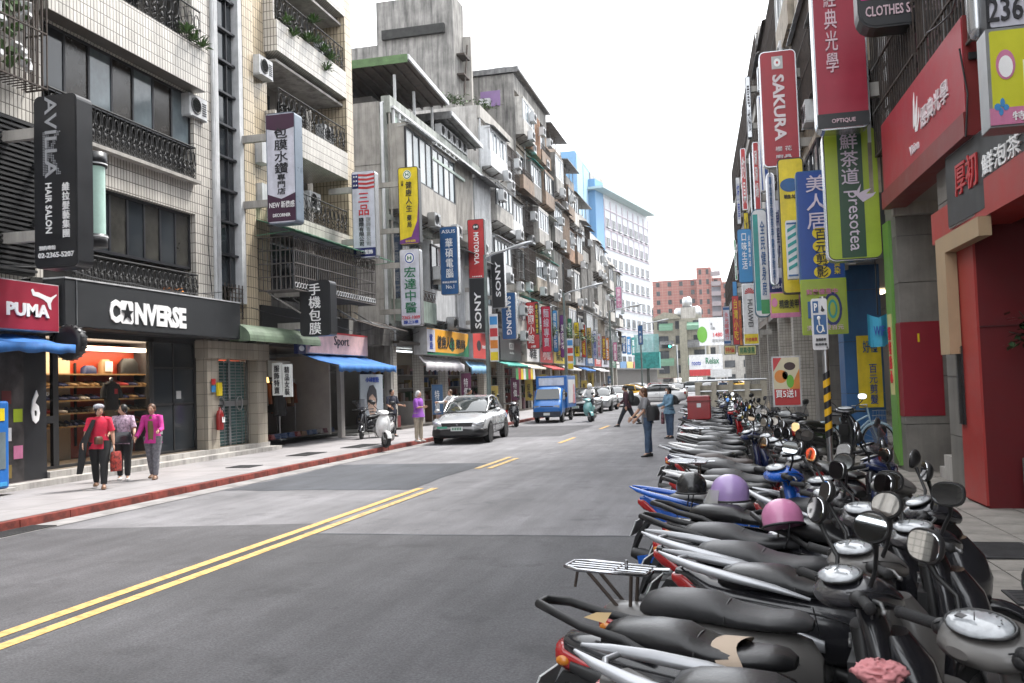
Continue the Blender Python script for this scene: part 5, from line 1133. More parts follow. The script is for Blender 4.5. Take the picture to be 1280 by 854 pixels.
# mannequin in black shirt
mn = thing('mannequin', 'headless mannequin in a black print shirt inside the shoe shop window', 'mannequin', (-14.35, 18.75, .66))
g = G(); g.loft_z([(.85, 0, 0, .13, .2), (1.05, 0, 0, .12, .19), (1.3, 0, 0, .13, .21), (1.45, 0, 0, .11, .2), (1.52, 0, 0, .06, .07)], 0, 14, 2.4); g.tube([(0, -.19, 1.44), (0, -.27, 1.3), (.02, -.3, 1.12)], [.06, .07, .075], 8); g.tube([(0, .19, 1.44), (0, .27, 1.3), (.02, .3, 1.12)], [.06, .07, .075], 8); g.build('shirt', kc('black_cotton', (.012, .012, .014), .8), mn)
g = G(); g.loft_z([(.1, 0, -.08, .07, .07), (.8, 0, -.07, .1, .1), (.87, 0, 0, .12, .18)], 0, 10); g.loft_z([(.1, 0, .08, .07, .07), (.8, 0, .07, .1, .1)], 0, 10); g.build('trousers', kc('khaki_cotton', (.12, .09, .05), .8), mn)
g = G(); g.lathe([(.02, -.3), (.3, -.3), (.3, .02), (.02, .03)], (0, 0, 0), 'z', 16); g.tube([(0, 0, 0), (0, 0, .9)], .02, 6); g.ell((0, 0, 1.56), (.05, .05, .05)); g.build('stand', steel, mn)
g = G(); g.box(.125, .13, -.05, .06, 1.22, 1.34); g.build('chest_print', signr, mn)
# black poster column with a big white figure six, round tyre shaped lamp
pc = thing('poster_column', 'black column with posters and a white figure beside the shoe shop', 'column', (FX + .05, 15.0, .24))
g = G(); g.box(-.3, .0, 0, .62, -.11, 3.0); g.build('panel', signk, pc)
g = G(); g.box(-.3, .02, -.62, -.002, -.11, 3.0); g.build('poster_panel', mat('busy_poster', (.05, .045, .045), .4, var=.5, scale=3), pc)
write(pc, txt_w, '6', (.2, .42, 1.1, 1.75), '+x', .002, 'h', bold=.03)
g = G()
for q in range(5): g.box(.021, .026, -.55 + (q % 2) * .28, -.32 + (q % 2) * .28, .1 + q * .35, .35 + q * .35, q)
g.build('poster', [kc('goods_yellow', (.5, .36, .05)), pink, signw, limeg, kc('goods_red', (.35, .03, .03))], pc, kind='stuff')
rl = thing('round_sign', 'round black lamp shaped like a tyre under the crimson sports sign', 'sign', (FX + .55, 15.7, 2.92))
g = G(); g.lathe([(.2, -.1), (.27, -.12), (.34, -.08), (.36, 0), (.34, .08), (.27, .12), (.2, .1)], (0, 0, 0), 'y', 26); g.lathe([(.01, -.03), (.2, -.03), (.2, .03), (.01, .03)], (0, 0, 0), 'y', 20, 1)
for k in range(20): a = 2 * PI * k / 20; g.obox((math.cos(a) * .352, 0, math.sin(a) * .352), (.016, .18, .03), (0, -a, 0))
g.build('rim', [black_p, kc('tan_disc', (.4, .33, .22))], rl, kind='stuff')
g = G(); g.tube([(-.6, 0, 0), (-.3, 0, 0)], .03, 6); g.build('bracket', black_m, rl)
# blue things at the left edge
def canopy(label, X, Y0, Y1, z, out, drop, m, name='awning', cat='awning', val=.16, frame=True, seed=1):
    t = thing(name, label, cat, (X, Y0, z)); w = Y1 - Y0; g = G(); n = max(6, int(w / .2)); r = random.Random(seed)
    pts = []
    for j in range(5):
        row = []
        for i in range(n + 1):
            u = j / 4; row.append((out * u, w * i / n, -drop * u - .05 * math.sin(u * PI) * (1 + .4 * math.sin(i)) + .01 * math.sin(i * 2.1)))
        pts.append(row)
    pts.append([(out + .01 * math.sin(i * 1.3), w * i / n, -drop - val * (1 + .15 * math.sin(i * 1.9))) for i in range(n + 1)])
    vs_ = [p for r_ in pts for p in r_]; N1 = n + 1
    g.add(vs_, [(a * N1 + b_, a * N1 + b_ + 1, (a + 1) * N1 + b_ + 1, (a + 1) * N1 + b_) for a in range(5) for b_ in range(n)], 0, True); c = g.build('canvas', m, t, fix=False)
    sm_ = c.modifiers.new('thickness', 'SOLIDIFY'); sm_.thickness = .012
    g = G(); g.tube([(out - .02, 0, -drop - .03), (out - .02, w, -drop - .03)], .018, 6)
    for yy in (.03, w / 2, w - .03): g.tube([(0, yy, -.04), (out - .03, yy, -drop - .06)], .014, 6)
    g.build('frame', steel, t, kind='stuff'); return t
bluec = mat('blue_canvas', (.03, .16, .46), .7, var=.2, streak=.15)
canopy('small blue awning under the crimson sports shop sign', FX + .1, 12.6, 15.3, 3.05, .9, .22, bluec)
canopy('long blue awning over the clothes shop and portrait poster', FX + .1, 26.4, 31.3, 3.0, 1.35, .42, bluec, val=.2, seed=3)
bb = thing('vending_cabinet', 'blue cabinet with a yellow square at the left edge', 'cabinet', (-12.95, 13.12, .25))
g = G(); g.box(-.25, .25, 0, .72, 0, 1.55); g.build('body', kc('cabinet_blue', (.02, .14, .45), .35), bb, bevel=.04)
g = G(); g.box(.251, .262, .1, .6, 1.2, 1.42); g.build('yellow_panel', signy, bb); g = G(); g.box(.251, .262, .1, .62, .35, 1.0); g.build('glass_panel', glass_b, bb); g = G(); g.box(.251, .27, .08, .64, .05, .12); g.build('tray', kc('cabinet_blue_light', (.05, .3, .6)), bb)
g = G(); g.box(-.3, .3, .02, .85, -.02, -.001); g.build('base_plate', conc, bb)
# fire extinguisher, notices, sign boards on the doorway
fe = thing('fire_extinguisher', 'red fire extinguisher hanging on the tiled doorway pier', 'fire extinguisher', (FX + .15, 21.75, .85))
g = G(); g.lathe([(.01, 0), (.09, .0), (.095, .03), (.095, .42), (.07, .5), (.03, .53), (.03, .6), (.01, .6)], (0, 0, 0), 'z', 16); g.build('cylinder', kc('extinguisher_red', (.3, .02, .02), .3), fe); g = G(); g.tube([(0, 0, .6), (.06, 0, .62), (.13, 0, .4), (.1, 0, .2)], .012, 6); g.obox((.03, 0, .64), (.12, .03, .03)); g.build('hose', black_p, fe)
g = G(); g.box(.1, .115, -.06, .06, .2, .34); g.build('label_band', txt_w, fe)
nb = thing('notice_box', 'yellow notice box with red and blue stickers above the fire extinguisher', 'notice', (FX + .07, 21.68, 1.75))
g = G(); g.box(0, .06, .05, .25, 0, .35, 0); g.box(0, .03, -.18, -.02, .3, .45, 1); g.box(0, .03, -.18, -.02, .1, .27, 2); g.build('board', [signy, signr, lt_blue], nb, kind='stuff')
vb = thing('shop_sign', 'small white double sign with dark characters beside the tiled doorway', 'sign', (FX + .2, 24.5, 1.7))
g = G(); g.box(0, .3, 0, .08, 0, .95); g.box(.34, .62, 0, .08, -.05, .9); g.build('panel', kc('glowing_white', (.7, .72, .7)), vb, kind='stuff'); write(vb, txt_k, '服飾特賣', (.06, .24, .05, .9), '-y', .002, 's'); write(vb, txt_k, '精品女裝', (.40, .56, 0, .85), '-y', .002, 's')  # plain white panels, no emission
hs = thing('hanging_sign', 'grey hanging board with black brush marks under the pink sign', 'sign', (FX - .2, 24.9, 2.25)); g = G(); g.box(0, .05, 0, 1.4, 0, .5); g.build('board', kc('grey_board', (.38, .38, .33)), hs); write(hs, txt_k, '大 玟', (.5, 1.2, .12, .4), '+x', .052)
# clothes shop
CS = thing('shop_interior', 'dim clothes shop interior with hanging garments and yellow lamps', 'shop', (FX - 2.6, 24.6, .3))
g = G(); g.box(-.05, 0, 0, 6, 0, 2.7); g.build('back_wall', kc('brown_shop_wall', (.09, .06, .045)), CS); g = G(); g.box(.4, 2.4, 4.6, 4.7, 0, 2.7); g.box(2.35, 2.5, 5.3, 5.6, -.17, 2.6); g.build('partition', kc('grey_white_partition', (.36, .34, .32)), CS)
g = G(); g.tube([(1.2, .3, 1.9), (1.2, 4.4, 1.9)], .02, 6); g.tube([(1.2, .3, 0), (1.2, .3, 1.9)], .02, 6); g.tube([(1.2, 4.4, 0), (1.2, 4.4, 1.9)], .02, 6); g.build('garment_rail', steel, CS)
r = random.Random(8)
for k in range(16):
    c = r.choice([kc('cloth_brown', (.12, .06, .03), .85), kc('cloth_black', (.015, .015, .016), .85), kc('cloth_sand', (.3, .2, .1), .85), kc('cloth_rust', (.2, .06, .03), .85), kc('cloth_grey', (.12, .12, .12), .85)])
    t = thing('garment', ['brown', 'black', 'sand coloured', 'rust', 'grey'][['cloth_brown', 'cloth_black', 'cloth_sand', 'cloth_rust', 'cloth_grey'].index(c.name)] + ' garment, %s hanger from the left on the clothes shop rail' % ORD[k], 'garment', (FX - 1.4, 25.0 + k * .25, 2.15), 0, 'garments on the clothes shop rail')
    L_ = r.uniform(.7, 1.1); g = G(); g.loft_z([(-L_, 0, 0, .24, .06), (-L_ * .5, 0, 0, .2, .05), (-.12, 0, 0, .21, .045), (-.03, 0, 0, .08, .03)], 0, 10); g.build('cloth', c, t); g = G(); g.tube([(0, 0, -.03), (0, 0, .02), (.02, 0, .05), (0, 0, .07)], .005, 4); g.build('hanger', steel, t)
for k in range(3):
    t = thing('pendant_lamp', ('left', 'middle', 'right')[k] + ' one of three yellow pendant lamps in the clothes shop', 'lamp', (FX - .9, 25.3 + k * .75, 2.1), 0, 'pendant lamps in the clothes shop')
    g = G(); g.lathe([(.03, .3), (.09, .24), (.14, 0), (.12, 0)], (0, 0, 0), 'z', 12); g.build('shade', mat('glowing_shade', (1, .62, .18), .5, var=0, emit=.9), t); g = G(); g.tube([(0, 0, .3), (0, 0, 1.1)], .006, 4); g.build('cord', black_p, t)
bj = thing('mannequin', 'mannequin in a black jacket at the front of the clothes shop', 'mannequin', (FX - .5, 26.2, .3))
g = G(); g.loft_z([(.75, 0, 0, .17, .25), (1.1, 0, 0, .14, .22), (1.4, 0, 0, .13, .23), (1.52, 0, 0, .06, .08)], 0, 12); g.tube([(0, -.2, 1.42), (.02, -.3, 1.1), (.04, -.31, .8)], [.07, .075, .07], 8); g.tube([(0, .2, 1.42), (.02, .3, 1.1), (.04, .31, .8)], [.07, .075, .07], 8); g.build('jacket', kc('cloth_black', ()), bj); g = G(); g.tube([(0, 0, 0), (0, 0, 1.6)], .025, 6); g.lathe([(.02, 0), (.18, 0), (.18, .02), (.02, .02)], (0, 0, 0), 'z', 12); g.build('stand', steel, bj)
for k in range(12):
    y = 25.0 + k * .42; c = r.choice([kc('goods_red', ()), kc('goods_brown', (.12, .07, .04)), kc('goods_white', (.5, .5, .48)), kc('goods_pink', (.4, .12, .2)), kc('goods_blue', (.04, .1, .3))]); o = put('folded_clothes', cached('fold' + c.name, lambda g: [g.obox((0, 0, .03 + q * .05), (.3 - q * .02, .26, .045), (0, 0, q * .1)) for q in range(3)], 'folded_clothes', c), None, (FX - .45, y, .356)); o.rotation_euler.z = r.uniform(-.4, .4)
    tag(o, '%s stack of folded clothes, %s from the left on the clothes shop threshold' % (c.name[6:], ORD[k]), 'clothes', 'folded clothes along the clothes shop front')
# poster with a dark haired face
po = thing('portrait_poster', 'tall pale poster of a dark haired face beyond the blue awning', 'poster', (FX - .05, 31.5, .25))
g = G(); g.box(-.05, 0, 0, 2.2, 0, 2.1); g.build('panel', kc('poster_blue_grey', (.3, .34, .38), .4), po)
g = G(); g.prism([(1.1 + math.cos(a) * .42, 1.0 + math.sin(a) * .5) for a in [q * PI / 9 for q in range(18)]], .0, .01, 'yz'); g.build('face', kc('poster_face', (.35, .24, .19)), po)
g = G(); g.prism([(.62, .95), (.6, 1.35), (.85, 1.66), (1.2, 1.7), (1.5, 1.5), (1.58, 1.1), (1.48, .95), (1.42, 1.2), (1.1, 1.36), (.8, 1.25), (.7, 1.1)], .011, .018, 'yz'); g.build('hair', txt_k, po)
g = G(); g.box(.011, .016, .86, 1.0, 1.02, 1.06); g.box(.011, .016, 1.2, 1.34, 1.02, 1.06); g.box(.011, .016, 1.02, 1.2, .7, .73); g.build('facial_features', kc('poster_brown', (.08, .04, .03)), po, kind='stuff')
write(po, txt_b, '小林髮藝', (.5, 1.8, 1.8, 2.0), '+x', .002)
# hanging cloths, awnings and clutter along the farther shops
for i, (Y0, w, z, out, c, lb) in enumerate(((37.0, 5.6, 3.1, .3, kc('crumpled_white_cloth', (.5, .48, .5), .8), 'crumpled white and pink cloth awning under the amber fascia'), (43.8, 3.2, 3.0, .3, kc('sky_cloth', (.2, .4, .6), .7), 'sky blue cloth awning under the coral red fascia'), (49.2, 5, 3.2, 1.3, teal_a, 'teal awning under the dark grey fascia'), (55, 4.5, 3.1, 1.2, kc('cream_cloth', (.6, .55, .45), .7), 'cream awning behind the blue truck'), (61.5, 4.5, 3.1, 1.2, kc('red_cloth', (.45, .04, .04), .7), 'red awning in the middle distance'), (68.5, 5, 3.1, 1.2, kc('white_cloth', (.65, .65, .65), .7), 'white awning in the middle distance'), (76, 5, 3.1, 1.2, bluec, 'blue awning far down the left row'), (84, 6, 3.1, 1.2, kc('white_cloth', ()), 'white awning near the end of the left row'))):
    canopy(lb, FX + .3, Y0, Y0 + w, z, min(out, .8), .3, c, val=.3 if i < 2 else .12, seed=i)
flags = [('green', signg), ('red', signr), ('yellow', signy), ('white', signw)]
for k in range(8):
    nm, c = flags[k % 4]; Y = 49.4 + k * .62
    t = thing('hanging_flag', '%s cloth square hung under the teal awning, %s from the near end' % (nm, ['first', 'second', 'third', 'fourth', 'fifth', 'sixth', 'seventh', 'eighth'][k]), 'flag', (FX + 1.5, Y, 2.05), 0, 'cloth squares under the teal awning')
    g = G(); g.add([(0, 0, 0), (.03, .5, .0), (0, .5, .62), (0, 0, .62)], [(0, 1, 2, 3)]); g.build('cloth', c, t, fix=False)
r = random.Random(5)
for k in range(13):                                                                # banners between shops, all different
    Y = 38.2 + k * 4.6; c, nm = r.choice([(kc('faded_red_cloth', (.28, .05, .05), .7), 'red'), (kc('faded_yellow_cloth', (.42, .32, .08), .7), 'yellow'), (kc('faded_white_cloth', (.4, .4, .4), .7), 'white'), (kc('plum_cloth', (.14, .04, .09), .7), 'plum'), (kc('faded_blue_cloth', (.06, .13, .25), .7), 'blue')]); z = r.uniform(.9, 1.9)
    t = thing('shop_banner', '%s upright shop banner on the left pavement, number of shops from the grey car %s' % (nm, 'about %d' % k), 'banner', (FX + r.uniform(.2, .8), Y, .13), 0, 'small banners along the left shops'); t['label'] = '%s upright shop banner, %s past the low blue awning on the left pavement' % (nm, ORD[k])
    g = G(); g.box(0, .5, -.01, .01, z - .7, z + .6); g.build('cloth', c, t); write(t, txt_k if nm in ('white', 'yellow') else txt_w, r.choice(['特價', '新品', '午餐', '促銷']), (.14, .36, z - .5, z + .4), '-y', .012, 's'); g = G(); g.tube([(0, 0, 0), (0, 0, z + .65)], .015, 5); g.tube([(0, 0, z + .62), (.5, 0, z + .62)], .012, 5); g.build('pole', steel, t)

# ================================================================== STREET FURNITURE
lampg = mat('galvanised_green_pole', (.16, .2, .19), .5, .3, var=.2)
def street_lamp(label, X, Y, h, arm, banner=None):
    t = thing('street_lamp', label, 'street lamp', (X, Y, .13), 0, 'street lamps along the left kerb')
    g = G(); g.tube([(0, 0, 0), (0, 0, h * .5), (0, 0, h)], [.10, .085, .06], 12); g.lathe([(.16, 0), (.16, .06), (.11, .35), (.1, .35)], (0, 0, 0), 'z', 14); g.build('pole', lampg, t)
    g = G(); g.tube([(0, 0, h - .15), (arm * .25, 0, h + .02), (arm * .6, 0, h + .12), (arm, 0, h + .3)], [.055, .05, .05, .04], 8); g.build('arm', steel, t)
    g = G(); g.loft_x([(arm * .78, 0, .04, h + .14, h + .22), (arm, 0, .13, h + .18, h + .32), (arm * 1.25, 0, .14, h + .26, h + .42), (arm * 1.45, 0, .07, h + .36, h + .44)], 0, 12); hd = g.build('lamp_head', steel, t)
    g = G(); g.ell((arm * 1.15, 0, h + .215), (.24, .09, .05)); g.build('lens', clear_lens, hd)
    if banner:
        g = G(); g.box(.1, .45, -.01, .01, banner[0], banner[1]); bn = g.build('banner', signw, t); n = 4
        for i, c in enumerate((signy, orange, signr, lt_blue)):
            zz = banner[0] + (banner[1] - banner[0]) * (i + .1) / n; g = G(); g.box(.12, .43, -.018, -.011, zz, zz + (banner[1] - banner[0]) / n * .7); g.build('colour_field', c, bn)
    return t
street_lamp('nearest street lamp, pole rising behind the grey car', -9.75, 35.5, 6.9, 1.35, (2.6, 4.5))
street_lamp('second street lamp beyond the blue truck', -9.75, 52.5, 6.9, 1.6, (2.4, 4.2))
street_lamp('third street lamp in the distance', -9.75, 72, 7.2, 1.8)
street_lamp('fourth and farthest street lamp', -9.75, 95, 7.4, 2)
# teal netting round a frame at the bend
a = atY(793, 432, 98); t = thing('scaffold', 'teal netted scaffold frame on a stout post at the bend', 'scaffold', (a.x, 98, 0))
g = G(); g.box(1.2, 1.5, 0, .3, 0, 4.5); g.build('post', kc('dark_post', (.06, .07, .06)), t); g = G(); g.box(0, 2.6, -.2, 1.2, 3.0, 4.7); g.build('teal_box', mat('teal_netting', (.05, .36, .34), .7, var=.3), t)
g = G(); g.box(0, 2.6, -.2, -.18, 4.701, 6.6); g.build('net', mat('pale_teal_net', (.3, .6, .6), .8, var=.2, alpha=.5), t)
t = thing('traffic_light', 'traffic light with a lit green lamp far down the street', 'traffic light', (atY(846, 436, 100).x, 100, 0)); g = G(); g.tube([(0, 0, 0), (0, 0, 5.4), (-.9, 0, 5.4)], .07, 8); g.build('pole', steel, t); g = G(); g.box(-1.6, -.5, -.15, .1, 5.1, 5.5); g.build('housing', signk, t); g = G(); g.ell((-.72, -.16, 5.3), (.12, .04, .12)); g.build('green_lamp', mat('green_light', (.05, .9, .6), .4, var=0, emit=3), t)
# cream stone entrance with railings, right side of the road
a = atY(868, 470, 37); b = atY(958, 472, 37); w = b.x - a.x
stone = mat('cream_stone', (.46, .42, .34), .8, var=.15, streak=.35)
t = thing('stone_railing', 'cream stone underpass entrance wall with metal railing at the end of the scooters', 'wall', (a.x, 37, 0))
for yy in (0, 2.2):
    g = G(); g.box(0, w, yy, yy + .25, 0, 1.0); g.build('low_wall', stone, t)
    for k in range(5):
        put('stone_post', cached('sp', lambda g: g.box(0, .2, .02, .23, 1.0, 1.62), 'stone_post', stone), t, (k * (w - .2) / 4, yy, 0))
    g = G()
    for z in (1.62, 1.2): g.tube([(0, yy + .12, z + .06), (w, yy + .12, z + .06)], .04, 8)
    g.build('handrail', steel, t, kind='stuff')
g = G(); g.box(-.25, -.001, 0, 2.45, 0, 1.05); g.box(0, w, .25, .3, .9, 1.5); g.build('end_wall', stone, t)
# bicycle
def bicycle(label, loc, rz):
    t = thing('bicycle', label, 'bicycle', loc, rz); pb = kc('bicycle_pale_blue', (.3, .42, .5), .35)
    for x in (-.52, .52):
        g = G(); g.tube([(x + math.cos(a) * .31, 0, .33 + math.sin(a) * .31) for a in [q * PI / 14 for q in range(28)]], .018, 6, closed=True); wv = g.build('wheel', rubber, t)
        g = G()
        for k in range(14): a = 2 * PI * k / 14; g.tube([(x, (-1) ** k * .02, .33), (x + math.cos(a) * .30, 0, .33 + math.sin(a) * .30)], .0025, 3)
        g.tube([(x + math.cos(a) * .29, 0, .33 + math.sin(a) * .29) for a in [q * PI / 12 for q in range(24)]], .009, 5, closed=True); g.build('spokes', steel, wv, kind='stuff')
        g = G(); g.tube([(x + math.cos(a) * .35, 0, .33 + math.sin(a) * .35) for a in [R(20 + q * 17) for q in range(9)]], .012, 5, flat=2.5); g.build('mudguard', pb, t)
    g = G(); g.tube([(-.12, 0, .3), (-.22, 0, .78)], .018, 8); g.tube([(-.12, 0, .3), (.36, 0, .72)], .02, 8); g.tube([(-.18, 0, .55), (.34, 0, .82)], .018, 8); g.tube([(.52, 0, .33), (.38, 0, .72), (.33, 0, .98)], .016, 8); g.tube([(-.12, 0, .3), (-.52, 0, .33), (-.2, 0, .66)], .012, 6); g.build('frame', pb, t)
    g = G(); g.loft_x([(-.38, 0, .09, .80, .86), (-.28, 0, .1, .80, .87), (-.12, 0, .03, .80, .85)], 0, 10); g.build('saddle', black_p, t); g = G(); g.tube([(-.45 + .0, .06, .68), (-.75, .06, .68), (-.75, -.06, .68), (-.45, -.06, .68)], .008, 5, closed=True); g.build('carrier', steel, t)
    g = G(); g.tube([(.12, .27, 1.02), (.26, .22, 1.03), (.33, 0, .98), (.26, -.22, 1.03), (.12, -.27, 1.02)], .012, 6); g.build('handlebar', steel, t)
    g = G()
    for z in (.62, .72, .82, .92): g.tube([(.45 + (z - .6) * .1, .17, z), (.75 + (z - .6) * .2, .17, z), (.75 + (z - .6) * .2, -.17, z), (.45 + (z - .6) * .1, -.17, z)], .005, 4, closed=True)
    for k in range(7): g.tube([(.74, -.15 + k * .05, .62), (.81, -.15 + k * .05, .92)], .003, 3)
    for k in range(5): g.tube([(.48 + k * .06, .17, .62), (.5 + k * .065, .17, .92)], .003, 3); g.tube([(.48 + k * .06, -.17, .62), (.5 + k * .065, -.17, .92)], .003, 3)
    g.build('basket', steel, t, kind='stuff'); g = G(); g.tube([(-.12, .03, .3), (-.04, .1, .18)], .01, 5); g.tube([(-.12, -.03, .3), (-.2, -.1, .42)], .01, 5); g.obox((-.03, .13, .18), (.09, .08, .02)); g.obox((-.2, -.13, .42), (.09, .08, .02)); g.build('crank', black_p, t)
    return t
bicycle('pale blue bicycle with a wire basket by the blue column', (2.12, 19.6, .13), R(-25))
# plants
def leafy(label, loc, n, s, spread, seed, m=leaf_d, up=.2, name='plant', cat='plant', stems=5):
    t = thing(name, label, cat, loc); r = random.Random(seed); g = G(); q = G()
    for k in range(stems):
        e = Vector((r.uniform(-1, 1) * spread[0], r.uniform(-1, 1) * spread[1], r.uniform(.4, 1) * spread[2])); q.tube([(0, 0, 0), e * .5 + Vector((0, 0, .05)), e], .006, 4)
        for j in range(n // stems):
            p = e * r.uniform(.3, 1.1) + Vector((r.gauss(0, .05), r.gauss(0, .05), r.gauss(0, .05))); a = r.uniform(0, 2 * PI); d = Vector((math.cos(a), math.sin(a), r.uniform(-.7, up))).normalized(); sd = d.cross(Vector((0, 0, 1))).normalized() * s * .22
            g.add([p, p + d * s * .5 + sd, p + d * s, p + d * s * .5 - sd], [(0, 1, 2, 3)])
    q.build('stem', rust, t, kind='stuff'); g.build('foliage', m, t, fix=False); return t
leafy('glossy leafy plant hanging in front of the dark red wall', (3.35, 11.6, 2.0), 60, .17, (.35, .3, .5), 3, mat('glossy_leaf', (.03, .07, .03), .25, var=.4))
leafy('pale flowering plant low at the right edge by the red wall', (3.25, 11.2, .9), 16, .12, (.15, .15, .35), 6, kc('cream_petal', (.5, .45, .3)))
g = G(); g.box(3.15, 3.55, 11.3, 11.9, .12, .75); o = g.build('planter', mat('dark_stone_planter', (.08, .08, .075), .85, var=.3), None, bevel=.02); tag(o, 'dark stone block planter against the red wall', 'planter')
for i, (y, z, x) in enumerate(((20.4, 10.75, .45), (20.75, 10.7, .45), (20.1, 10.85, .42))): potted((FX + x, y, z), ('bright green fern at the right end of the fourth floor balcony', 'trailing green plant beside the balcony corner', 'small bushy plant behind the balcony rail')[i], .32, i + 3, leaf, 40, pot=False)
for i, (px, py) in enumerate(((357, 25), (367, 42), (392, 25), (395, 50), (405, 62), (413, 72), (408, 85), (385, 48))):
    p = atX(px, py, FX + .5); potted((p.x, p.y, p.z - .1), 'green balcony plant on the second tiled bay, %s' % ('far left', 'hanging lowest on the left', 'against the air conditioner', 'in the middle', 'right of the middle', 'near the corner', 'hanging over the corner edge', 'left of the middle')[i], .38, i + 13, leaf, 44, pot=False, group='plants on the upper balcony')
for i, (px, py, w_) in enumerate(((556, 118, 2), (570, 117, 2), (611, 125, 1.5))):
    p = atX(px, py, FX - .6); leafy('green shrub on the roof edge, %s' % ('left', 'middle', 'right and smallest')[i], (p.x, p.y, p.z - .6), 160, .22, (.9, .9, .7), i + 30, leaf, name='shrub', cat='shrub', stems=12)
for i, Y in enumerate((63, 68, 73, 78)): leafy('green climber spilling over the shop signs, %s' % ('nearest', 'second', 'third', 'farthest')[i], (FX + 1.0, Y, 5.0), 300, .3, (.5, 2.6, .9), i + 50, leaf, name='climbing_plant', cat='climber', stems=20)
leafy('orange flowers on the ledge above the black fascia', (FX + .3, 19.6, 4.28), 20, .1, (.3, .2, .2), 71, kc('orange_petal', (.6, .2, .03)))
# overhead cables
def cable(label, pts, r=.012):
    t = thing('cable', label, 'cable', pts[0]); g = G(); P0 = Vector(pts[0]); q = []
    for i in range(len(pts) - 1):
        a, b_ = Vector(pts[i]), Vector(pts[i + 1])
        for k in range(8): u = k / 8; q.append(a.lerp(b_, u) - P0 - Vector((0, 0, .12 * (b_ - a).length * u * (1 - u))))
    q.append(Vector(pts[-1]) - P0); g.tube(q, r, 5); g.build('wire', black_p, t); return t
cable('black cable sagging along the tops of the sports shop signs', [(FX + .5, 13, 4.3), (FX + .45, 15.6, 4.45), (FX + .3, 18, 4.35), (FX + .3, 21.8, 4.5)])
cable('black cable running below the window cage', [(FX + .2, 23.4, 4.2), (FX + .5, 27, 4.1), (FX + .3, 34.6, 4.0)])
cable('pale cable looping over the low shop roof', [(FX + .1, 31, 3.9), (FX + .4, 33, 4.3), (FX + .2, 35.2, 3.9), (FX + .3, 38, 4.4)])
cable('cable hanging on the tiled pier beside the stair windows', [(FX + .06, 21.55, 7.2), (FX + .08, 21.45, 5.8), (FX + .08, 21.6, 4.4)])
cable('cable from the optician fascia to the number sign', [(2.5, 12.5, 6.1), (2.6, 11.6, 6.0), (2.5, 10, 6.3)])
# things on and around the scooters
def helmet(label, loc, rz, c, vis_=None, s=1.0, tilt=0):
    t = thing('helmet', label, 'helmet', loc, rz); t.rotation_euler = (tilt, 0, rz)
    g = G(); rg = []
    for i in range(9):
        th_ = PI / 2 * i / 8; rg.append([(math.cos(2 * PI * k / 20) * .135 * s * math.cos(th_ * .97), math.sin(2 * PI * k / 20) * .118 * s * math.cos(th_ * .97), (.03 + .125 * math.sin(th_)) * s) for k in range(20)])
    g.rings([[(x * .98, y * .98, -.03 * s) for x, y, z in rg[0]]] + rg); g.build('shell', c, t)
    g = G(); g.tube([(math.cos(a) * .137 * s, math.sin(a) * .12 * s, -.025 * s) for a in [q * PI / 10 for q in range(20)]], .009, 6, closed=True); g.build('trim', black_p, t)
    g = G(); g.tube([(0, .11 * s, -.02), (.02, .09 * s, -.12), (.02, 0, -.17), (.02, -.09 * s, -.12), (0, -.11 * s, -.02)], .006, 5); g.build('strap', black_p, t)
    if vis_:
        g = G(); rg = [[(.02 + math.cos(a) * (.14 + .05 * j / 3), math.sin(a) * (.125 + .01 * j), .06 - j * .035) for a in [R(-75 + 15 * k) for k in range(11)]] for j in range(4)]
        vs_ = [p for r_ in rg for p in r_]; g.add(vs_, [(i * 11 + j, i * 11 + j + 1, (i + 1) * 11 + j + 1, (i + 1) * 11 + j) for i in range(3) for j in range(10)], 0, True); g.build('visor', vis_, t, fix=False)
    return t
# ================================================================== MOTOR SCOOTERS (local: x forward, y left, z up)
seat_m = mat('worn_black_vinyl', (.014, .014, .015), .31, var=.25, scale=5, bump=.12, fine=60)
seat_g = mat('dusty_grey_vinyl', (.04, .04, .042), .42, var=.25, scale=4, bump=.12, fine=60)
paint = mat('scooter_paint', (.02, .02, .024), .22, var=.1, coat=.5, scale=6)
plas = mat('scooter_dark_plastic', (.018, .018, .019), .48, var=.25, scale=10)
trimm = mat('scooter_trim', (.42, .43, .45), .3, .4, var=.1)
alu = mat('engine_alloy', (.28, .28, .28), .45, .7, var=.3, scale=14)
dashg = mat('dash_glass', (.42, .44, .46), .04, var=.3, scale=9)  # pale base colour paints in part of the sky reflection
plate_w = kc('plate_white', (.62, .64, .63), .4)
def wheel(par, x, r=.215, w=.10):
    g = G(); prof = [(r * .62, -w * .4), (r * .8, -w * .5), (r * .95, -w * .42), (r, -w * .16), (r, w * .16), (r * .95, w * .42), (r * .8, w * .5), (r * .62, w * .4)]
    g.lathe(prof, (0, 0, 0), 'y', 22, closed=False); wv = put('wheel', g.mesh('wheel', rubber), par, (x, 0, r)); fix_normals(wv.data)
    g = G(); g.lathe([(r * .66, -w * .4), (r * .58, -w * .3), (r * .56, w * .3), (r * .66, w * .4)], (0, 0, 0), 'y', 20)
    for k in range(3): a = 2 * PI * k / 3; g.tube([(0, 0, 0), (math.cos(a) * r * .6, 0, math.sin(a) * r * .6)], [.035, .022], 6)
    g.lathe([(.01, -.07), (.05, -.07), (.05, .07), (.01, .07)], (0, 0, 0), 'y', 12); g.lathe([(.09, -.05), (.09, -.045), (.04, -.045)], (0, 0, 0), 'y', 16)
    g.build('rim', alu, wv); return wv
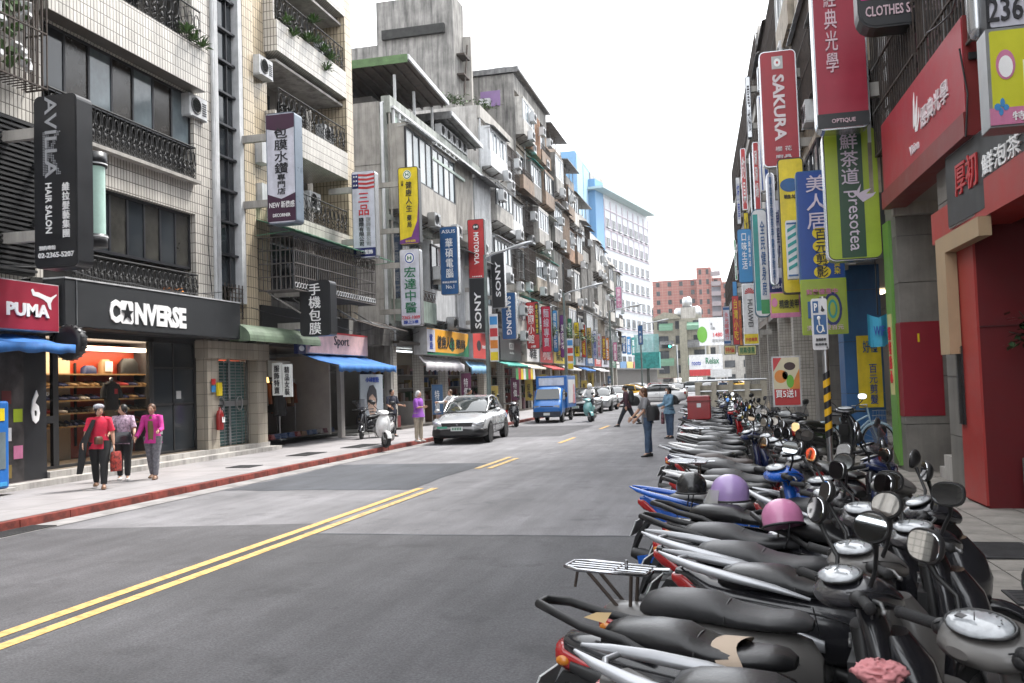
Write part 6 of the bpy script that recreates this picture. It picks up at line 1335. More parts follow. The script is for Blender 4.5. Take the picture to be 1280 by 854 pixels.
def scooter(label, style, loc, rz, group):
    t = thing('motor_scooter', label, 'scooter', loc, rz, group); S = style
    sport = S == 'sport'; step = .05 if S != 'flat' else .02; th = .80 if S != 'maxi' else .84
    wheel(t, -.62, .22 if not S == 'maxi' else .24, .11); wheel(t, .64, .22 if not S == 'maxi' else .24, .10)
    # seat: pillion step, dip, narrow nose
    g = G()
    g.loft_x([(-.64, 0, .075, th - .10, th - .05), (-.615, 0, .105, th - .115, th - .012), (-.55, 0, .125, th - .12, th + .008), (-.42, 0, .137, th - .12, th + .012), (-.30, 0, .142, th - .125, th + .004), (-.24, 0, .142, th - .13, th - step * .55), (-.17, 0, .142, th - .135, th - step), (-.05, 0, .132, th - .14, th - step - .016), (.04, 0, .115, th - .14, th - step - .012), (.10, 0, .09, th - .14, th - step - .02), (.135, 0, .06, th - .13, th - step - .045)], 0, 18, 2.9)
    st = g.build('seat', seat_m, t)
    g = G(); g.tube([(-.235, math.sin(a) * .147, th - .075 + math.cos(a) * .062 - step * .3) for a in [R(q) for q in range(-100, 101, 20)]], .005, 5); g.build('seam', plas, st)
    # rear cowl
    g = G(); tz = .07 if sport else .02
    g.loft_x([(-.88 if sport else -.82, 0, .045, .66 + tz, .70 + tz), (-.80, 0, .085, .60 + tz * .6, .72 + tz), (-.68, 0, .125, .52, .735), (-.52, 0, .155, .43, .72), (-.34, 0, .165, .37, .70), (-.16, 0, .155, .33, .685), (.0, 0, .135, .32, .66), (.12, 0, .10, .32, .62), (.17, 0, .07, .34, .54)], 0, 18, 2.6)
    g.build('rear_body', paint, t)
    for sy in (-1, 1):
        g = G(); g.loft_x([(-.76, sy * .115, .018, .60, .64), (-.6, sy * .15, .02, .54, .62), (-.35, sy * .172, .016, .48, .56), (-.1, sy * .158, .016, .42, .48)], 0, 8); g.build('side_trim', trimm if S in ('sport', 'rack') else plas, t)
    g = G()
    for sy in (-1, 1):
        g.tube([(-.78, sy * .098, .70), (-.6, sy * .146, .665), (-.35, sy * .168, .64), (-.1, sy * .150, .60), (.08, sy * .112, .54)], .0035, 4)
        g.tube([(-.52, sy * .153, .50), (-.50, sy * .160, .58), (-.52, sy * .152, .66)], .003, 4); g.tube([(-.14, sy * .155, .38), (-.12, sy * .157, .5), (-.15, sy * .153, .64)], .003, 4)
    g.build('panel_seam', black_p, t, kind='stuff')
    if S in ('plain', 'maxi', 'rack'):
        g = G(); g.obox((-.36, -.168, .555), (.16, .006, .03), (0, R(-4), 0)); g.obox((-.36, .168, .555), (.16, .006, .03), (0, R(-4), 0)); g.build('decal', trimm, t, kind='stuff')
    # tail light, indicators
    g = G(); g.loft_x([(-.90 if sport else -.845, 0, .045, .63 + tz, .675 + tz), (-.84, 0, .088, .58 + tz, .685 + tz), (-.80, 0, .104, .565 + tz, .67 + tz), (-.70, 0, .132, .58, .66), (-.64, 0, .138, .60, .64)], 0, 12, 3); tl = g.build('tail_light', red_lens, t)
    for sy in (-1, 1):
        g = G(); g.ell((-.80, sy * .100, .635), (.035, .018, .022), 10, 6); g.build('indicator', amber if S != 'sport' else clear_lens, t)
    # rear mudguard + plate
    g = G(); g.prism([(-.66, .56), (-.82, .58), (-.93, .42), (-.97, .30), (-.955, .295), (-.90, .41), (-.80, .54), (-.66, .50)], -.065, .065, 'xz'); g.build('rear_mudguard', plas, t)
    g = G(); g.obox((-.925, 0, .50), (.008, .26, .15), (0, R(24), 0)); pl = g.build('number_plate', plate_w, t)
    g = G()
    for k in range(6): g.obox((-.932 + .0, -.095 + k * .038, .50), (.006, .022 if k % 2 else .026, .07), (0, R(24), 0))
    g.build('plate_characters', txt_b if S != 'sport' else txt_g, pl, kind='stuff')
    # grab rail
    g = G(); rr = [(-.40, .155, .71), (-.52, .15, .765), (-.70, .135, .80), (-.84, .10, .825 + tz), (-.93, .045, .84 + tz)]
    if S == 'sport':
        for sy in (-1, 1): g.tube([(-.16, sy * .150, .675), (-.34, sy * .168, .725), (-.55, sy * .165, .765), (-.74, sy * .135, .80), (-.88, sy * .085, .83), (-.97, sy * .035, .855)], [.010, .026, .033, .032, .024, .008], 10, flat=.75)
        g.tube([(-.84, -.095, .815), (-.87, 0, .82), (-.84, .095, .815)], .012, 8)
        g.build('grab_rail', trimm, t)
    elif S == 'rack':
        R0 = th + .085
        g.tube([(-.60, .10, R0), (-.93, .12, R0 + .015), (-1.01, .07, R0 + .02), (-1.01, -.07, R0 + .02), (-.93, -.12, R0 + .015), (-.60, -.10, R0)], .009, 8, closed=True)
        for yy in (-.05, .0, .05): g.tube([(-.61, yy, R0 + .004), (-1.0, yy, R0 + .02)], .005, 6)
        g.tube([(-.76, -.11, R0 + .01), (-.76, .11, R0 + .01)], .007, 6); g.tube([(-.60, .05, R0), (-.52, .05, R0 + .002)], .01, 6); g.tube([(-.72, 0, R0), (-.72, 0, R0 + .05)], .009, 6)
        rk = g.build('rear_rack', chrome, t); g = G()
        for sy in (-1, 1): g.tube([(-.9, sy * .06, R0), (-.68, sy * .05, th - .16), (-.66, sy * .05, .6)], .009, 6); g.tube([(-.68, sy * .06, R0), (-.7, sy * .05, th - .2)], .009, 6)
        g.tube([(-.98, .04, R0), (-1.0, .04, R0 - .1)], .008, 5); g.build('rack_stay', rust, rk, kind='stuff')
    else:
        g.tube([(a, b, c - .01) for a, b, c in rr] + [(a, -b, c - .01) for a, b, c in rr[::-1]], .017, 8, flat=1.2)
        g.build('grab_rail', trimm if S == 'flat' else plas, t)
    # engine, belt case, exhaust, shock
    g = G(); g.loft_x([(-.78, .10, .05, .17, .30), (-.6, .11, .06, .13, .34), (-.3, .11, .06, .14, .34), (-.12, .08, .06, .2, .36), (-.05, .05, .04, .24, .34)], 0, 12, 3); g.ell((-.2, 0, .3), (.14, .13, .1), 12, 8); g.build('engine', alu, t)
    g = G(); g.tube([(-.25, -.12, .2), (-.45, -.16, .19), (-.55, -.17, .23)], .02, 8); g.tube([(-.50, -.175, .23), (-.56, -.18, .24), (-.85, -.185, .29), (-.92, -.185, .305)], [.03, .055, .058, .04], 12); ex = g.build('exhaust', plas, t)
    g = G(); g.obox((-.70, -.245, .275), (.3, .01, .07), (0, R(-8), 0)); g.build('heat_shield', trimm, ex)
    g = G()
    for k in range(7): g.lathe([(.028, -.008 + 0), (.034, 0), (.028, .008)], (-.70 - k * .004, .14, .36 + k * .026), 'z', 8)
    g.tube([(-.68, .14, .33), (-.72, .14, .56)], .012, 6); g.build('shock_absorber', red_lens if S == 'sport' else alu, t)
    # floor, leg shield, front
    g = G(); g.loft_x([(-.06, 0, .10, .27, .34), (.06, 0, .15, .25, .31), (.30, 0, .17, .25, .30), (.40, 0, .15, .27, .36), (.46, 0, .12, .3, .44)], 0, 14, 4); g.loft_x([(-.1, 0, .06, .2, .4), (.1, 0, .05, .2, .27)], 0, 8); g.build('floorboard', plas, t)
    g = G(); lean = .0
    g.loft_z([(.27, .40, 0, .05, .10), (.34, .43, 0, .055, .16), (.45, .455, 0, .05, .20), (.60, .465, 0, .05, .215), (.75, .45, 0, .055, .20), (.86, .425, 0, .055, .15), (.93, .40, 0, .045, .09)], 0, 18, 2.4)
    g.build('leg_shield', paint, t)
    g = G(); g.loft_z([(.33, .405, 0, .03, .14), (.6, .405, 0, .03, .165), (.86, .375, 0, .04, .10)], 0, 12, 3); g.box(.33, .385, -.12, .12, .55, .74); g.build('inner_shield', plas, t)
    g = G(); g.loft_z([(.40, .50, 0, .07, .06), (.50, .56, 0, .09, .12), (.62, .57, 0, .09, .15), (.74, .54, 0, .08, .14), (.84, .48, 0, .06, .09)], 0, 16, 2.3); g.build('front_cover', paint, t)
    for sy in (-1, 1):
        g = G(); g.ell((.615, sy * .085, .60), (.022, .022, .04), 10, 6); g.build('indicator', amber if sy < 0 and S == 'flat' else clear_lens, t)
    n = 12; g = G(); rg = []
    for k in range(n + 1):
        a = R(15 + 150 * k / n); rg.append([(.64 + math.cos(a) * (.255 + q), yy, .22 + math.sin(a) * (.255 + q)) for yy, q in ((-.075, -.03), (-.06, .0), (0, .014), (.06, .0), (.075, -.03), (0, -.01))])
    g.rings(rg); g.build('front_mudguard', paint, t)
    g = G()
    for sy in (-1, 1): g.tube([(.64, sy * .085, .22), (.50, sy * .07, .58)], [.02, .022], 8)
    g.tube([(.46, 0, .5), (.36, 0, 1.0)], .025, 8); g.build('fork', alu, t)
    # handlebar cover with instrument panel
    hc = (.335, 0, .985)
    g = G(); g.loft_x([(.215, 0, .05, .955, .985), (.235, 0, .12, .935, 1.005), (.28, 0, .17, .925, 1.035), (.34, 0, .185, .93, 1.06), (.40, 0, .17, .925, 1.055), (.46, 0, .13, .915, 1.02), (.505, 0, .085, .915, .985), (.52, 0, .05, .93, .965)], 0, 18, 2.3)
    hb = g.build('handlebar_cover', paint, t)
    g = G(); g.ell((.295, 0, 1.046), (.070, .128, .018), 20, 8, 0, Matrix.Rotation(R(-16), 3, 'Y')); ds = g.build('instrument_panel', dashg, hb)
    g = G(); g.tube([(.30 + math.cos(a) * .068 * math.cos(R(18)), math.sin(a) * .134, 1.046 + math.cos(a) * .068 * math.sin(R(18))) for a in [q * PI / 10 for q in range(20)]], .006, 6, closed=True); g.build('panel_rim', plas, hb)
    g = G(); [g.obox((.295 + math.sin(a) * .04, math.cos(a) * .085, 1.0635 + math.sin(a) * .012), (.003, .010, .002), (0, R(-16), a)) for a in [q * PI / 8 for q in range(9)]]; g.tube([(.28, .0, 1.0615), (.315, .045, 1.069)], .0018, 4); g.obox((.28, .06, 1.058), (.02, .035, .004), (0, R(-16), 0)); g.build('dial_marks', black_p, hb, kind='stuff')
    g = G(); g.tube([(.26, -.16, 1.01), (.33, -.178, 1.015), (.42, -.165, 1.0), (.48, -.11, .97)], .003, 4); g.tube([(.26, .16, 1.01), (.33, .178, 1.015), (.42, .165, 1.0), (.48, .11, .97)], .003, 4); g.build('cover_seam', black_p, hb, kind='stuff')
    g = G(); g.lathe([(.004, -.006), (.016, -.006), (.016, .004), (.004, .004)], (.34, -.07, .80), 'x', 10); g.obox((.335, .05, .78), (.02, .02, .05)); g.build('ignition_lock', alu, t, kind='stuff')
    g = G(); g.ell((.498, 0, .950), (.026, .060, .030), 14, 8); g.build('headlight', clear_lens, hb)
    for sy in (-1, 1):
        g = G(); g.tube([(.32, sy * .13, .985), (.30, sy * .22, .99), (.27, sy * .345, .995)], [.016, .019, .019], 10); g.ell((.268, sy * .352, .995), (.022, .014, .022), 8, 6); g.build('grip', rubber, t)
        g = G(); g.tube([(.345, sy * .16, .985), (.36, sy * .22, .98), (.325, sy * .33, .975)], [.007, .008, .006], 6); g.ell((.322, sy * .338, .975), (.011, .011, .011), 8, 6); g.build('brake_lever', alu, t)
        g = G(); g.ell((.30, sy * .175, .99), (.035, .035, .03), 10, 6); g.build('switch_box', plas, t)
        # mirror
        mz = 1.22 if S != 'sport' else 1.19; my = .27 if S != 'maxi' else .30
        g = G(); g.tube([(.345, sy * .15, 1.01), (.36, sy * .18, 1.08), (.34, sy * (my - .02), mz - .06), (.33, sy * my, mz - .02)], [.009, .009, .009, .012], 8)
        q = Matrix.Rotation(R({'sport': 16, 'rack': 4, 'plain': 20, 'maxi': -6, 'flat': 10}[S] - sy * 12), 3, 'Z') @ Matrix.Rotation(R(9 if S != 'rack' else 15), 3, 'Y'); cc = Vector((.325, sy * my, mz + .035))
        h1 = G(); k_ = 1.0 if S != 'plain' else .9; e_ = 2.1 if S in ('plain', 'rack') else 2.7
        h1.loft_x([(-.014, 0, .080 * k_, -.055, .055), (-.004, 0, .083 * k_, -.058, .058), (.012, 0, .070 * k_, -.047, .047), (.026, 0, .040, -.028, .028), (.032, 0, .012, -.01, .01)], 0, 20, e_)
        g.add([q @ Vector(v_) + cc for v_ in h1.v], h1.f, 0, True); mo = g.build('mirror', plas, t)
        h1 = G(); h1.loft_x([(-.0165, 0, .073 * k_, -.048, .048), (-.0145, 0, .074 * k_, -.049, .049)], 0, 20, e_); g = G(); g.add([q @ Vector(v_) + cc for v_ in h1.v], h1.f); g.build('mirror_glass', mirror, mo)
    g = G(); g.tube([(-.1, .1, .22), (-.16, .15, .02), (-.24, .15, .012)], .011, 6); g.tube([(-.1, -.1, .22), (-.16, -.13, .02)], .011, 6); g.build('stand', alu, t)
    g = G()
    for sy in (-1, 1): g.tube([(.3, sy * .08, .96), (.42, sy * .12, .93), (.44, sy * .04, .7)], .006, 5)
    g.build('brake_cable', black_p, t, kind='stuff')
    if S in ('flat',):
        g = G(); rg = []
        for k in range(9):
            zz = .98 + k * .045; hw = .15 + .04 * math.sin(k / 8 * PI) - .005 * k; xx = .50 - k * .018
            rg.append([(xx + .02 * (1 - (yy / hw) ** 2) if hw else xx, yy, zz) for yy in [hw * (j / 4 - 1) for j in range(9)]])
        vs_ = [p for r_ in rg for p in r_]; g.add(vs_, [(i * 9 + j, i * 9 + j + 1, (i + 1) * 9 + j + 1, (i + 1) * 9 + j) for i in range(8) for j in range(8)], 0, True)
        g.build('windscreen', mat('tinted_screen', (.10, .10, .11), .08, var=0, alpha=.6), t, fix=False)
    # bars, mirrors and front wheel turned against the steering lock
    lock = R({'sport': 34, 'rack': 30, 'plain': 26, 'maxi': 36, 'flat': 22}[S]); P0 = Vector((.42, 0, 0)); Mr = Matrix.Rotation(lock, 3, 'Z'); off = P0 - Mr @ P0; nw = 0
    for c in [o_ for o_ in COL.all_objects if o_.parent == t]:
        n_ = c.name.split('.')[0]
        if n_ in ('handlebar_cover', 'grip', 'brake_lever', 'switch_box', 'mirror', 'windscreen', 'fork', 'front_mudguard') or (n_ == 'wheel' and c.location.x > 0):
            c.location = Mr @ c.location + off; c.rotation_euler = (0, 0, lock)
    return t
GS = 'scooters parked side by side along the right kerb'
BASE = {}
for s_ in ('sport', 'rack', 'plain', 'maxi', 'flat'):
    BASE[s_] = scooter('', s_, (0, 0, 0), 0, GS)
for o in list(COL.all_objects):
    if o.parent: KIDS.setdefault(o.parent.name, []).append(o)
def pm(nm, c, r=.25): return mat('paint_' + nm, c, r, var=.1, coat=.4, scale=6)
P = dict(black=paint, grey=pm('dusty_grey', (.12, .115, .11), .45), silver=pm('silver', (.42, .43, .44), .3), white=pm('white', (.68, .68, .68)), blue=pm('blue', (.008, .09, .42)), red=pm('red', (.33, .012, .015)), navy=pm('navy', (.012, .02, .07)), brown=pm('taupe', (.2, .18, .16), .4), green=pm('dark_green', (.01, .08, .05)), teal=pm('pale_teal', (.2, .42, .42)), maroon=pm('maroon', (.1, .01, .015)))
def tailpos(px, py, z): p = atZ(px, py, z); return p.x, p.y
used = set()
def park(style, tail, ang, label, body='black', seat=None, trim=None, lean=0, group=GS):
    """tail = (x, y) of the rear end on the road; ang = heading in degrees"""
    a = R(ang); loc = (tail[0] + math.cos(a) * .93, tail[1] + math.sin(a) * .93, 0)
    if loc[0] + .5 * math.cos(a) > kerbX(loc[1]) + .1: pass
    sw = {'scooter_paint': P[body]}
    if seat: sw['worn_black_vinyl'] = seat
    if trim: sw['scooter_trim'] = trim
    if style not in used:
        used.add(style); o = BASE[style]; o.location = loc; o.rotation_euler = (R(lean), 0, a); o['label'] = label; o['group'] = group
        def rec(x):
            for ch in KIDS.get(x.name, []): reskin(ch, sw); rec(ch)
        rec(o)
        return o
    d = dup(BASE0[style], loc, a, label, sw, group); d.rotation_euler = (R(lean), 0, a); return d
# untouched originals to copy from (same meshes, first one of each kind is moved itself)
BASE0 = BASE
seatd = mat('brown_seat', (.05, .035, .03), .5, var=.2)
TX = lambda Y: -.87 - .033 * (Y - 4.2)
rows = [  # style, tail y, heading, body, label, seat, trim, dx
 ('flat', 2.75, -12, 'grey', 'grey scooter with a dark windscreen at the bottom edge of the view', None, None, .45),
 ('sport', 3.30, -16, 'grey', 'silver scooter with wide pale grab rails in the bottom corner', None, None, .28),
 ('plain', 3.95, -20, 'black', 'black scooter with a torn patch on its seat and leaves on its tail', None, None, -.02),
 ('rack', 4.50, -17, 'grey', 'taupe grey scooter with the chrome luggage rack', seat_g, None, .10),
 ('sport', 5.15, -22, 'black', 'white and grey scooter with long silver grab rails just past the chrome rack', None, None, .25),
 ('sport', 5.85, -20, 'black', 'silver trimmed scooter between the chrome rack and the blue scooter', seat_g, None, .12),
 ('plain', 6.55, -18, 'black', 'black scooter with a wide grey seat nearest to the blue scooter', seat_g, None, .02),
 ('maxi', 7.2, -20, 'black', 'black scooter under the tail of the blue scooter', None, None, .05),
 ('sport', 8.3, -24, 'blue', 'bright blue scooter with its seat pad and two helmets', None, P['blue'], -.16),
 ('plain', 9.0, -18, 'grey', 'grey scooter just beyond the blue one', None, None, .05),
 ('sport', 9.7, -22, 'black', 'white tailed scooter behind the black dome helmet', None, P['white'], .05),
 ('rack', 10.4, -16, 'red', 'red scooter with a small chrome rack in the middle of the row', None, None, .15),
 ('maxi', 11.1, -20, 'black', 'long black scooter with a grey seat beyond the red racked one', seat_g, None, .1),
 ('sport', 11.8, -22, 'black', 'black scooter with raised silver grab rails before the red tail lamp', None, None, .05),
 ('plain', 12.5, -14, 'maroon', 'maroon scooter with white seat piping', seatd, None, .1),
 ('flat', 13.3, -18, 'navy', 'navy scooter with a red tail lamp and a green lettered plate sticking out', None, None, -.1),
 ('sport', 14.0, -22, 'grey', 'grey scooter with white rails behind the navy one', seat_g, P['white'], .05),
 ('plain', 14.8, -15, 'grey', 'grey scooter with a round white dial', seat_g, None, .1),
 ('maxi', 15.5, -18, 'black', 'tall black scooter ahead of the parking sign pole', None, None, .1),
 ('sport', 16.3, -20, 'teal', 'pale teal scooter with a cloth over its bars', None, P['white'], .1),
 ('rack', 17.1, -16, 'black', 'black racked scooter near the red drinks banner', None, None, .2),
 ('plain', 17.9, -20, 'white', 'white scooter in front of the red drinks banner', seat_g, None, .1),
 ('sport', 18.7, -14, 'black', 'black scooter with silver rails near the two women', None, None, .0),
 ('flat', 19.5, -20, 'black', 'black scooter with an upright screen close to the two women', None, None, .1),
 ('maxi', 20.3, -18, 'silver', 'silver scooter with a wide seat past the two women', seat_g, None, .1),
 ('plain', 22.2, -12, 'red', 'dark red scooter carrying the big red delivery box', None, None, -.1),
]
ROW = []
for st_, ty, an, body, lb, se, tr, dx in rows:
    ROW.append(park(st_, (TX(ty) + dx + (.22 if 5 < ty < 12.2 else .12 if ty > 12.2 else 0), ty), an * .5 - 1, lb, body, se, tr, lean=random.Random(int(ty * 10)).uniform(-3, 5)))
rr = random.Random(77); cols_ = ['black', 'silver', 'white', 'grey', 'navy', 'red', 'black', 'green', 'black', 'blue']
orded = ['nearest', 'second', 'third', 'fourth', 'fifth', 'sixth', 'seventh', 'eighth', 'ninth', 'tenth', 'eleventh', 'twelfth', 'thirteenth', 'fourteenth']
for i in range(14):
    Y = 23.4 + i * .78; c = cols_[i % 10]
    park(('sport', 'plain', 'maxi', 'flat', 'rack')[(i * 3 + 1) % 5], (TX(Y) + rr.uniform(-.15, .25), Y), rr.uniform(-16, 2), '%s scooter, %s in the line past the red delivery box' % (c, orded[i]), c, seat_g if i % 3 == 0 else None, lean=rr.uniform(-3, 5), group='distant scooters in the right hand line')
# second line on the pavement side, noses turned towards the camera
GS2 = 'scooters standing nearer the right hand shops'
for i, (st_, x, y, an, body, lb) in enumerate((
    ('maxi', .80, 6.1, -40, 'black', 'black scooter with tall mirrors and a long leg shield in front of the paving'),
    ('sport', .80, 7.5, -40, 'grey', 'grey scooter with an oval dial behind the tall mirrors'),
    ('flat', .95, 9.0, -50, 'navy', 'navy scooter with a tinted screen near the grey column'),
    ('plain', 1.15, 10.6, -55, 'black', 'black scooter between the tinted screen and the sign pole'),
    ('maxi', 1.5, 17.6, 35, 'black', 'black scooter with a white plate standing right of the striped pole'),
    ('flat', 1.0, 19.2, -70, 'black', 'black scooter with an upright screen under the red drinks banner'),
    ('plain', .75, 20.6, -60, 'silver', 'silver scooter behind the red drinks banner'),
    ('flat', .6, 22.4, -75, 'black', 'black screened scooter left of the striped pole base'),
    ('sport', .4, 24.6, -65, 'white', 'white scooter beside the cream wall end'),
    ('maxi', .1, 27.0, -70, 'grey', 'grey scooter before the stone railing'),
)):
    a = R(an); kx = kerbX(y)
    o = park(st_, (x - math.cos(a) * .93, y - math.sin(a) * .93), an, lb, body, seat_g if i % 4 == 1 else None, group=GS2, lean=2)
    o.location.z = .13 if x > kx + .3 else .0

# wear on single scooters
def child(o, n):
    for c in KIDS.get(o.name, []) or o.children:
        if c.name.startswith(n): return c
def kid(o, n):
    return [c for c in COL.all_objects if c.parent == o and c.name.startswith(n)][0]
sp_ = kid(ROW[2], 'seat'); g = G(); rg = []
for x_ in (-.16, -.13, -.09, -.06):
    rg.append([(x_ + .02 * math.sin(a * 3), math.sin(a) * .151, .672 + math.cos(a) * .093) for a in [R(q) for q in range(-95, -9 + 80, 12)]])
vs_ = [p for r_ in rg for p in r_]; n_ = len(rg[0]); g.add(vs_, [(i * n_ + j, i * n_ + j + 1, (i + 1) * n_ + j + 1, (i + 1) * n_ + j) for i in range(3) for j in range(n_ - 1)], 0, True)
sp2 = g.build('torn_patch', kc('exposed_foam', (.45, .36, .28), .9), sp_, fix=False)
sp_ = kid(ROW[4], 'seat'); g = G(); g.obox((.0, -.10, .735), (.05, .04, .004), (R(-40), 0, .4)); g.build('sticker', kc('bare_tan_mark', (.4, .3, .2), .8), sp_)
# ================================================================== ITEMS ON THE SCOOTERS
p = atZ(912, 606, .97); helmet('lilac helmet with a clear visor resting on the blue scooter seat', (p.x, p.y, .88), R(170), pm('lilac', (.36, .25, .5), .3), mat('clear_visor', (.5, .5, .48), .08, var=0, alpha=.5), 1.1)
p = atZ(864, 600, .95); helmet('black dome helmet on the tail of the blue scooter', (p.x, p.y, .87), R(170), pm('black_helmet', (.015, .015, .016), .25), None, .95)
p = atZ(978, 632, .95); helmet('pink helmet hanging behind the round mirror', (p.x, p.y, .84), R(200), pm('pink_helmet', (.55, .2, .36), .3), None, 1.0, R(20))
p = atZ(1100, 818, .88); t = thing('crumpled_cloth', 'crumpled pink cloth stuffed beside the handlebar of the nearest scooters', 'cloth', (p.x, p.y, .80)); t.scale = (.66, .72, .45)
g = G(); r = random.Random(3); rg = []
for i in range(8):
    ph = -PI / 2 + PI * (i + .5) / 8; rg.append([((.12 + r.uniform(-.03, .03)) * math.cos(ph) * math.cos(2 * PI * k / 14), (.09 + r.uniform(-.025, .025)) * math.cos(ph) * math.sin(2 * PI * k / 14), .07 * math.sin(ph) + .07 + r.uniform(-.012, .012)) for k in range(14)])
g.rings(rg); o = g.build('cloth', kc('pink_cloth', (.55, .22, .23), .8), t)
o.location = (0, 0, -.02); sbm = o.modifiers.new('soft', 'SUBSURF'); sbm.levels = 2; sbm.render_levels = 2
tx = bpy.data.textures.new('crumple', 'CLOUDS'); tx.noise_scale = .035; tx.noise_type = 'HARD_NOISE'; dm = o.modifiers.new('crumple', 'DISPLACE'); dm.texture = tx; dm.strength = -.06
p = atZ(746, 776, .80); t = thing('fallen_leaf', 'dry tan leaf and paper scrap on the tail behind the black seat', 'leaf', (p.x, p.y, .80)); g = G(); g.add([(-.05, -.03, .02), (.04, -.04, .0), (.06, .02, .03), (-.02, .04, .0), (0, 0, .035)], [(0, 1, 4), (1, 2, 4), (2, 3, 4), (3, 0, 4)]); g.build('blade', kc('dry_leaf', (.45, .32, .16), .8), t, fix=False)
p = atZ(875, 528, .7); t = thing('delivery_box', 'big dark red delivery box strapped on a scooter near the two women', 'box', (p.x, p.y, .78))
g = G(); g.prism(rrect(-.28, .28, 0, .58, .05), -.26, .26, 'xz'); g.build('body', pm('delivery_red', (.28, .012, .015), .35), t, bevel=.02); g = G(); g.box(-.3, .3, -.28, .28, .44, .47); g.build('lid_rim', kc('dark_red_rim', (.15, .01, .01)), t); g = G(); g.box(-.05, .05, -.275, -.262, .3, .4); g.build('latch', steel, t)

# ================================================================== PEOPLE
skin_m = mat('skin', (.50, .29, .20), .55, var=.08, scale=12); hairk = mat('black_hair', (.012, .010, .009), .5, var=.3, scale=30); hairb = mat('brown_hair', (.10, .045, .02), .5, var=.3, scale=30); hairw = mat('white_hair', (.55, .55, .55), .6, var=.2, scale=30)
def cl(nm, c, **k): return mat('fabric_' + nm, c, .85, var=k.pop('var', .15), scale=k.pop('scale', 9), **k)
def person(label, loc, heading, h, top, legs, shoes, pose=None, hair=hairk, hair_len=.0, hat=None, sleeve=.45, loose=1.0, open_top=None, extra=None, bag=None, fat=1.0, seated=False, mask=False, group=None):
    """local frame faces +x; unit lengths are fractions of the standing height"""
    P_ = dict(lh=0, rh=0, lk=0, rk=0, ls=5, rs=5, le=15, re=15, lean=0, lab=14, rab=14, head=0); P_.update(pose or {})
    t = thing('person', label, 'person', loc, heading, group)
    V = Vector
    def leg(sgn, hip, knee):
        H = V((0, sgn * .052, .525)); a = R(hip); K_ = H + V((math.sin(a), 0, -math.cos(a))) * .245; b_ = R(hip - knee); A_ = K_ + V((math.sin(b_), 0, -math.cos(b_))) * .235
        return H, K_, A_
    LL = leg(1, P_['lh'], P_['lk']); RL = leg(-1, P_['rh'], P_['rk'])
    if not seated:
        low = min(LL[2].z, RL[2].z) - .045; off = V((0, 0, -low))
    else: off = V((0, 0, 0))
    LL = [p_ + off for p_ in LL]; RL = [p_ + off for p_ in RL]
    ln = R(P_['lean']); pel = V((0, 0, .53)) + off
    def up_(d, s=0): return pel + V((math.sin(ln) * d, s, math.cos(ln) * d))
    waist, chest, neck = up_(.09), up_(.2), up_(.30)
    head = up_(.375) + V((.012, 0, 0))
    def arm(sgn, sh, el, ab):
        S_ = up_(.275, sgn * .10); a = R(sh) + ln * .6; o_ = R(ab); d = V((math.sin(a), sgn * math.sin(o_), -math.cos(a))).normalized(); E_ = S_ + d * .165
        b_ = a + R(el); d2 = V((math.sin(b_), sgn * math.sin(o_) * .4, -math.cos(b_))).normalized(); W2 = E_ + d2 * .145
        return S_, E_, W2, d2
    LA = arm(1, P_['ls'], P_['le'], P_['lab']); RA = arm(-1, P_['rs'], P_['re'], P_['rab'])
    # --- body: one skinned surface
    vs_, es, rs = [], [], []
    def av(p_, r_, par=None):
        vs_.append(p_ * h); rs.append(r_ * h)
        if par is not None: es.append((par, len(vs_) - 1))
        return len(vs_) - 1
    root = av(pel, .075); w_ = av(waist, .068 * fat, root); c_ = av(chest, .075 * fat, w_); n0 = av(neck, .034, c_); n1 = av(up_(.335), .030, n0)
    for L_, q_ in ((LL, 1), (RL, -1)):
        a = av(L_[0], .062, root); m_ = av(L_[0].lerp(L_[1], .5), .05, a); b_ = av(L_[1], .036, m_); m2 = av(L_[1].lerp(L_[2], .35), .035, b_); d_ = av(L_[2], .02, m2); av(L_[2] + V((.06, q_ * .008, -.025)), .018, d_)
    for A_ in (LA, RA):
        a = av(A_[0], .034, c_); b_ = av(A_[1], .023, a); m_ = av(A_[1].lerp(A_[2], .4), .021, b_); av(A_[2], .013, m_)
    me = bpy.data.meshes.new('body'); me.from_pydata([tuple(v) for v in vs_], es, []); o = bpy.data.objects.new('body', me)
    sk = o.modifiers.new('s', 'SKIN'); 
    if not me.skin_vertices: pass
    for i, r_ in enumerate(rs): me.skin_vertices[0].data[i].radius = (r_, r_)
    me.skin_vertices[0].data[0].use_root = True
    sb = o.modifiers.new('u', 'SUBSURF'); sb.levels = 1; sb.render_levels = 1
    bm_ = evaluate(o)
    g = G(); g.add([v.co for v in bm_.vertices], [tuple(p_.vertices) for p_ in bm_.polygons], 0, True)
    # head, face, ears, hands joined into the same body
    rot = Matrix.Rotation(R(P_['head']), 3, 'Z') @ Matrix.Rotation(ln * .5, 3, 'Y'); hc = head * h
    rg = []
    for i in range(11):
        ph = -PI / 2 + PI * i / 10; ph = max(-1.5, min(1.5, ph)); z_ = math.sin(ph); cw = math.cos(ph); jaw = .82 + .18 * min(1, (z_ + 1) / 1.0)
        ring = []
        for k in range(16):
            a = 2 * PI * k / 16; x_ = math.cos(a) * .054 * cw * jaw + (.004 if z_ < 0 else 0); y_ = math.sin(a) * .042 * cw * jaw
            if abs(math.sin(a)) < .3 and math.cos(a) > 0 and -.35 < z_ < .15: x_ += .008
            ring.append(hc + rot @ (V((x_, y_, z_ * .066)) * h))
        rg.append(ring)
    g.rings(rg)
    for s_ in (-1, 1): g.ell(hc + rot @ (V((-.002, s_ * .043, -.004)) * h), (.009 * h, .005 * h, .015 * h), 8, 6)
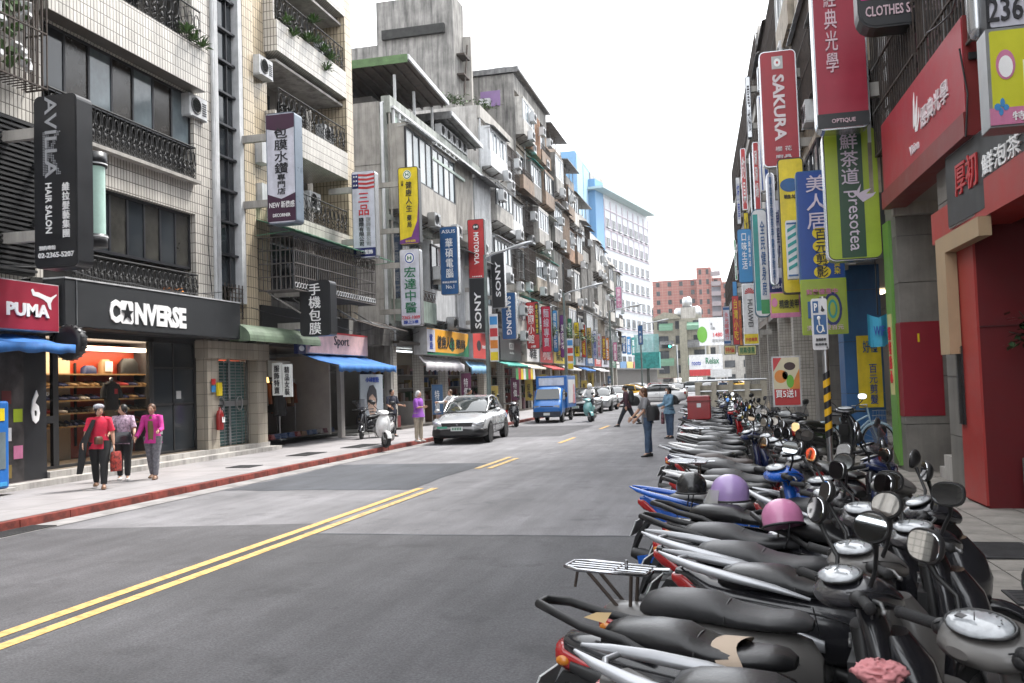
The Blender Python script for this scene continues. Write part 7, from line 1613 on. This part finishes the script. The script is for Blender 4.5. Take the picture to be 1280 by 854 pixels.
    g.ell(hc + rot @ (V((.057, 0, -.008)) * h), (.010 * h, .007 * h, .014 * h), 8, 6)
    for A_, s_ in ((LA, 1), (RA, -1)):
        w0 = A_[2] * h; d = A_[3]; sd = V((0, 1, 0)) - d * d.y; sd.normalize(); nm = d.cross(sd)
        f_ = nm if nm.x > 0 else -nm
        pc_ = w0 + d * .03 * h; q = Matrix((f_, sd, d)).transposed()
        g.ell(pc_, (.022 * h, .010 * h, .034 * h), 8, 6, 0, q)
        for j in range(4):
            b0 = w0 + d * .05 * h + f_ * (j - 1.5) * .0105 * h; ll = (.036, .042, .040, .030)[j] * h
            g.tube([b0, b0 + d * ll * .5 - sd * s_ * .003 * h, b0 + d * ll * .9 - sd * s_ * .012 * h], [.0058 * h, .0052 * h, .004 * h], 5)
        b0 = w0 + d * .018 * h + f_ * .017 * h; g.tube([b0, b0 + (f_ * .7 + d * .7) * .018 * h, b0 + (f_ * .5 + d * .9) * .034 * h], [.007 * h, .006 * h, .005 * h], 5)
    body = g.build('body', skin_m, t)
    g = G()
    for s_ in (-1, 1): g.ell(hc + rot @ (V((.050, s_ * .018, .006)) * h), (.004 * h, .008 * h, .004 * h), 8, 5); g.obox(hc + rot @ (V((.051, s_ * .018, .018)) * h), (.004 * h, .02 * h, .004 * h))
    g.build('eyes', hairk, body)
    if not mask: g = G(); g.ell(hc + rot @ (V((.052, 0, -.033)) * h), (.004 * h, .014 * h, .004 * h), 8, 5); g.build('mouth', kc('lips', (.35, .1, .09)), body)
    else: g = G(); g.ell(hc + rot @ (V((.046, 0, -.030)) * h), (.020 * h, .034 * h, .027 * h), 12, 8); g.build('face_mask', txt_w, t)
    # hair cap
    g = G(); g.ell(hc + rot @ (V((-.010, 0, .016)) * h), (.056 * h, .050 * h, .062 * h), 16, 10)
    if hair_len:
        g.loft_z([((hc.z - hair_len * h), hc.x - .035 * h, 0 + hc.y, .022 * h, .040 * h), (hc.z - hair_len * .4 * h, hc.x - .030 * h, hc.y, .034 * h, .050 * h), (hc.z + .02 * h, hc.x - .020 * h, hc.y, .042 * h, .050 * h)], 0, 14)
    g.build('hair', hair, t)
    if hat:
        g = G(); g.ell(hc + rot @ (V((-.006, 0, .048)) * h), (.066 * h, .062 * h, .034 * h), 16, 8)
        if hat[1] == 'brim': g.lathe([(.058 * h, 0), (.085 * h, -.008 * h), (.058 * h, .004 * h)], hc + rot @ (V((0, 0, .035)) * h), 'z', 18)
        if hat[1] == 'helmet': g.ell(hc + rot @ (V((-.004, 0, .018)) * h), (.078 * h, .070 * h, .075 * h), 16, 10)
        g.build('hat' if hat[1] != 'helmet' else 'helmet', hat[0], t)
    # clothes
    def tor(g, z0, z1, k=1.0, hem=1.0):
        st_ = []
        for (d_, rx, ry) in ((z0, .080 * hem, .100 * hem), (.02, .073, .093), (.09, .060, .076), (.17, .068, .088), (.235, .064, .100), (.270, .050, .096), (.298, .034, .052), (.31, .03, .034)):
            if d_ < z0 or d_ > z1: continue
            c0 = up_(d_); st_.append([c0 * h + V((math.cos(2 * PI * q / 16) * rx * k * fat * h, math.sin(2 * PI * q / 16) * ry * k * fat * h, (.006 * math.sin(q * 2.3) * h if d_ == z0 else 0))) for q in range(16)])
        g.rings(st_)
    g = G(); tor(g, -.06, .31, 1.08 * loose, 1.02 * loose)
    for A_ in (LA, RA):
        S_, E_, W2, _ = A_
        pts = [S_.lerp(up_(.27), .35), S_, S_.lerp(E_, .5), E_] + ([E_.lerp(W2, .5), W2.lerp(E_, .05)] if sleeve > .6 else []); rs_ = [.038, .038, .034, .031] + ([.029, .025] if sleeve > .6 else [])
        if sleeve < .6: pts[-1] = S_.lerp(E_, min(1, sleeve * 1.7)); rs_[-1] = .038
        g.tube([p_ * h for p_ in pts], [r_ * h * loose ** .5 for r_ in rs_], 10)
    g.build('shirt', top, t)
    if open_top:
        g = G(); 
        for s_ in (-1, 1): pass
        c0 = [(.0, .0), (.0, .0)]; st_ = []
        for d_, xo, yw in ((-.055, .086, .030), (.05, .078, .034), (.15, .076, .036), (.22, .072, .030), (.29, .050, .014)):
            c1 = up_(d_); st_.append([(c1 + V((xo * loose * fat - abs(y_) * .12, y_, 0))) * h for y_ in (-yw, -yw / 2, 0, yw / 2, yw)] + [(c1 + V((.03, y_, 0))) * h for y_ in (yw, 0, -yw)])
        g.rings(st_); g.build('inner_shirt', open_top, t)
    g = G()
    for L_ in (LL, RL): g.tube([(L_[0] + V((0, 0, .03))) * h, L_[0].lerp(L_[1], .3) * h, L_[1] * h, L_[1].lerp(L_[2], .4) * h, L_[2].lerp(L_[1], .06) * h], [.067 * h * fat, .063 * h * fat, .044 * h, .043 * h, .033 * h], 12)
    st_ = [[up_(d_) * h + V((math.cos(2 * PI * q / 14) * .07 * h * fat * k_, math.sin(2 * PI * q / 14) * .09 * h * fat * k_, 0)) for q in range(14)] for d_, k_ in ((-.06, .9), (.0, 1.04), (.06, 1.0))]; g.rings(st_)
    g.build('trousers', legs, t)
    for L_, s_ in ((LL, 1), (RL, -1)):
        a = L_[2] * h; g = G(); g.loft_x([(a.x - .035 * h, a.y, .020 * h, a.z - .045 * h, a.z + .0 * h), (a.x, a.y, .026 * h, a.z - .045 * h, a.z + .008 * h), (a.x + .05 * h, a.y + s_ * .004 * h, .029 * h, a.z - .045 * h, a.z - .012 * h), (a.x + .095 * h, a.y + s_ * .006 * h, .022 * h, a.z - .045 * h, a.z - .026 * h)], 0, 10); g.build('shoe', shoes, t)
    t['_a'] = 0; del t['_a']
    return t, dict(LA=[x_ * h for x_ in LA], RA=[x_ * h for x_ in RA], up=lambda d, s=0: up_(d, s) * h, h=h)
def ppos(px, py, z=0.): p = atZ(px, py, z); return (p.x, p.y, z)
def handbag(label, loc, m, w=.26, hh=.2, strap=None, rz=0, cat='handbag', d=.1):
    t = thing('handbag' if cat == 'handbag' else cat.replace(' ', '_'), label, cat, loc, rz)
    g = G(); g.loft_z([(-hh / 2, 0, 0, d / 2, w / 2), (0, 0, 0, d / 2 * 1.1, w / 2 * 1.02), (hh / 2 * .8, 0, 0, d / 2 * .8, w / 2 * .95), (hh / 2, 0, 0, d / 4, w / 2 * .9)], 0, 14, 3.5); g.build('body', m, t)
    if strap: g = G(); g.tube([V_ - Vector(loc) if rz == 0 else Matrix.Rotation(-rz, 3, 'Z') @ (V_ - Vector(loc)) for V_ in strap], .011, 6, flat=.5); g.build('strap', m, t)
    return t
def wpt(loc, rz, p_): return Matrix.Rotation(rz, 3, 'Z') @ Vector(p_) + Vector(loc)
blk = cl('black', (.015, .015, .016)); rosy = cl('rose_red', (.62, .02, .06)); lilp = cl('lilac_print', (.50, .36, .46), var=.5, scale=26); mag = cl('magenta', (.5, .03, .24)); leg_g = cl('grey_leggings', (.17, .17, .19), var=.35, scale=20)
beige = cl('beige', (.42, .36, .28)); purpc = cl('purple', (.27, .08, .42)); denim = cl('denim', (.06, .10, .17), var=.3); denl = cl('light_denim', (.15, .27, .38), var=.3); gret = cl('grey_marl', (.2, .2, .21)); navc = cl('navy', (.025, .028, .045)); maro = cl('dark_plum', (.07, .025, .04), var=.4, scale=20); olv = cl('olive_gold', (.14, .11, .04)); whc = cl('white', (.62, .62, .62)); dkg = cl('dark_green', (.03, .045, .03)); brsh = kc('brown_shoe', (.12, .06, .03)); wsh = kc('white_shoe', (.6, .58, .55)); bsh = kc('black_shoe', (.015, .015, .015)); greyhat = cl('grey_beret', (.38, .38, .42), var=.4, scale=30)
L1 = ppos(125, 611, .13); q, I = person('woman in a rose red shirt and grey beret with a black scarf on her arm', L1, R(-58), 1.60, rosy, blk, brsh, dict(lh=14, rh=-12, lk=4, rk=14, ls=-6, le=20, rs=12, re=32, head=25), hat=(greyhat, 'cap'), sleeve=.5, fat=1.06, loose=1.0, hair_len=.04)
p_ = wpt(L1, R(-58), I['RA'][2]); t = thing('scarf', 'black scarf hanging from the forearm of the woman in rose red', 'scarf', p_); g = G(); g.loft_z([(-.55, -.05, -.05, .05, .05), (-.3, -.02, -.02, .07, .06), (.0, 0, 0, .07, .05), (.25, .06, .10, .05, .04), (.42, .10, .16, .04, .03)], 0, 10); g.build('cloth', blk, t)
p_ = wpt(L1, R(-58), I['up'](.04, .0)); handbag('small brown pouch worn in front by the woman in rose red', (p_.x + .09, p_.y - .14, p_.z), kc('brown_leather', (.08, .035, .02)), .17, .14)
p_ = wpt(L1, R(-58), I['LA'][2]); handbag('red and yellow patterned bag carried between the first two women', (p_.x + .03, p_.y + .02, p_.z - .3), mat('patterned_bag', (.32, .03, .02), .6, var=.8, scale=20), .26, .36)
L2 = ppos(155, 600, .13); q, I = person('woman in a lilac patterned shirt with a black handbag in front', L2, R(-62), 1.56, lilp, blk, wsh, dict(lh=6, rh=-5, ls=14, le=48, rs=10, re=58, head=-60), sleeve=.5, fat=1.08, loose=1.0, hair_len=.05)
p_ = wpt(L2, R(-62), (.16, 0, 0.86)); handbag('shiny black handbag held before the lilac patterned shirt', tuple(p_), kc('black_leather', (.02, .02, .024), .2), .36, .22, rz=R(-62), strap=[wpt(L2, R(-62), (.15, -.12, .94)), wpt(L2, R(-62), I['up'](.29, -.06)), wpt(L2, R(-62), I['up'](.2, .12))])
L3 = ppos(192, 599, .13); q, I = person('woman in a magenta cardigan and grey leggings looking at her hands', L3, R(-75), 1.56, mag, leg_g, brsh, dict(lh=10, rh=-9, lk=3, rk=10, ls=16, le=62, rs=8, re=40, lean=4), sleeve=.9, open_top=olv, fat=1.02, loose=1.02, hair=hairb, hair_len=.03)
L4 = ppos(491, 546, .13); person('man in a dark short sleeved shirt standing by the portrait poster', L4, R(-30), 1.68, navc, cl('charcoal', (.03, .03, .035)), bsh, dict(ls=12, le=70, rs=10, re=60), sleeve=.5, hair_len=.0)
L5 = ppos(524, 552, .13); person('white haired person in a purple shirt and beige trousers at the kerb', L5, R(-10), 1.60, purpc, beige, wsh, dict(ls=-8, le=10, rs=20, re=75, lh=2, rh=-3), hair=hairw, sleeve=.6, fat=1.12, loose=1.1, hair_len=.05)
L6 = (-9.9, 31.2, .13); person('person in a pale blouse behind the grey car', L6, R(-120), 1.60, whc, navc, bsh, dict(ls=40, le=50, rs=40, re=45, lean=12), sleeve=.8, hair=hairb)
L7 = (-10.3, 33.6, .13); person('person in a dark green jacket bending over a scooter behind the grey car', L7, R(-20), 1.7, dkg, blk, bsh, dict(lean=32, ls=50, le=20, rs=45, re=30, rh=-8, lh=10), sleeve=.9)
L9 = ppos(785, 533); q, I = person('man in a dark plum shirt striding across the road with a backpack', L9, R(178), 1.74, maro, cl('dark_trousers', (.03, .035, .045)), bsh, dict(lh=28, rh=-26, lk=4, rk=18, ls=-14, le=14, rs=16, re=30, lean=5), sleeve=.9, loose=1.05)
p_ = wpt(L9, R(178), I['up'](.2)); handbag('black backpack on the man crossing the road', (p_.x + .2, p_.y, p_.z), kc('backpack_black', (.02, .02, .022), .7), .3, .42, cat='backpack', d=.2, strap=[Vector((p_.x + .12, p_.y - .1, p_.z + .2)), Vector((p_.x - .08, p_.y - .12, p_.z + .12)), Vector((p_.x + .1, p_.y - .12, p_.z - .15))])
L10 = ppos(811, 571); q, I = person('young woman with brown hair and a grey tee shirt looking down', L10, R(195), 1.66, gret, denim, bsh, dict(ls=14, le=28, rs=22, re=18, lean=5, lh=3, rh=-4), hair=hairb, sleeve=.5, hair_len=.07)
p_ = wpt(L10, R(195), (-.12, .12, 1.02)); handbag('big black shoulder bag on the young woman in the grey tee shirt', tuple(p_), kc('backpack_black', ()), .46, .34, d=.24, rz=R(170), cat='shoulder bag', strap=[wpt(L10, R(195), (-.05, .16, 1.1)), wpt(L10, R(195), I['up'](.295, .05)), wpt(L10, R(195), (.1, -.1, 1.2)), wpt(L10, R(195), (-.12, -.1, 1.05))])
L11 = ppos(838, 548); q, I = person('woman in a denim jacket and face mask beside the scooters', L11, R(215), 1.6, denl, denim, bsh, dict(ls=20, le=50, rs=14, re=60), sleeve=.9, loose=1.12, mask=True, hair_len=.06)
p_ = wpt(L11, R(215), (.12, -.2, .62)); handbag('printed shopping bag held by the woman in the denim jacket', tuple(p_), mat('printed_bag', (.25, .1, .12), .5, var=.9, scale=18), .3, .36)
for i, (px, py, hh, c, lb, hd) in enumerate(((757, 507, 1.68, blk, 'distant man in black beside the far parked cars', 200), (762, 503, 1.62, denl, 'distant person in light blue near the far parked cars', 160), (671, 505, 1.7, navc, 'distant figure in navy behind the truck', 90), (690, 502, 1.65, whc, 'distant pedestrian in white on the left pavement', 250), (905, 512, 1.68, denim, 'person in blue beyond the last scooters on the right', 120))):
    person(lb, ppos(px, py, .13 if px < 700 or px > 900 else 0), R(hd), hh, c, blk, bsh, dict(lh=12, rh=-10, ls=-8, rs=10), sleeve=.9)

# ================================================================== VEHICLES
carglass = mat('car_glass', (.03, .035, .035), .03, var=0, coat=.5); carblack = mat('bumper_black', (.012, .012, .013), .3, var=.1)
def car_wheel(par, x, y, r_=.31, w=.2):
    g = G(); g.lathe([(r_ * .66, -w * .5), (r_ * .92, -w * .5), (r_, -w * .3), (r_, w * .3), (r_ * .92, w * .5), (r_ * .66, w * .5)], (0, 0, 0), 'y', 22); wv = g.build('wheel', rubber, par); wv.location = (x, y, r_)
    s_ = 1 if y > 0 else -1; g = G(); g.lathe([(r_ * .67, s_ * w * .45), (r_ * .6, s_ * w * .38), (.05, s_ * w * .3), (.02, s_ * w * .36)], (0, 0, 0), 'y', 20)
    for k in range(7): a = 2 * PI * k / 7; g.obox((math.cos(a) * r_ * .33, s_ * w * .42, math.sin(a) * r_ * .33), (r_ * .6, .03, .05), (0, -a, 0))
    g.build('rim', alu, wv)
def sedan(label, loc, rz, pnt, group=None, two_tone=False, L_=4.45, taxi=False):
    t = thing('parked_car', label, 'car', loc, rz, group)
    def sec(x, hw, zb, zt, ex=4.5, tum=.9): 
        q = []
        for k in range(20):
            a = 2 * PI * k / 20 + PI / 20; ca, sa = math.cos(a), math.sin(a); y = hw * math.copysign(abs(ca) ** (2 / ex), ca); z = (zb + zt) / 2 + (zt - zb) / 2 * math.copysign(abs(sa) ** (2 / ex), sa)
            if z > (zb + zt) / 2: y *= 1 - (1 - tum) * ((z - (zb + zt) / 2) / ((zt - zb) / 2)) ** 2
            q.append((x, y, z))
        return q
    xs = [(2.22, .52, .38, .60), (2.16, .72, .28, .68), (2.0, .82, .22, .75), (1.7, .875, .20, .83), (1.3, .89, .20, .90), (.85, .90, .20, .97), (.3, .905, .19, .99), (-.6, .905, .19, 1.0), (-1.2, .90, .20, 1.02), (-1.7, .88, .22, 1.03), (-2.05, .82, .27, 1.01), (-2.2, .72, .36, .93)]
    g = G(); g.rings([sec(*s_) for s_ in xs]); bd = g.build('body', pnt, t)
    ro = [(1.02, .70, .93, .975), (.55, .72, .95, 1.26), (.12, .66, .96, 1.42), (-.45, .64, .96, 1.47), (-1.0, .63, .97, 1.43), (-1.45, .64, .98, 1.22), (-1.82, .66, .98, 1.03)]
    g = G(); g.rings([sec(x, hw, zb, zt, 3.2, .82) for x, hw, zb, zt in ro]); g.build('glasshouse', carglass, t)
    g = G(); g.rings([sec(x, hw - .06, zt - .05, zt + .012, 3.5, .9) for x, hw, zb, zt in ro[2:5]]); g.build('roof', pnt, t)
    g = G()
    for s_ in (-1, 1):
        g.tube([(1.0, s_ * .70, .97), (.55, s_ * .685, 1.22), (.13, s_ * .60, 1.40)], .028, 6); g.tube([(.13, s_ * .60, 1.405), (-.45, s_ * .575, 1.45), (-1.0, s_ * .57, 1.41), (-1.45, s_ * .60, 1.22), (-1.82, s_ * .66, 1.02)], .03, 6)
        g.tube([(-.42, s_ * .70, .99), (-.46, s_ * .62, 1.42)], .026, 6, 1); g.tube([(-1.2, s_ * .72, .99), (-1.08, s_ * .62, 1.38)], .03, 6)
    g.build('pillar', [pnt, carblack], t, kind='stuff')
    for x in (1.36, -1.32):
        for y in (-.80, .80): car_wheel(t, x, y)
    g = G()
    for x in (1.36, -1.32):
        for s_ in (-1, 1): g.lathe([(.375, s_ * .895), (.33, s_ * .912), (.02, s_ * .80)], (x, 0, .33), 'y', 20)
    g.build('wheel_arch', carblack, t, kind='stuff')
    for s_ in (-1, 1):
        g = G(); g.loft_x([(1.78, s_ * .76, .07, .66, .80), (2.02, s_ * .70, .14, .56, .74), (2.17, s_ * .60, .13, .55, .68), (2.20, s_ * .55, .07, .57, .64)], 0, 12, 2.6); g.build('headlight', clear_lens, t)
        g = G(); g.obox((-2.13, s_ * .66, .82), (.12, .3, .16), (0, 0, s_ * .25)); g.build('tail_light', red_lens, t)
        g = G(); g.ell((.72, s_ * 1.0, 1.0), (.06, .10, .07)); g.obox((.72, s_ * .92, .97), (.04, .12, .03)); g.build('door_mirror', pnt, t)
        g = G(); g.obox((-.2, s_ * .912, .80), (.18, .02, .025)); g.obox((-1.1, s_ * .905, .81), (.18, .02, .025)); g.build('door_handle', chrome, t)
        g = G(); g.box(.62, .63, s_ * .906 - .003, s_ * .906 + .003, .3, .95); g.box(-.44, -.43, s_ * .908 - .003, s_ * .908 + .003, .3, .97); g.box(-1.3, 1.0, s_ * .905 - .004, s_ * .905 + .004, .52, .55); g.build('door_seam', carblack, t, kind='stuff')
    g = G(); g.prism([(-.46, .545), (.46, .545), (.50, .665), (-.50, .665)], 2.10, 2.228, 'yz'); g.build('grille', carblack, t)
    if two_tone: g = G(); g.rings([sec(x + .012, hw + .015, zb - .01, zt) for x, hw, zb, zt in ((2.23, .5, .30, .46), (2.17, .74, .24, .52), (2.0, .84, .20, .54), (1.78, .88, .20, .54))]); g.build('front_bumper', carblack, t); g = G(); g.box(2.24, 2.255, -.62, -.3, .5, .56); g.build('bumper_sticker', kc('green_sticker', (.05, .3, .2)), t)
    g = G(); g.box(2.245, 2.26, -.19, .19, .42, .55); pl = g.build('number_plate', plate_w, t); g = G(); g.box(-2.22, -2.205, -.19, .19, .6, .74); g.build('rear_plate', plate_w, t)
    g = G(); 
    for k in range(6): g.box(2.261, 2.265, -.15 + k * .052, -.118 + k * .052, .445, .525)
    g.build('plate_characters', txt_g, pl, kind='stuff')
    g = G(); g.tube([(.95, .5, .985), (.72, .1, 1.15)], .009, 5); g.tube([(.97, -.1, .985), (.76, -.5, 1.12)], .009, 5); g.build('wiper', carblack, t, kind='stuff')
    g = G(); g.tube([(2.24, 0, .58), (2.245, .03, .6), (2.24, 0, .62)], .012, 5); g.build('badge', chrome, t)
    if taxi: g = G(); g.box(-.5, -.2, -.25, .25, 1.48, 1.6); g.build('roof_sign', kc('taxi_sign', (.7, .6, .2)), t)
    return t
silv = mat('car_silver', (.46, .47, .48), .25, .35, var=.04, coat=.6)
cx, cy = (-8.62 - .05, 29.35)
sedan('silver grey sedan with a black front bumper parked at the left kerb', (cx, cy, 0), R(-86), silv, two_tone=True)
cars = [(-8.6, 49.5, 'black', 'black car parked behind the blue truck'), (-8.4, 56, 'silver', 'silver car parked second behind the blue truck'), (-8.5, 64, 'white', 'white car parked farther along the left kerb')]
pc_ = dict(black=mat('car_black', (.012, .012, .014), .15, var=.02, coat=.8), white=mat('car_white', (.7, .7, .7), .2, var=.02, coat=.6), yellow=mat('taxi_yellow', (.75, .42, .02), .25, var=.03, coat=.6), silver=silv, red=mat('car_red', (.3, .01, .01), .2, var=.02, coat=.8))
def clone_car(src, loc, rz, label, pnt, group='cars down the street'):
    for o in list(COL.all_objects):
        if o.parent and o.parent.name not in KIDS: pass
    return dup(src, loc, rz, label, {'car_silver': pnt}, group)
base = sedan('silver car parked second behind the blue truck', (-8.4, 56.5, 0), R(-90), silv, group='cars down the street')
for o in COL.all_objects:
    if o.parent and (o.parent == base or o.parent.parent == base): KIDS.setdefault(o.parent.name, []); KIDS[o.parent.name].append(o) if o not in KIDS[o.parent.name] else None
for X, Y, rz, c, lb in ((-8.5, 50.3, -90, 'black', 'black car parked just behind the blue truck'), (-8.5, 64.5, -90, 'white', 'white car parked third behind the blue truck'), (-5.9, 66, 178, 'white', 'long white car crossing the street behind the women'), (-8.9, 72, 170, 'yellow', 'yellow taxi turning at the junction'), (-1.6, 70, 92, 'white', 'white car driving away just past the crossing man'), (-1.2, 79, 90, 'yellow', 'yellow taxi driving away down the street'), (-2.9, 88, 90, 'white', 'white car driving away, farthest in the right lane'), (-5.6, 84, -90, 'black', 'dark car coming up the street'), (-8.2, 92, -90, 'red', 'red car at the far left kerb'), (-12, 108, 150, 'white', 'white car at the bend'), (-6, 112, 170, 'silver', 'silver car crossing at the far junction'), (-1, 118, 160, 'yellow', 'yellow taxi at the far junction')):
    clone_car(base, (X, Y, 0), R(rz), lb, pc_[c])
# blue box truck
TK = thing('box_truck', 'small blue box truck with a white poster on its side parked at the left kerb', 'truck', (-8.5, 42.4, 0), R(-89)); TK.scale = (.84, .84, .84)
tb_ = mat('truck_blue', (.012, .13, .42), .3, var=.05, coat=.5)
g = G()
def rr_(x, hw, zb, zt, e=5): 
    return [(x, hw * math.copysign(abs(math.cos(a)) ** (2 / e), math.cos(a)), (zb + zt) / 2 + (zt - zb) / 2 * math.copysign(abs(math.sin(a)) ** (2 / e), math.sin(a))) for a in [2 * PI * k / 20 + PI / 20 for k in range(20)]]
g.rings([rr_(2.3, .68, .38, .85), rr_(2.22, .76, .32, 1.0), rr_(2.0, .79, .30, 1.22), rr_(1.9, .79, .3, 1.3), rr_(1.6, .77, .3, 1.86), rr_(1.35, .75, .3, 1.93), rr_(.72, .75, .3, 1.93), rr_(.70, .74, .3, 1.9)]); g.build('cab', tb_, TK)
g = G(); v = [(1.985, -.66, 1.26), (1.985, .66, 1.26), (1.66, .6, 1.80), (1.66, -.6, 1.80)]; g.add(v + [(a + .03, b_, c_ + .015) for a, b_, c_ in v], [(0, 1, 2, 3), (4, 5, 6, 7), (0, 1, 5, 4), (1, 2, 6, 5), (2, 3, 7, 6), (3, 0, 4, 7)]); g.build('windscreen', carglass, TK)
for s_ in (-1, 1):
    g = G(); g.prism([(1.78, 1.22), (1.5, 1.75), (.85, 1.78), (.85, 1.22)], s_ * .79 - .012, s_ * .79 + .012, 'xz'); g.build('side_window', carglass, TK)
    g = G(); g.obox((2.24, s_ * .55, .86), (.08, .28, .16)); g.build('headlight', clear_lens, TK); g = G(); g.ell((1.75, s_ * .98, 1.5), (.04, .08, .14)); g.tube([(1.75, s_ * .8, 1.5), (1.75, s_ * .95, 1.5)], .015, 5); g.build('door_mirror', black_p, TK)
g = G(); g.box(2.2, 2.34, -.74, .74, .32, .62); g.build('bumper', kc('truck_dark_bumper', (.02, .025, .04)), TK); g = G(); g.box(2.345, 2.36, -.17, .17, .42, .56); g.build('number_plate', plate_w, TK); g = G(); g.box(2.26, 2.29, -.35, .35, .86, .92); g.build('grille', carblack, TK)
g = G(); g.box(-2.3, .66, -.86, .86, .75, 2.52); bx = g.build('cargo_box', tb_, TK, bevel=.02)
g = G(); g.box(-2.0, .3, .86, .875, 1.0, 2.3); g.build('side_panel', signw, bx); g = G(); g.prism([(-1.6 + .3 * math.cos(a), 1.75 + .3 * math.sin(a)) for a in [q * PI / 8 for q in range(16)]], .876, .882, 'xz'); g.prism([(-2.0, .95), (-1.2, .95), (-1.3, 1.5), (-1.9, 1.5)], .876, .882, 'xz'); g.build('poster_figure', kc('poster_rose', (.5, .2, .22)), bx, kind='stuff')
g = G(); g.box(.661, .68, -.7, .7, 2.0, 2.42); g.build('header_board', signw, bx)
for x in (1.55, -1.4):
    for y in (-.68, .68): car_wheel(TK, x, y, .30, .18)
g = G(); g.box(-2.3, 1.2, -.5, .5, .4, .7); g.build('chassis', carblack, TK)
# left side scooters
park('maxi', (0, 0), 0, 'white scooter parked on the left pavement before the portrait poster', 'white', None, None, group='scooters on the left side')
o = bpy.data.objects[max((x.name for x in COL.all_objects if x.name.startswith('motor_scooter')), key=lambda n: n)]
SC = [x for x in COL.all_objects if x.get('label', '') == 'white scooter parked on the left pavement before the portrait poster'][0]
p = ppos(463, 560, .13); SC.location = (p[0] + .2, p[1] + .6, .13); SC.rotation_euler = (R(-4), 0, R(-78))
def lone(style, loc, an, lb, body, seat=None):
    d = park(style, (0, 0), an, lb, body, seat, group='scooters on the left side'); d.location = loc; return d
lone('plain', (-9.4, 38.2, 0), -80, 'black scooter at the left kerb between the grey car and the truck', 'black'); lone('sport', (-9.9, 36.6, .13), -60, 'grey scooter on the pavement behind the grey car', 'grey')
lone('flat', (-12.3, 29.3, .13), -100, 'dark scooter half hidden behind the white one', 'black')
for i in range(16):
    rr_2 = random.Random(i); lone(('plain', 'sport', 'maxi', 'flat', 'rack')[i % 5], (-9.7 + rr_2.uniform(-.3, .5), 66 + i * 2.4, 0), rr_2.uniform(-20, 20) + 200, '%s parked scooter far along the left kerb, %s from the near end' % (('black', 'silver', 'white', 'navy')[i % 4], ORD[i]), ('black', 'silver', 'white', 'navy')[i % 4])
# ridden scooter
rl = lone('maxi', (atZ(738, 527, 0).x, atZ(738, 527, 0).y, 0), -92, 'green and white scooter being ridden towards the camera', 'teal')
q, I = person('rider in a pale jacket and white helmet on the moving scooter', (rl.location.x, rl.location.y + .18, .0), R(-92), 1.68, whc, navc, bsh, dict(lh=78, rh=78, lk=80, rk=80, ls=48, le=22, rs=48, re=22, lean=4), hat=(txt_w, 'helmet'), sleeve=.9, seated=True, loose=1.1)
q.location.z = .86 - .53 * 1.68 + .08
# originals of the scooter styles are all placed now; behind the camera the street goes on
old_front('apartment_building', 'plain building of the left row behind the camera', -22, 9, 17, 90, conc_l, [white_f, conc_l], 3, floors=2, roof=False)
RB.append(right_building('arcade building of the right row behind the camera', -24, 4, 16, conc_l, 91))

# ================================================================== HAZE: humid city air
g = G(); g.box(-260, 320, -60, 420, -1.2, 60)
hz = g.build('haze', [], None, kind='stuff')
hm = bpy.data.materials.new('haze_air'); hm.use_nodes = True; hm.node_tree.nodes.clear()
ho = hm.node_tree.nodes.new('ShaderNodeOutputMaterial'); hv = hm.node_tree.nodes.new('ShaderNodeVolumePrincipled')
hv.inputs['Color'].default_value = (.93, .95, 1, 1); hv.inputs['Density'].default_value = .00022; hv.inputs['Anisotropy'].default_value = .2
hm.node_tree.links.new(hv.outputs[0], ho.inputs['Volume']); hz.data.materials.append(hm)
bpy.data.scenes.remove(TMP)
